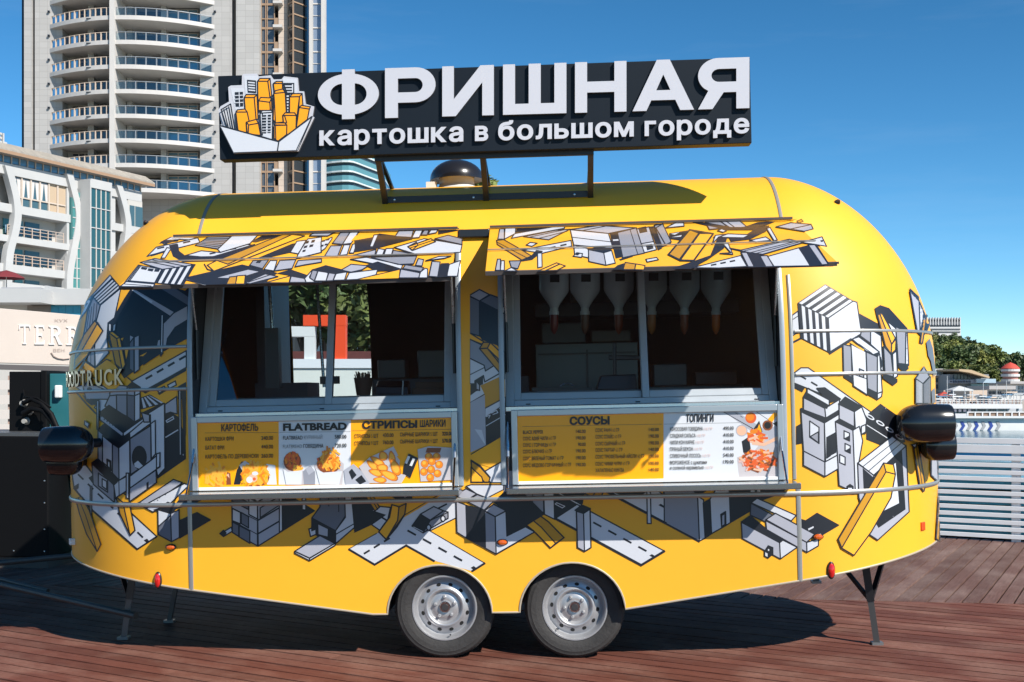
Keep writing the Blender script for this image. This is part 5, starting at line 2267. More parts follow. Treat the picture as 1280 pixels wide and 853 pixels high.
for k in range(2):
    b = MB()
    b.box(-0.1 + 0.02 * k, 0.1 + 0.015 * k, -0.07, 0.07, 0.04 * k + 0.001, 0.04 * k + 0.038, mat('box_kraft', (0.16, 0.095, 0.06), 0.7))
    b.build('box_tray', o, bevel=0.003)
p = on_counter(770)
o = thing('knife_block', 'black angled utensil block with an upright handle behind glass', 'utensil block', p)
b = MB()
b.hexa([(-0.13, -0.06, 0), (0.13, -0.06, 0), (0.13, 0.06, 0), (-0.13, 0.06, 0)], [(-0.10, -0.05, 0.09), (0.12, -0.05, 0.10), (0.12, 0.05, 0.10), (-0.10, 0.05, 0.09)], black)
b.hexa([(-0.02, -0.02, 0.08), (0.0, -0.02, 0.08), (0.0, 0.0, 0.08), (-0.02, 0.0, 0.08)], [(-0.025, -0.02, 0.30), (0.0, -0.02, 0.30), (0.0, 0.0, 0.30), (-0.025, 0.0, 0.30)], black)
b.box(-0.05, 0.16, -0.015, 0.005, 0.19, 0.22, black)
b.build('block', o, bevel=0.006)
p = on_counter(700)
o = thing('serving_tongs', 'black tongs lying on a low tray inside the hatch', 'tongs', p)
b = MB()
b.box(-0.18, 0.2, -0.06, 0.06, 0.0, 0.022, black)
b.tube([(0.0, 0, 0.03), (0.03, 0, 0.05), (0.06, 0, 0.05), (0.09, 0, 0.03)], 0.006, steel)
b.build('tray', o)
# ------------------------------------------------------------------ slatted sea fence
sl_w = mat('fence_white', (0.80, 0.80, 0.80), 0.6, var=0.06, vscale=2.0)
sl_b = mat('fence_blue', (0.05, 0.30, 0.46), 0.5, var=0.1, vscale=3)
def fpt(u, q, z): 
    p = dN * u + nN * q
    return Vector((p.x, p.y, z))
fence = thing('slat_fence', 'white horizontal slat fence with blue back boards along deck edge', 'fence', fpt(-1, FQ, 0))
f0 = fence.location.copy()
U0, U1 = -9.5, 4.5
def fbox(name, u0, u1, q0, q1, z0, z1, mt):
    b = MB()
    b.hexa([fpt(u0, q0, z0) - f0, fpt(u1, q0, z0) - f0, fpt(u1, q1, z0) - f0, fpt(u0, q1, z0) - f0], [fpt(u0, q0, z1) - f0, fpt(u1, q0, z1) - f0, fpt(u1, q1, z1) - f0, fpt(u0, q1, z1) - f0], mt)
    return b.build(name, fence, bevel=0.003)
rs = random.Random(5)
teal = mat('fence_teal', (0.08, 0.38, 0.50), 0.55, var=0.15, vscale=3)
for u0 in (-9.5, -4.83, -0.16):
    u1 = u0 + 4.66
    z = 0.03
    k = 0
    while z < 1.12:
        hh = 0.046 if k < 12 else (0.09 if k < 13 else 0.06)
        dz = rs.uniform(-0.003, 0.003)
        fbox('slat', u0, u1, FQ - 0.03, FQ - 0.008, z + dz, z + hh + dz, sl_w)
        z += 0.0765 if k < 12 else 0.098
        k += 1
    for j in range(6):
        fbox('back_board', u0, u1, FQ + 0.055, FQ + 0.07, 0.05 + j * 0.166, 0.05 + j * 0.166 + 0.13, teal)
    fbox('blue_slat', u0, u1, FQ + 0.0, FQ + 0.012, 0.90, 0.95, mat('fence_azure', (0.02, 0.30, 0.62), 0.4))
for i in range(8):
    u = -9.3 + i * 2.0
    fbox('post', u, u + 0.09, FQ - 0.004, FQ + 0.055, -0.02, 1.07, sl_w)

# ------------------------------------------------------------------ generator and power cabinet left of the trailer
gx = gnd(30, 711)
gen = thing('generator', 'large matt black generator box standing on the deck', 'generator', (gx.x, gx.y, 0), R(-8))
b = MB()
gb = mat('generator_black', (0.004, 0.004, 0.0045), 0.6, spec=0.15)
b.box(-1.4, 0.235, 0.0, 0.9, 0.10, 1.20, gb)
b.build('casing', gen, bevel=0.012)
b = MB()
b.box(-1.38, 0.215, 0.03, 0.87, 0.0, 0.10, mat('generator_skid', (0.06, 0.055, 0.05), 0.7))
b.build('skid', gen)
b = MB()
b.box(-1.4, 0.235, 0.0, 0.9, 1.20, 1.235, mat('generator_lid', (0.10, 0.105, 0.11), 0.35, 0.4))
b.build('lid', gen, bevel=0.004)
for (x, z) in ((0.20, 0.16), (0.20, 0.36), (0.20, 0.60), (-0.10, 0.16), (0.20, 0.80)):
    b = MB()
    b.lathe([(0.008, 0), (0.006, 0.004), (0, 0.005)], steel, Matrix.Translation((x, 0, z)) @ Matrix.Rotation(R(90), 4, 'X'), 8)
    b.build('bolt', gen)
c0 = at(46, 540, 11.0)
cab = thing('power_cabinet', 'black and teal power cabinet with thick cables behind the generator', 'cabinet', (c0.x, c0.y, 0), R(-3))
b = MB()
b.box(-0.27, 0.04, 0.0, 0.5, 0.0, 1.80, gb)
b.box(0.041, 0.10, -0.012, 0.5, 0.0, 1.81, gb)
b.build('casing', cab, bevel=0.008)
b = MB()
b.box(0.101, 0.75, 0.05, 0.5, 0.0, 1.78, mat('cabinet_teal', (0.02, 0.13, 0.15), 0.45))
b.build('teal_side', cab, bevel=0.006)
for (x, z) in ((-0.20, 1.33), (-0.17, 1.42), (-0.22, 1.50)):
    b = MB()
    b.lathe([(0.0, 0.06), (0.022, 0.06), (0.026, 0.02), (0.036, 0.0)], mat('socket_grey', (0.30, 0.29, 0.27), 0.5), Matrix.Translation((x + 0.1, 0, z)) @ Matrix.Rotation(R(90), 4, 'X'), 14)
    b.build('socket', cab, smooth=40)
b = MB()
b.tube([(-0.1, -0.07, 1.40), (0.0, -0.09, 1.45), (0.12, -0.12, 1.43), (0.22, -0.15, 1.33), (0.30, -0.15, 1.15), (0.42, -0.1, 0.7), (0.5, -0.1, 0.02)], 0.028, gb)
b.tube([(-0.1, -0.07, 1.50), (0.0, -0.1, 1.54), (0.10, -0.12, 1.50), (0.22, -0.17, 1.40), (0.33, -0.17, 1.15), (0.46, -0.14, 0.7), (0.56, -0.12, 0.02)], 0.022, gb)
b.tube([(-0.12, -0.02, 1.62), (-0.08, -0.08, 1.56), (0.06, -0.12, 1.55), (0.2, -0.14, 1.46)], 0.009, gb)
b.build('power_cable', cab, smooth=60)
b = MB()
b.box(0.17, 0.23, 0.0, 0.05, 1.55, 1.67, white_pl)
b.build('switch', cab, bevel=0.01)

# ------------------------------------------------------------------ white wall with red and white portals behind the trailer
w0 = at(420, 449, 18)
wall = thing('white_wall', 'low white wall seen through the open serving window', 'wall', (w0.x, 18, 0))
b = MB()
b.box(-3.0, 2.2, 0, 0.35, -0.3, w0.z - 0.14, mat('wall_white', (0.66, 0.68, 0.62), 0.7, var=0.05, vscale=2))
b.build('panel', wall)
b = MB()
b.box(-3.0, 2.2, -0.03, 0.38, w0.z - 0.14, w0.z, mat('wall_cap', (0.7, 0.72, 0.74), 0.6))
b.build('coping', wall)
b = MB()
b.box(-6.0, 6.0, 0, 0.3, -0.3, 2.42, mat('red_brown_wall', (0.12, 0.03, 0.025), 0.7, var=0.2, vscale=4))
tag(b.build('garden_wall', None, loc=(w0.x, 23, 0)), 'dark red garden wall behind the white coping and portals', 'wall')
def portal(name, lab, x0p, x1p, ytp, ybp, d, th, mt, two=True):
    a, c = at(x0p, ytp, d), at(x1p, ybp, d)
    r = thing(name, lab, 'portal', (c.x, d, w0.z))
    h = a.z - w0.z
    L = c.x - a.x
    b = MB()
    b.box(-th, 0, 0, th * 1.1, 0, h - th, mt)
    b.build('leg', r, bevel=0.004)
    if two:
        b = MB()
        b.box(-L, -L + th, 0.002, th * 1.1, 0, h - th, mt)
        b.build('leg', r, bevel=0.004)
    b = MB()
    b.box(-L - 0.003, 0.003, -0.003, th * 1.12, h - th, h, mt)
    b.build('beam', r, bevel=0.004)
portal('red_portal', 'orange red square portal frame standing on the white wall', 379, 432, 394, 455, 18.02, 0.17, mat('portal_red', (0.78, 0.07, 0.012), 0.5), False)
portal('white_portal', 'white square portal frame beside the red one on the wall', 330, 393, 408.2, 455, 18.03, 0.16, mat('portal_white', (0.68, 0.68, 0.66), 0.5))

# ------------------------------------------------------------------ trees
def leafmat(name, c):
    m = mat(name, c, 0.6, var=0.35, vscale=1.2)
    nt = m.node_tree
    b = nt.nodes['Principled BSDF']
    oi = nt.nodes.new('ShaderNodeObjectInfo')
    hs = nt.nodes.new('ShaderNodeHueSaturation')
    mr = nt.nodes.new('ShaderNodeMapRange')
    mr.inputs['To Min'].default_value = 0.65
    mr.inputs['To Max'].default_value = 1.4
    nt.links.new(oi.outputs['Random'], mr.inputs['Value'])
    nt.links.new(mr.outputs[0], hs.inputs['Value'])
    src = b.inputs['Base Color'].links[0].from_socket
    nt.links.new(src, hs.inputs['Color'])
    nt.links.new(hs.outputs[0], b.inputs['Base Color'])
    return m
bark = mat('bark', (0.10, 0.07, 0.05), 0.85, var=0.3, vscale=6)
leaf_a = leafmat('leaf_olive', (0.12, 0.145, 0.035))
leaf_b = leafmat('leaf_dark', (0.055, 0.085, 0.025))
leaf_c = leafmat('leaf_bright', (0.18, 0.19, 0.045))
def crown_mesh(name, rx, rz, n, ls, mt, seed, nc=14):
    r = random.Random(seed)
    cl = []
    for _ in range(nc):
        th, ph = r.uniform(0, 2 * math.pi), r.uniform(-0.5, 1.35)
        q = r.uniform(0.35, 0.8)
        cl.append((rx * q * math.cos(th) * math.cos(ph), rx * q * math.sin(th) * math.cos(ph), rz * q * math.sin(ph), r.uniform(0.25, 0.45) * rx))
    vs, fs = [], []
    for i in range(n):
        c = r.choice(cl)
        while True:
            d = Vector((r.uniform(-1, 1), r.uniform(-1, 1), r.uniform(-1, 1)))
            if 0.2 < d.length < 1:
                break
        d = d.normalized() * (d.length ** 0.35)
        p = Vector(c[:3]) + Vector((d.x * c[3], d.y * c[3], d.z * c[3] * rz / rx * 0.85))
        a = Vector((r.uniform(-1, 1), r.uniform(-1, 1), r.uniform(-.6, .6))).normalized()
        b2 = a.cross(Vector((r.uniform(-1, 1), r.uniform(-1, 1), r.uniform(-1, 1)))).normalized()
        s = ls * r.uniform(0.6, 1.3)
        o = len(vs)
        vs += [p - a * s, p + b2 * s * 0.45, p + a * s, p - b2 * s * 0.45]
        fs.append((o, o + 1, o + 2, o + 3))
    b = MB()
    b.add(vs, fs, mt)
    return b.mesh(name, fix=False), cl
def trunk_mesh(name, h, r, cl):
    b = MB()
    b.tube([(0, 0, 0), (0.03 * h, 0, h * 0.4), (0, 0.02 * h, h * 0.8)], r, bark, 8, r * 0.6)
    for c in cl[:7]:
        b.tube([(0, 0, h * 0.62), (c[0] * 0.5, c[1] * 0.5, h + c[2] * 0.4), (c[0], c[1], h + c[2])], r * 0.45, bark, 5, r * 0.12)
    return b.mesh(name)
def tree(name, lab, loc, h, rx, rz, n, ls, mt, seed, group=None, meshes=None):
    t = thing(name, lab, 'tree', loc, 0, group)
    if meshes is None:
        cm, cl = crown_mesh(name + '_crown', rx, rz, n, ls, mt, seed)
        tm = trunk_mesh(name + '_trunk', h, max(0.05, rx * 0.07), cl)
    else:
        cm, tm = meshes
    c = link('crown', cm, t)
    c.location = (0, 0, h)
    link('trunk', tm, t)
    return t, (cm, tm)
for i, (px, py, d, h, rx, n, mt) in enumerate(((385, 375, 27, 3.4, 1.9, 2600, leaf_b), (400, 340, 31, 5.0, 2.2, 2600, leaf_a), (436, 380, 29, 3.4, 1.5, 2600, leaf_c), (452, 420, 26, 2.6, 1.2, 2000, leaf_a), (465, 350, 33, 5.2, 2.0, 2400, leaf_b), (425, 345, 36, 6.0, 2.4, 2400, leaf_a))):
    p = at(px, py, d)
    tree('garden_tree', ['dark spreading tree above the red garden wall', 'tall olive green tree behind the white portal', 'bright green bushy tree right of the red portal', 'low olive green shrub tree by the wall end', 'tall dark tree furthest behind the garden wall', 'highest olive tree between the two portals'][i], (p.x, d, -0.3), p.z + 0.3, rx, rx * 1.05, n, 0.16, mt, 20 + i, 'garden trees seen through the hatch')
p = at(606, 222, 62)
tree('tall_tree', 'treetop showing above the trailer roof beside the dome vent', (p.x, 62, -0.3), p.z - 0.4, 0.95, 1.3, 800, 0.2, leaf_a, 41)
# ------------------------------------------------------------------ apartment tower
TD = 140.0
tx = (215 - 640) * TD / F
tower = thing('apartment_tower', 'tall beige apartment tower with curved balconies and glazed corner bays', 'tower', (tx, TD, 0))
def lx(px, d=TD): return (px - 640) * d / F - tx
def lz(py, d=TD): return EYE + (HZ - py) * d / F
tile = brickmat('tower_tile', (0.38, 0.365, 0.35), (0.28, 0.265, 0.25), 1.0, 0.72, 0.018)
tile2 = brickmat('tower_tile_pink', (0.50, 0.41, 0.34), (0.27, 0.22, 0.18), 0.9, 0.72, 0.02)
slab_m = mat('tower_slab', (0.50, 0.475, 0.45), 0.7, var=0.05, vscale=0.5)
tdark = mat('tower_dark_glass', (0.02, 0.022, 0.027), 0.12, spec=0.6)
tblue = mat('tower_blue_glass', (0.09, 0.20, 0.27), 0.06, 0.3, spec=0.9)
bronze = mat('tower_bronze', (0.30, 0.20, 0.13), 0.5)
brown_in = mat('tower_recess', (0.10, 0.075, 0.06), 0.8)
HT = 75.0
b = MB()
for a, c, y0, mt in ((30, 40, 0, tile), (43.5, 78, 0, tile), (250, 290, 0, tile), (296.5, 325.5, -0.6, tile), (347, 359, 0.5, tile2), (387, 391, -0.4, slab_m), (402, 406.5, -0.4, slab_m)):
    b.box(lx(a), lx(c), y0, 14 if c < 330 else (3.0 if c < 370 else 0.9), -0.3, HT, mt)
b.box(lx(40), lx(43.5), 0.5, 13, -0.3, HT, tdark)
b.box(lx(78), lx(250), 1.8, 13, -0.3, HT, tile)
b.box(lx(290), lx(296.5), 0.8, 13, -0.3, HT, mat('tower_brown', (0.26, 0.19, 0.14), 0.7))
b.box(lx(342), lx(347), 2.4, 12, -0.3, HT, brown_in)
b.build('wall', tower)
for a, c, y0, mt in ((22, 30, 1.2, tdark), (325.5, 342, 0.6, mat('tower_bay_glass', (0.07, 0.085, 0.10), 0.1, spec=0.8)), (383, 387, 0.4, tblue), (391, 402, 0.2, mat('tower_pale_glass', (0.22, 0.27, 0.34), 0.1, 0.2, spec=0.8))):
    b = MB()
    b.box(lx(a), lx(c), y0, 12.8 if c < 345 else 0.85, -0.3, HT - 0.4, mt)
    b.build('glazing', tower)
# angled corner bay
b = MB()
b.hexa([(lx(359.5), 0.3, -0.3), (lx(368), -0.7, -0.3), (lx(383), 1.2, -0.3), (lx(383), 1.5, -0.3), (lx(359.5), 3, -0.3)], [(lx(359.5), 0.3, HT - .5), (lx(368), -0.7, HT - .5), (lx(383), 1.2, HT - .5), (lx(383), 1.5, HT - .5), (lx(359.5), 3, HT - .5)], mat('tower_corner_glass', (0.03, 0.035, 0.04), 0.1, spec=0.8))
b.build('corner_bay', tower)
FH = 2.897
Z0 = 45.5
ca, cb_, bul = lx(62), lx(268), 3.6
def arcp(t, dr=0.0):
    x = ca + (cb_ - ca) * t
    return (x, -(bul) * (1 - (2 * t - 1) ** 2) - dr)
tt = np.linspace(0, 1, 25)
def mesh_of(fn, name, smooth=False):
    q = MB()
    fn(q)
    return q.mesh(name, smooth)
def f_slab(q):
    pts = [arcp(t) for t in tt] + [(cb_, 1.78), (ca, 1.78)]
    q.hexa([(x, y, 0) for x, y in pts], [(x, y, 0.5) for x, y in pts], slab_m)
def f_slot(q):
    x, y = arcp(0.3)
    q.box(x - 0.45, x + 0.45, y - 0.03, y + 0.2, 0.22, 0.32, tdark)
glz = {'L': glass('balcony_glass_amber_reflection', (0.55, 0.40, 0.28), 0.08), 'R': glass('balcony_glass_blue', (0.58, 0.72, 0.76), 0.08)}  # left tint paints an amber reflection into the glass colour
def f_rail(q, t0, t1, n, g, pm_):
    ts = np.linspace(t0, t1, n)
    for i in range(n - 1):
        a, c = arcp(ts[i], -0.25), arcp(ts[i + 1], -0.25)
        q.add([(a[0], a[1], 0.5), (c[0], c[1], 0.5), (c[0], c[1], 1.38), (a[0], a[1], 1.38)], [(0, 1, 2, 3)], g)
def f_post(q, t0, t1, n, pm_):
    ts = np.linspace(t0, t1, n)
    for t in ts:
        a = arcp(t, -0.2)
        q.box(a[0] - 0.06, a[0] + 0.06, a[1] - 0.06, a[1] + 0.06, 0.5, 1.5, pm_)
    for i in range(n - 1):
        q.bar(arcp(ts[i], -0.2) + (1.48,), arcp(ts[i + 1], -0.2) + (1.48,), 0.07, 0.07, pm_)
pale = mat('rail_pale', (0.50, 0.40, 0.32), 0.5)
greym = mat('rail_grey', (0.30, 0.31, 0.32), 0.4, 0.4)
M_ = dict(slab=mesh_of(f_slab, 'slab'), slot=mesh_of(f_slot, 'slot'),
          ga=mesh_of(lambda q: f_rail(q, 0.02, 0.26, 6, glz['L'], pale), 'ga'), gb=mesh_of(lambda q: f_rail(q, 0.27, 0.44, 4, glz['R'], pale), 'gb'), gc=mesh_of(lambda q: f_rail(q, 0.46, 0.98, 9, glz['R'], greym), 'gc'),
          pa=mesh_of(lambda q: f_post(q, 0.01, 0.44, 13, pale), 'pa'), pb=mesh_of(lambda q: f_post(q, 0.46, 0.985, 10, greym), 'pb'))
def win(q, a, c, n, g, fm_, y=1.7, h0=0.5, h1=2.75, tr=None):
    x0, x1 = lx(a), lx(c)
    q.box(x0, x1, y, y + 0.1, h0, h1, g)
    for i in range(n + 1):
        x = x0 + (x1 - x0) * i / n
        q.box(x - 0.06, x + 0.06, y - 0.06, y + 0.02, h0, h1, fm_)
    q.box(x0, x1, y - 0.06, y + 0.02, h1 - 0.12, h1, fm_)
    if tr:
        q.box(x0, x1, y - 0.06, y + 0.02, tr, tr + 0.14, fm_)
wfr = mat('tower_frame', (0.30, 0.26, 0.23), 0.5)
M_['w1'] = mesh_of(lambda q: win(q, 84, 108, 3, tdark, wfr, tr=2.2), 'w1')
M_['w2'] = mesh_of(lambda q: win(q, 118, 147, 1, mat('tower_loggia', (0.055, 0.045, 0.04), 0.6), wfr), 'w2')
M_['w3'] = mesh_of(lambda q: win(q, 166, 200, 1, mat('tower_loggia', (0.055, 0.045, 0.04), 0.6), wfr), 'w3')
M_['w4'] = mesh_of(lambda q: win(q, 207, 244, 3, tblue, wfr, y=1.2, tr=2.25), 'w4')
for i_, (a_, c_) in enumerate(((109, 116.5), (158, 164.5), (200.5, 206.5))):
    M_['pil%d' % i_] = mesh_of(lambda q, a_=a_, c_=c_: q.box(lx(a_), lx(c_), 0.2, 1.79, 0.5, FH, tile), 'pil')
names = dict(slab='balcony_slab', slot='overflow_slot', ga='balcony_glass', gb='balcony_glass', gc='balcony_glass', pa='balcony_rail', pb='balcony_rail', w1='window', w2='loggia_opening', w3='loggia_opening', w4='window', pil0='pilaster', pil1='pilaster', pil2='pilaster')
def f_bay(q):
    q.box(lx(325), lx(342.3), 0.45, 0.62, 0.1, 0.35, bronze)
    q.box(lx(325), lx(342.3), 0.45, 0.62, 1.3, 1.42, bronze)
    for px in (325.6, 331, 333, 342):
        q.box(lx(px) - 0.05, lx(px) + 0.05, 0.42, 0.62, 0, FH, bronze)
def f_nook(q):
    q.box(lx(341.8), lx(353), -0.4, 2.4, 0.1, 0.42, slab_m)
    q.box(lx(342.3), lx(346.8), 0.2, 0.3, 0.42, 1.4, bronze)
def f_corner(q):
    for zz in (0.15, 1.6):
        q.bar((lx(359.5), 0.25, zz), (lx(368), -0.75, zz), 0.12, 0.16, bronze)
        q.bar((lx(368), -0.75, zz), (lx(383), 1.15, zz), 0.12, 0.16, bronze)
    q.bar((lx(368), -0.75, 0), (lx(368), -0.75, FH), 0.16, 0.16, bronze)
    q.bar((lx(359.5), 0.25, 0), (lx(359.5), 0.25, FH), 0.16, 0.16, bronze)
def f_pg(q):
    q.box(lx(391), lx(402), 0.1, 0.21, 0.1, 0.25, slab_m)
    q.box(lx(391), lx(402), 0.12, 0.21, 1.6, 1.68, slab_m)
for k, fn, nm in (('bay', f_bay, 'bay_mullions'), ('nook', f_nook, 'small_balcony'), ('cor', f_corner, 'bay_mullions'), ('pg', f_pg, 'window_bars')):
    M_[k] = mesh_of(fn, nm)
    names[k] = nm
for fl_ in range(-7, 4):
    for k, me in M_.items():
        link(names[k], me, tower, (0, 0, Z0 + fl_ * FH))
b = MB()
for px, z in [(287 if i % 2 else 60, 0) for i in range(2)]:
    pass
for fl_ in range(-7, 4):
    for px in (61.5, 269):
        b.box(lx(px) - 0.12, lx(px) + 0.12, -0.25, 0.02, Z0 + fl_ * FH - 0.95, Z0 + fl_ * FH - 0.75, tdark)
o = b.build('wall_lights', tower)
o['kind'] = 'stuff'
b = MB()
px_, py_ = arcp(0.443)
b.box(px_ - 0.28, px_ + 0.32, py_ - 0.25, 1.79, -0.3, HT, slab_m)
b.build('centre_pier', tower)

# ------------------------------------------------------------------ hotel with white curved fins
HA, HB = Vector((-49, 111, 0)), Vector((-40.5, 129, 0))
hu_ = (HB - HA).normalized()
hn_ = Vector((hu_.y, -hu_.x, 0))
hotel = thing('white_hotel', 'white hotel with curved fins, tin roof and glass lift shaft', 'hotel', HA)
hotel.rotation_euler = (0, 0, math.atan2(hu_.y, hu_.x))
# local: x = along the facade, -y = outward, z up
def hx(px):
    p = onplane(px, HZ, HA, hn_)
    return (p - HA).dot(hu_)
D50 = onplane(50, HZ, HA, hn_).y
def hz(py): return EYE + (HZ - py) * D50 / F
def hpt(px, py):
    p = onplane(px, py, HA, hn_)
    return (p - HA).dot(hu_), p.z
hw_m = mat('hotel_white', (0.42, 0.42, 0.415), 0.65, var=0.04, vscale=0.6)
hsh = mat('hotel_offwhite', (0.44, 0.42, 0.39), 0.7)
hgl = mat('hotel_glass', (0.05, 0.10, 0.12), 0.08, spec=0.8)
hteal = mat('hotel_teal_glass', (0.05, 0.20, 0.20), 0.1, spec=0.8)
hbr = mat('hotel_brown', (0.30, 0.19, 0.12), 0.7)
hor = mat('hotel_orange', (0.55, 0.30, 0.11), 0.6)
X0, X1 = hx(-60), hx(177)
b = MB()
b.box(X0, X1, 1.6, 12, -0.3, hz(213), hsh)
b.box(hx(97), hx(146), 0.2, 1.6, -0.3, hz(214), hw_m)
b.box(hx(160), X1 + 0.1, 0.0, 1.59, hz(300), hz(226), hsh)
b.build('wall', hotel)
for i, (yt, yb) in enumerate(((213, 226.5), (262, 272), (300, 308), (335, 345), (357, 372))):
    b = MB()
    b.box(X0 - 0.01, X1 + 0.02, -0.02 - 0.01 * i, 1.601, hz(yb), hz(yt), hw_m)
    b.build('floor_slab', hotel)
for px in (-6, 84, 158):
    b = MB()
    b.box(hx(px), hx(px + 3), 0.05, 1.62, 0, hz(228), hw_m)
    b.build('partition', hotel)
# curtained window band
xs = np.linspace(hx(17), hx(84), 7)
for i in range(6):
    b = MB()
    b.box(xs[i], xs[i + 1], 0.25, 0.3, hz(261.9), hz(226.6), hgl if i < 4 else mat('curtain_tan', (0.42, 0.32, 0.22), 0.8))
    o = b.build('window', hotel)
    b = MB()
    b.box(xs[i] - 0.08, xs[i] + 0.08, 0.1, 0.26, hz(261.9), hz(226.6), mat('hotel_frame', (0.5, 0.42, 0.35), 0.5))
    b.box(xs[i] + 0.08, xs[i + 1] - 0.08, 0.12, 0.24, hz(252), hz(250.4), mat('hotel_frame', (0.5, 0.42, 0.35), 0.5))
    b.build('frame', o)
    if i < 4:
        b = MB()
        w_ = xs[i + 1] - xs[i]
        cur = mat('curtain_grey', (0.52, 0.49, 0.47), 0.8)
        b.hexa([(xs[i] + .1, .22, hz(228)), (xs[i] + w_ * .48, .22, hz(228)), (xs[i] + w_ * .3, .22, hz(250)), (xs[i] + .1, .22, hz(250))], [(xs[i] + .1, .249, hz(228)), (xs[i] + w_ * .48, .249, hz(228)), (xs[i] + w_ * .3, .249, hz(250)), (xs[i] + .1, .249, hz(250))], cur)
        b.hexa([(xs[i] + w_ * .52, .22, hz(228)), (xs[i + 1] - .1, .22, hz(228)), (xs[i + 1] - .1, .22, hz(250)), (xs[i] + w_ * .7, .22, hz(250))], [(xs[i] + w_ * .52, .249, hz(228)), (xs[i + 1] - .1, .249, hz(228)), (xs[i + 1] - .1, .249, hz(250)), (xs[i] + w_ * .7, .249, hz(250))], cur)
        b.build('curtain', o)
# two balcony storeys
for (yt, yb) in ((272, 300), (308, 335), (345, 357)):
    for px0, px1, mt in ((-30, -6, hgl), (18, 28, hteal), (32, 42, hteal), (45, 63, hgl), (-5, 5, hteal)):
        b = MB()
        b.box(hx(px0), hx(px1), 1.5, 1.61, hz(yb), hz(yt + 5), mt)
        o = b.build('window', hotel)
    if yb > 350:
        continue
    b = MB()
    for px0, px1 in ((-40, -7), (10, 80)):
        x0, x1 = hx(px0), hx(px1)
        for q in (0.35, 0.7, 1.0):
            b.box(x0, x1, 0.05, 0.10, hz(yb) + q, hz(yb) + q + 0.05, mat('hotel_rail', (0.45, 0.36, 0.30), 0.5))
        for k in range(8):
            xx = x0 + (x1 - x0) * k / 7
            b.box(xx - 0.04, xx + 0.04, 0.04, 0.11, hz(yb), hz(yb) + 1.05, mat('hotel_rail', (0.45, 0.36, 0.30), 0.5))
    b.build('balcony_rail', hotel)
    b = MB()
    b.box(hx(10), hx(66), 0.12, 0.14, hz(yb) + 0.1, hz(yb) + 0.95, glass('hotel_rail_glass', (0.6, 0.72, 0.72), 0.1))
    b.build('balcony_glass', hotel)
    for k, px0 in enumerate((20, 27, 35, 48, 55)):
        b = MB()
        x = hx(px0)
        col = mat('balcony_chair_a', (0.2, 0.36, 0.5), 0.7) if yb < 310 else mat('balcony_chair_b', (0.33, 0.2, 0.12), 0.7)
        b.box(x - .35, x + .35, .5, 1.1, hz(yb) + .35, hz(yb) + .5, col)
        b.box(x - .35, x + .35, 1.0, 1.1, hz(yb) + .5, hz(yb) + 1.15, col)
        for sx in (-.3, .3):
            b.box(x + sx - .04, x + sx + .04, .55, .62, hz(yb), hz(yb) + .35, col)
        b.build('balcony_chair', hotel)
# open top terrace and roof
b = MB()
b.box(X0, X1, 4.0, 4.3, hz(213), hz(199), hbr)
b.box(X0, hx(60), 3.8, 3.99, hz(212), hz(199.2), mat('terrace_dark', (0.03, 0.028, 0.03), 0.4))
b.build('terrace_wall', hotel)
for px in (5, 32.5, 57, 83, 112, 147):
    b = MB()
    b.box(hx(px) - 0.45, hx(px) + 0.45, 0.5, 1.3, hz(213), hz(199), hor if px in (5, 83, 147) else hsh)
    b.build('column', hotel)
b = MB()
xx = np.linspace(X0, X1, 26)
for x in xx:
    b.box(x - 0.05, x + 0.05, 0.1, 0.2, hz(213), hz(213) + 0.8, pale)
b.box(X0, X1, 0.1, 0.2, hz(213) + 0.75, hz(213) + 0.83, pale)
b.build('terrace_rail', hotel)
b = MB()
b.box(X0, X1, 0.22, 0.24, hz(213) + 0.1, hz(213) + 0.72, mat('hotel_blue_glass', (0.10, 0.22, 0.34), 0.1, spec=0.8))
b.build('terrace_glass', hotel)
b = MB()
zr = hz(199.5)
b.hexa([(X0, -1.0, zr - 0.3), (X0, -1.0, zr + 0.05), (X0, 0.4, zr + 0.9), (X0, 5.5, zr + 0.9), (X0, 5.5, zr - 0.25)], [(X1 + 1, -1.0, zr - 0.3), (X1 + 1, -1.0, zr + 0.05), (X1 + 1, 0.4, zr + 0.9), (X1 + 1, 5.5, zr + 0.9), (X1 + 1, 5.5, zr - 0.25)], mat('tin_roof', (0.30, 0.27, 0.23), 0.5, var=0.2, vscale=0.7, stretch=(6, 1, 1)))
b.box(X0, X1 + 0.98, -1.03, -0.985, zr - 0.4, zr - 0.1, hbr)
b.build('roof', hotel)
for ch, px0 in (('E', 0.8), ('L', 6.6)):
    v, f = text_mesh(ch, 1.0, 0.03, 0.5)
    b = MB()
    b.add([(hx(px0) + x * 1.0, 0.5 + z * -0.3, zr + 0.85 + y * 1.35) for x, y, z in v], f, hw_m)
    b.build('roof_letter', hotel, fix=False)
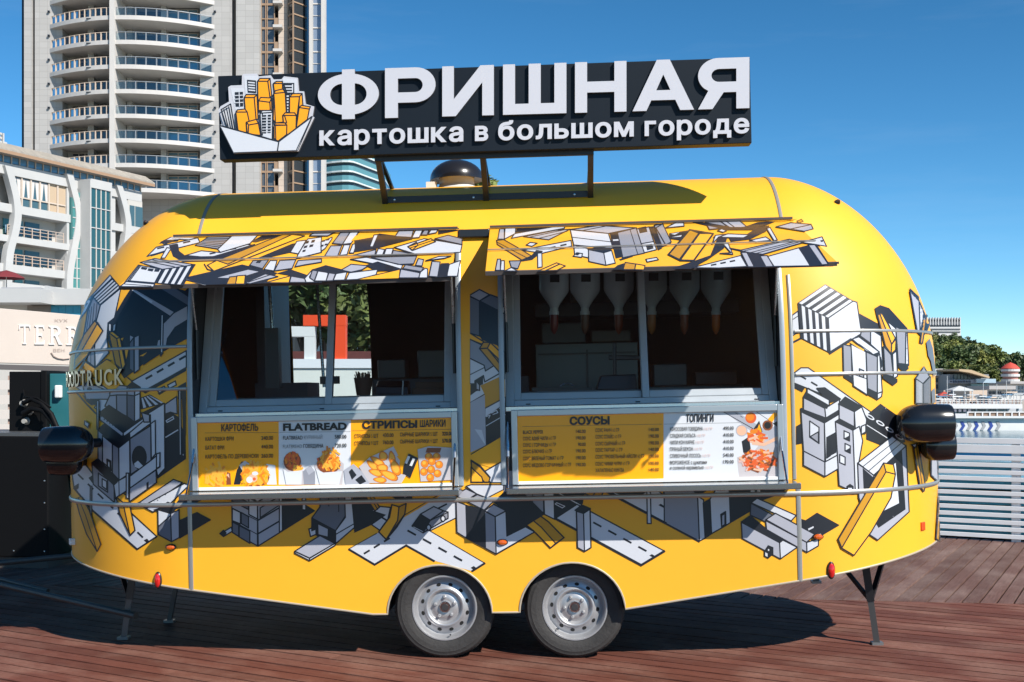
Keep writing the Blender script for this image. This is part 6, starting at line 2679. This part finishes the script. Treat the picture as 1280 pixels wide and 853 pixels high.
# curved fins
def fin(pts, w=0.42, out=0.4):
    P = [hpt(*q) for q in pts]
    ts = np.linspace(0, len(P) - 1, 22)
    def sp(t):
        i = min(int(t), len(P) - 2)
        f = t - i
        g = [P[max(0, i - 1)], P[i], P[i + 1], P[min(len(P) - 1, i + 2)]]
        return tuple(0.5 * ((2 * g[1][k]) + (-g[0][k] + g[2][k]) * f + (2 * g[0][k] - 5 * g[1][k] + 4 * g[2][k] - g[3][k]) * f * f + (-g[0][k] + 3 * g[1][k] - 3 * g[2][k] + g[3][k]) * f ** 3) for k in (0, 1))
    b = MB()
    vs, fs = [], []
    for t in ts:
        x, z = sp(t)
        vs += [(x - w, -out, z), (x + w, -out, z), (x + w, 0.3, z), (x - w, 0.3, z)]
    for i in range(len(ts) - 1):
        fs += [(i * 4 + k, i * 4 + (k + 1) % 4, i * 4 + 4 + (k + 1) % 4, i * 4 + 4 + k) for k in range(4)]
    fs += [(0, 1, 2, 3), tuple(len(vs) - 4 + k for k in range(4))]
    b.add(vs, fs, hw_m)
    b.build('curved_fin', hotel, smooth=45)
fin([(7, 208), (13, 230), (18, 252), (19, 272), (15.5, 293), (9.5, 316), (7.5, 343), (7, 365)])
fin([(84, 218), (90, 240), (95, 262), (95.5, 278), (92, 300), (86, 331), (84, 350), (84, 370)])
fin([(146, 232), (151, 248), (156, 268), (157.5, 285), (155, 305), (150, 330), (148, 360)])
# lift shaft
b = MB()
b.box(hx(97), hx(98.4), -1.75, 0.25, -0.3, hz(216), hw_m)
b.box(hx(98.4), hx(124.5), -1.74, 0.25, hz(226), hz(214.5), hw_m)
b.box(hx(123), hx(124.4), -1.73, 0.24, -0.3, hz(226), hw_m)
b.build('lift_shaft', hotel)
b = MB()
b.box(hx(98.4), hx(123), -1.6, 0.2, -0.3, hz(226.1), mat('lift_glass', (0.02, 0.075, 0.085), 0.06, spec=0.9))
b.build('lift_glazing', hotel)
b = MB()
for py in (252, 278, 304, 330, 356):
    b.box(hx(98.4), hx(123), -1.7, -1.59, hz(py), hz(py - 1.2), hw_m)
for px in (105, 111, 117):
    b.box(hx(px), hx(px) + 0.12, -1.66, -1.59, hz(380), hz(227), hsh)
b.build('lift_glazing_bars', hotel)
b = MB()
b.box(hx(88), hx(98.9), -0.3, 0.3, -0.3, hz(232), hteal)
b.build('stair_glazing', hotel)
b = MB()
for py in range(240, 372, 13):
    b.box(hx(88), hx(98.8), -0.36, -0.29, hz(py), hz(py - 1.2), hw_m)
b.box(hx(92.5), hx(93.6), -0.38, -0.29, hz(372), hz(232), hw_m)
b.build('stair_glazing_bars', hotel)
for px0, px1 in ((162, 168), (169, 178)):
    b = MB()
    b.box(hx(px0), hx(px1), -0.04, 0.05, hz(262), hz(234), hgl)
    b.build('window', hotel)

# white terrace block in front of the hotel
d = 60.0
blk = thing('terrace_building', 'low white flat-roofed building with turquoise windows below the hotel', 'building', at(40, 491, d).xy.to_3d())
ox = blk.location.x
def bx(px): return (px - 640) * d / F - ox
def bzz(py): return EYE + (HZ - py) * d / F
b = MB()
b.box(bx(-60), bx(66), -1.5, 6, bzz(381), bzz(364), hw_m)
b.box(bx(36), bx(150), 0, 7, bzz(381), bzz(361), hw_m)
b.box(bx(46), bx(50), 1, 3, bzz(361), bzz(355), hw_m)
b.box(bx(-60), bx(150), 0.5, 6, -0.3, bzz(381), hsh)
b.build('wall', blk)
b = MB()
b.box(bx(-20), bx(30), 2, 3, bzz(364), bzz(355), mat('grey_parapet', (0.33, 0.33, 0.35), 0.7))
b.build('parapet', blk)
for k in range(4):
    b = MB()
    b.box(bx(60 + k * 9.3), bx(69 + k * 9.3), 0.38, 0.5, bzz(394), bzz(378.5), mat('turquoise_panel', (0.01, 0.19, 0.30), 0.2))
    b.build('window', blk)
b = MB()
b.box(bx(30), bx(59.5), 0.40, 0.5, bzz(390), bzz(381), mat('shade_grey', (0.20, 0.17, 0.15), 0.8))
b.build('opening', blk)
um = thing('parasol', 'dark red parasol on the flat white roof', 'parasol', (at(8, 491, d + 3).x, d + 3, bzz(364)))
b = MB()
b.lathe([(1.0, 0.95), (0.95, 1.0), (0.5, 1.25), (0.0, 1.4)], mat('parasol_red', (0.16, 0.02, 0.025), 0.7), None, 8)
b.build('canopy', um)
b = MB()
b.tube([(0, 0, 0), (0, 0, 1.35)], 0.03, hsh)
b.build('pole', um)

# ------------------------------------------------------------------ cream restaurant board
BA, BB = Vector((-13.24, 30, 0)), Vector((-12.30, 32.2, 0))
bu = (BB - BA).normalized()
bn = Vector((bu.y, -bu.x, 0))
board = thing('restaurant_board', 'big cream fascia board with raised white serif capitals', 'sign', BA)
board.rotation_euler = (0, 0, math.atan2(bu.y, bu.x))
ztop, zbot = EYE + 105.4 * 30 / F, EYE + 37.2 * 30 / F
b = MB()
b.box(-4, 6, 0, 0.3, zbot, ztop, mat('board_cream', (0.56, 0.485, 0.43), 0.6, var=0.03, vscale=0.8))
b.build('panel', board, bevel=0.01)
b = MB()
b.box(-4, 6, -0.02, 0.25, zbot - 0.17, zbot - 0.04, mat('beam_dark', (0.10, 0.09, 0.09), 0.6))
for x in (-3.5, -0.4, 2.6, 5.5):
    b.box(x, x + 0.12, 0.05, 0.17, -0.3, zbot, mat('beam_dark', (0.10, 0.09, 0.09), 0.6))
b.build('support_frame', board)
def bsurf(px, off=0.0):
    P = []
    for x, y in px:
        p = onplane(x, y, BA, bn) - BA
        P.append((p.dot(bu), -p.dot(bn), p.z))
    return np.array(P), np.tile((0, -1.0, 0), (len(P), 1))
SG = {'T': [[(.34, 0), (.66, 0), (.66, .05), (.57, .08), (.57, .92), (.88, .92), (.96, .76), (1, .76), (1, 1), (0, 1), (0, .76), (.04, .76), (.12, .92), (.43, .92), (.43, .08), (.34, .05)]],
      'E': [[(0, 0), (.96, 0), (1, .24), (.94, .24), (.84, .09), (.36, .09), (.36, .46), (.66, .46), (.7, .38), (.74, .38), (.74, .64), (.7, .64), (.66, .56), (.36, .56), (.36, .92), (.80, .92), (.9, .78), (.95, .78), (.92, 1), (0, 1), (0, .95), (.15, .92), (.15, .08), (0, .05)]],
      'R': [[(0, 0), (.42, 0), (.42, .05), (.33, .08), (.33, .46), (.45, .46), (.72, 0), (1, 0), (1, .05), (.9, .08), (.64, .48)] + arc(.5, .735, .36, .265, -50, 90, 10) + [(0, 1), (0, .95), (.14, .92), (.14, .08), (0, .05)], [(.33, .56), (.33, .91)] + arc(.48, .735, .18, .175, 90, -90, 8)]}
for ch, xa, xb in (('T', 22.5, 36.8), ('E', 42.3, 54.8), ('R', 60, 77), ('R', 82, 99)):
    loops = [[(xa + u * (xb - xa), 430.5 + (xa - 22) * 0.02 - v * (24 - (xa - 22) * 0.02)) for u, v in lp] for lp in SG[ch]]
    raised(loops, 0.035, board, 'serif_letter', surf=bsurf, face=mat('serif_white', (0.66, 0.64, 0.63), 0.5), side=mat('serif_side', (0.6, 0.52, 0.47), 0.6))
sm = mat('small_print', (0.42, 0.34, 0.30), 0.6)
put_text('КУХ', 68, 84, 402.5, sm, bsurf, 'small_letters', board, h=3.6, off=0.02)
put_text('ВЕН', 66, 80, 440, sm, bsurf, 'small_letters', board, h=4.0, off=0.02)
pa_ = [(63, 441), (66, 445.5), (71, 448), (78, 449), (86, 448)]
b = MB()
P, _n = bsurf(pa_)
b.tube([Vector(p) + Vector((0, -0.03, 0)) for p in P], 0.018, sm, 6)
b.build('curved_line', board)
# pale slatted screen under it
scr = thing('slat_screen', 'pale wooden slat screen at the far side of the deck', 'screen', (at(-6, 491, 15).x, 15, -0.03))
for k in range(9):
    b = MB()
    b.box(-0.6, 0.24, 0, 0.03, 0.15 + k * 0.19, 0.15 + k * 0.19 + 0.12, mat('screen_white', (0.6, 0.55, 0.5), 0.6))
    b.build('slat', scr)
for x in (-0.5, 0.15):
    b = MB()
    b.box(x, x + 0.06, 0.03, 0.09, 0, 1.85, mat('screen_post', (0.35, 0.25, 0.2), 0.7))
    b.build('post', scr)

# ------------------------------------------------------------------ far glass block with rounded corner
gd = 356.0
gb_ = thing('glass_apartment_block', 'distant teal glass apartment block with rounded white floor edges', 'building', (at(440, 491, gd).x, gd, -0.3))
def gpl(grow=0.0):
    P = []
    for px, dd in ((396, 359), (415, 355.5), (428, 354), (436, 354), (442, 355), (448, 357.5), (455, 361), (475, 371)):
        P.append(((px - 640) * dd / F - gb_.location.x, dd - gd - grow))
    P += [(P[-1][0] + 0.3, 45), (P[0][0], 45)]
    return P
zg = lambda py: EYE + (HZ - py) * 354 / F + 0.3
pg = gpl(0.0)
b = MB()
b.hexa([(x, y + 0.8, 0) for x, y in pg], [(x, y + 0.8, zg(188)) for x, y in pg], mat('block_dark', (0.03, 0.045, 0.05), 0.2))
b.build('core', gb_)
for k in range(0, 8):
    zf = zg(201.2 + (k - 1) * 12.2)
    b = MB()
    p2 = gpl(0.6)
    b.hexa([(x, y, zf - 0.45) for x, y in p2], [(x, y, zf) for x, y in p2], mat('block_edge', (0.55, 0.6, 0.6), 0.5))
    b.build('floor_edge', gb_)
    b = MB()
    p2 = gpl(0.4)
    b.hexa([(x, y, zf) for x, y in p2], [(x, y, zf + 1.5) for x, y in p2], mat('block_teal', (0.10, 0.24, 0.26), 0.15, spec=0.8))
    b.build('balcony_glass', gb_)

# ------------------------------------------------------------------ right: piers, marina buildings, hill
def px_box(b, d, px0, px1, y0, y1, dep, mt, o=(0, 0, 0), fwd=0.0):
    x0, x1 = (px0 - 640) * d / F, (px1 - 640) * d / F
    z0, z1 = EYE + (HZ - y1) * d / F, EYE + (HZ - y0) * d / F
    b.box(x0 - o[0], x1 - o[0], d - fwd - o[1], d + dep - o[1], z0 - o[2], z1 - o[2], mt)
conc = mat('pier_white', (0.60, 0.60, 0.60), 0.75, var=0.1, vscale=0.4)
pd = 110.0
pier = thing('concrete_pier', 'white concrete pier with blue and grey chevrons above the water', 'pier', (at(1230, 491, pd).x, pd, -2.0))
o_ = tuple(pier.location)
b = MB()
px_box(b, pd, 1140, 1420, 523, 539, 14, conc, o_)
px_box(b, pd - 0.4, 1140, 1420, 520.5, 523, 14, conc, o_)
b.build('pier_wall', pier)
b = MB()
px_box(b, pd, 1140, 1420, 538.5, 543, 12, mat('pier_base', (0.13, 0.12, 0.10), 0.8, var=0.3, vscale=1), o_, 0.6)
b.build('pier_footing', pier)
for i, px in enumerate((1191, 1200, 1208.5, 1217, 1226, 1235, 1244.5)):
    mt = mat('chevron_blue', (0.02, 0.05, 0.25), 0.5) if i % 2 else mat('chevron_grey', (0.30, 0.30, 0.31), 0.6)
    pts = [(px, 527), (px + 4, 527), (px + 6.5, 532.5), (px + 3, 538), (px - 1, 538), (px + 2.5, 532.5)]
    P3 = [at(x, y, pd - 0.01) - Vector(o_) for x, y in pts]
    b = MB()
    b.hexa(P3, [p + Vector((0, -0.03, 0)) for p in P3], mt)
    b.build('chevron', pier)
rail_br = mat('pier_panel', (0.20, 0.13, 0.09), 0.7)
for i in range(8):
    b = MB()
    px_box(b, pd + 0.8, 1211 + i * 9.2, 1218.6 + i * 9.2, 516, 520.4, 0.1, rail_br, o_)
    b.build('railing_panel', pier)
b = MB()
px_box(b, pd + 0.7, 1209, 1300, 514.8, 516, 0.15, conc, o_)
for i in range(10):
    px_box(b, pd + 0.68, 1209.2 + i * 9.2, 1210.6 + i * 9.2, 515, 521, 0.16, conc, o_)
b.build('railing', pier)
# upper walkway
ud = 126.0
up_ = thing('upper_pier', 'long white upper pier deck carried on slim white posts', 'pier', (at(1230, 491, ud).x, ud, -2.0))
o_ = tuple(up_.location)
b = MB()
px_box(b, ud, 1150, 1278, 505.5, 511, 10, conc, o_)
px_box(b, ud + 3, 1150, 1278, 511, 527, 6, mat('pier_grey', (0.42, 0.43, 0.45), 0.8), o_)
b.build('pier_deck', up_)
for i in range(9):
    b = MB()
    px_box(b, ud + 0.5, 1168 + i * 13, 1169.6 + i * 13, 511, 528, 0.4, conc, o_)
    b.build('post', up_)
for i in range(5):
    b = MB()
    px_box(b, ud - 0.05, 1186 + i * 6.0, 1189.5 + i * 6.0, 512, 515, 0.2, mat('sign_dots', (0.16, 0.16, 0.2), 0.7), o_, 0.05)
    b.build('sign_mark', up_)
b = MB()
for i in range(26):
    px_box(b, ud + 0.4, 1150 + i * 5, 1150.5 + i * 5, 499.5, 505.6, 0.1, mat('rail_rust', (0.34, 0.18, 0.13), 0.7), o_)
px_box(b, ud + 0.4, 1150, 1278, 499, 499.8, 0.1, mat('rail_white', (0.6, 0.58, 0.56), 0.6), o_)
px_box(b, ud + 0.4, 1150, 1278, 502, 502.5, 0.1, mat('rail_white', (0.6, 0.58, 0.56), 0.6), o_)
b.build('railing', up_)
# shore land
b = MB()
b.hexa([(8, 150, -2.4), (400, 150, -2.4), (600, 900, -2.4), (8, 900, -2.4)], [(8, 150, 0.5), (400, 150, 0.5), (600, 900, 0.5), (8, 900, 0.5)], mat('shore_stone', (0.35, 0.31, 0.27), 0.9, var=0.2, vscale=0.2))
o = b.build('shore')
o['kind'] = 'structure'
cream = mat('far_cream', (0.58, 0.44, 0.34), 0.7)
fwhite = mat('far_white', (0.52, 0.52, 0.515), 0.7)
fgrey = mat('far_grey', (0.20, 0.21, 0.22), 0.6)
ochre = mat('far_ochre', (0.45, 0.33, 0.20), 0.7)
def house(name, lab, d, parts, cat='building'):
    z0 = 0.5 if d > 150 else -2.0
    pxs = [p[1] for p in parts] + [p[2] for p in parts]
    r = thing(name, lab, cat, (at((min(pxs) + max(pxs)) / 2, 491, d).x, d, z0))
    o_ = tuple(r.location)
    for nm, p0, p1, y0, y1, dep, mt, fw in parts:
        b = MB()
        px_box(b, d, p0, p1, y0, y1, dep, mt, o_, fw)
        b.build(nm, r)
    return r, o_
base = HZ + (EYE - 0.5) * F / 175
r, o_ = house('beach_pavilion', 'glazed grey pavilion with sloping straw coloured roof below the wooded hill', 175, [('wall', 1187, 1236, 468, base + .3, 12, fgrey, 0), ('terrace_band', 1186, 1216, 475, 479.5, 1, mat('far_band', (0.34, 0.34, 0.37), 0.6), 1.5), ('terrace_rail', 1214, 1238, 474, 479, 1, mat('far_blueglass', (0.35, 0.45, 0.52), 0.2), 2.0), ('lower_glass', 1212, 1234, 480, 486.5, 1, mat('far_teal', (0.15, 0.27, 0.31), 0.2), 0.6)])
for i in range(5):
    b = MB()
    px_box(b, 175, 1192 + i * 4.2, 1195.4 + i * 4.2, 467.9, 474, 1, mat('far_window', (0.06, 0.08, 0.09), 0.2), o_, 0.2)
    b.build('window', r)
for i in range(8):
    b = MB()
    px_box(b, 173.4, 1187.5 + i * 3.4, 1189.6 + i * 3.4, 476, 478.6, 0.1, mat('far_letter', (0.08, 0.08, 0.10), 0.6), o_, 0.06)
    b.build('band_mark', r)
b = MB()
P3 = [at(x, y, 172) - Vector(o_) for x, y in ((1199, 461.5), (1214, 462.5), (1237, 471), (1237, 473), (1212, 466), (1199, 464))]
b.hexa(P3, [p + Vector((0, 14, 0.2)) for p in P3], ochre)
b.build('roof', r)
house('peach_kiosk', 'small peach coloured kiosk with dark doorway by the pier', 150, [('wall', 1212, 1234, 488, 506, 5, cream, 0), ('doorway', 1221, 1227, 493.5, 506, 0.2, mat('far_dark', (0.05, 0.06, 0.07), 0.6), 0.1), ('window', 1228.5, 1232.5, 494, 499, 0.2, mat('far_bluepane', (0.2, 0.27, 0.32), 0.3), 0.12)])
house('white_cabin', 'plain white cube cabin at the pier edge', 140, [('wall', 1239, 1251, 497, 508, 4, fwhite, 0), ('roof', 1238, 1252, 496, 497.2, 5, fwhite, 0.4)])
house('long_white_shed', 'long low white shed with a row of dark windows', 165, [('wall', 1234, 1264, 487, 505, 6, fwhite, 0), ('roof', 1233, 1266, 482.5, 487, 7, mat('far_roof', (0.38, 0.36, 0.35), 0.7), 1)] + [('window', 1236 + i * 4.5, 1239 + i * 4.5, 489.5, 493, 0.3, mat('far_dark', (0.05, 0.06, 0.07), 0.6), 0.2) for i in range(6)])
house('terraced_cafe', 'white terraced cafe with glazed floors under the red roofed house', 185, [('wall', 1262, 1292, 480, 500.5, 9, fwhite, 0), ('roof', 1258, 1294, 477, 480, 11, mat('far_roof', (0.38, 0.36, 0.35), 0.7), 1.5)] + [('window', 1265 + i * 4.2, 1268.2 + i * 4.2, 483 + j * 6, 487 + j * 6, 0.3, mat('far_bluepane', (0.2, 0.27, 0.32), 0.3), 0.2) for i in range(5) for j in range(2)])
house('cream_house', 'cream stepped house with flat roofs beside the pavilion', 180, [('wall', 1168, 1187, 470, 500.5, 8, cream, 0), ('upper_wall', 1172, 1182, 461, 470, 5, fwhite, -1), ('roof', 1166, 1189, 468.6, 470.2, 9, fwhite, 0.8)] + [('window', 1170 + i * 5, 1173 + i * 5, 473 + j * 8, 478 + j * 8, 0.3, mat('far_dark', (0.05, 0.06, 0.07), 0.6), 0.2) for i in range(3) for j in range(2)])
for i, (px, py, lab) in enumerate(((1199, 484, 'pale peaked gazebo in front of the grey pavilion'), (1180, 491, 'small red canopied stall below the cream house'), (1186, 497, 'broad white awning beside the upper pier railing'))):
    d = 145
    p = at(px, py, d)
    r = thing('gazebo', lab, 'gazebo', (p.x, d, -2.0))
    h = p.z + 2.0
    mt = mat('far_red', (0.40, 0.06, 0.04), 0.7) if i == 1 else fwhite
    w_ = (1.3, 0.9, 1.6)[i]
    b = MB()
    b.lathe([(w_ * 1.4, h - 0.5), (w_ * 1.4, h - 0.35), (0.0, h + 0.15)], mt, Matrix.Rotation(R(45), 4, 'Z'), 4)
    b.build('canopy', r)
    for sx in (-1, 1):
        for sy in (-1, 1):
            b = MB()
            b.box(sx * w_ * .9 - .06, sx * w_ * .9 + .06, sy * w_ * .9 - .06, sy * w_ * .9 + .06, 0, h - 0.4, fwhite)
            b.build('post', r)
# red-roofed round house
p = at(1263, 491, 230)
r = thing('round_house', 'round tiered house with red conical roof and white balconies', 'house', (p.x, 230, 0.5))
k = 230 / F
zz = lambda py: EYE + (HZ - py) * k - 0.5
redw = mat('far_redwall', (0.36, 0.17, 0.14), 0.7)
b = MB()
b.lathe([(1.45, 0), (1.45, zz(462))], redw, None, 20)
b.build('wall', r, smooth=50)
for py in (463, 469.5, 476, 482.5):
    b = MB()
    b.lathe([(1.5, zz(py) - 0.25), (1.75, zz(py) - 0.25), (1.75, zz(py) + 0.25), (1.5, zz(py) + 0.25)], fwhite, None, 20)
    b.build('balcony', r)
b = MB()
b.lathe([(1.75, zz(462)), (1.75, zz(460.5)), (1.0, zz(456)), (0.15, zz(453.5)), (0, zz(453))], mat('far_redroof', (0.50, 0.07, 0.045), 0.6), None, 20)
b.build('roof', r, smooth=30)
# hill
HDs = 330.0
prof = [(760, 430), (860, 414), (1080, 410), (1140, 408), (1166, 416), (1185, 417), (1203, 420), (1215, 424), (1228, 434), (1238, 446), (1250, 458), (1262, 462), (1285, 464), (1330, 466), (1400, 470)]
xs_ = np.linspace(780, 1400, 110)
ys_ = np.interp(xs_, [q[0] for q in prof], [q[1] + 23 for q in prof])
V, Fc = [], []
nrw = 10
hr = random.Random(9)
for i, (x, y) in enumerate(zip(xs_, ys_)):
    top = at(x, y, HDs + 30)
    for j in range(nrw):
        t = j / (nrw - 1)
        dd = 250 + 110 * t
        V.append((top.x * (0.8 + 0.2 * t), dd, 0.4 + (top.z - 0.4) * (t ** 0.7) + (hr.uniform(-.6, .6) if 0 < j < nrw - 1 else 0)))
for i in range(len(xs_) - 1):
    for j in range(nrw - 1):
        Fc.append((i * nrw + j, i * nrw + j + 1, (i + 1) * nrw + j + 1, (i + 1) * nrw + j))
b = MB()
b.add(V, Fc, mat('hill_earth', (0.06, 0.065, 0.025), 0.9, var=0.4, vscale=0.3))
hill = b.build('hill', smooth=True)
hill['kind'] = 'structure'
VA = np.array(V)
vm = []
for i, (mt, rz_) in enumerate(((leaf_b, 2.6), (leaf_a, 2.3), (leaf_c, 2.2))):
    cm, cl = crown_mesh('hill_crown', 2.5, rz_, 650, 0.42, mt, 60 + i, 16)
    vm.append((cm, trunk_mesh('hill_trunk', 2.4, 0.2, cl)))
nt_ = 0
def hilltree(px, t, kind, sc):
    global nt_
    i = int(np.argmin(np.abs(xs_ - px)))
    f = t * (nrw - 1)
    j = min(int(f), nrw - 2)
    p = Vector(V[i * nrw + j]).lerp(Vector(V[i * nrw + j + 1]), f - j)
    lab = ['dark round evergreen on the wooded hillside', 'olive green broad tree on the wooded hillside', 'bright yellow-green tree on the wooded hillside'][kind]
    o, _m = tree('hill_tree', lab, (p.x, p.y, p.z - 0.3), 2.4, 0, 0, 0, 0, None, 0, 'trees covering the hillside', vm[kind])
    o.scale = (sc, sc, sc * hr.uniform(0.9, 1.25))
    o.rotation_euler = (0, 0, hr.uniform(0, 6))
    nt_ += 1
for px in list(np.arange(860, 1140, 15)) + list(np.arange(1140, 1262, 5.5)):
    hilltree(px + hr.uniform(-2, 2), 1.0, hr.choice([0, 0, 1]), hr.uniform(0.8, 1.25))
for row in range(5):
    for px in list(np.arange(860, 1120, 16)) + list(np.arange(1120, 1292, 8)):
        hilltree(px + hr.uniform(-3, 3), 0.12 + row * 0.19 + hr.uniform(-.07, .07), hr.choice([0, 0, 1, 1, 2]), hr.uniform(0.7, 1.25))
# hotel slab on the hill
p = at(1170, 491, 420)
r = thing('hilltop_hotel', 'long white modernist slab hotel with vertical ribs on the hilltop', 'hotel', (p.x, 420, 2.0))
o_ = tuple(r.location)
b = MB()
px_box(b, 420, 1120, 1201, 398, 440, 14, fwhite, o_)
b.build('wall', r)
for (y0, y1) in ((400, 402), (406.5, 408.2), (411, 412.6), (414.5, 416)):
    b = MB()
    px_box(b, 420, 1122, 1200, y0, y1, 0.3, mat('far_dark', (0.05, 0.06, 0.07), 0.6), o_, 0.2)
    b.build('window_band', r)
for i in range(24):
    b = MB()
    px_box(b, 420, 1121 + i * 3.4, 1122 + i * 3.4, 397, 406.5, 0.3, fwhite, o_, 0.6)
    b.build('rib', r)

# clutter of small shelters and masts along the upper pier
mr_ = random.Random(31)
cols_ = [fwhite, fwhite, mat('shelter_blue', (0.10, 0.22, 0.36), 0.7), cream, mat('shelter_grey', (0.4, 0.41, 0.43), 0.7)]
labs_ = ['small white flat canopy on posts by the pier railing', 'small white flat canopy on posts by the pier railing', 'small blue flat canopy on posts by the pier railing', 'small cream flat canopy on posts by the pier railing', 'small grey flat canopy on posts by the pier railing']
for i in range(22):
    d = mr_.uniform(131, 148)
    px, py = 1166 + i * 5.4 + mr_.uniform(-2, 2), mr_.uniform(488, 501)
    p = at(px, py, d)
    k = i % 5
    r = thing('sun_shelter', labs_[k], 'canopy', (p.x, d, -2.0), mr_.uniform(-.4, .4), 'small canopies along the upper pier')
    h = p.z + 2.0
    w_ = mr_.uniform(0.4, 0.8)
    b = MB()
    b.box(-w_, w_, -0.5, 0.5, h - 0.12, h, cols_[k])
    b.build('canopy_top', r)
    for sx in (-1, 1):
        b = MB()
        b.box(sx * w_ * .85 - .035, sx * w_ * .85 + .035, -.04, .04, 0, h - 0.12, fwhite)
        b.build('post', r)
for i, (px, y0) in enumerate(((1184, 470), (1206, 484), (1229, 478), (1246, 480), (1258, 476), (1271, 482))):
    d = 138 + i
    p = at(px, y0, d)
    r = thing('flagpole', 'thin white flagpole rising above the pier canopies', 'flagpole', (p.x, d, -2.0), 0, 'flagpoles above the pier')
    b = MB()
    b.tube([(0, 0, 0), (0, 0, p.z + 2.0)], 0.05, fwhite, 6, 0.03)
    b.build('pole', r)
    b = MB()
    b.box(-0.12, 0.12, -0.12, 0.12, -0.02, 0.12, fgrey)
    b.build('base', r)
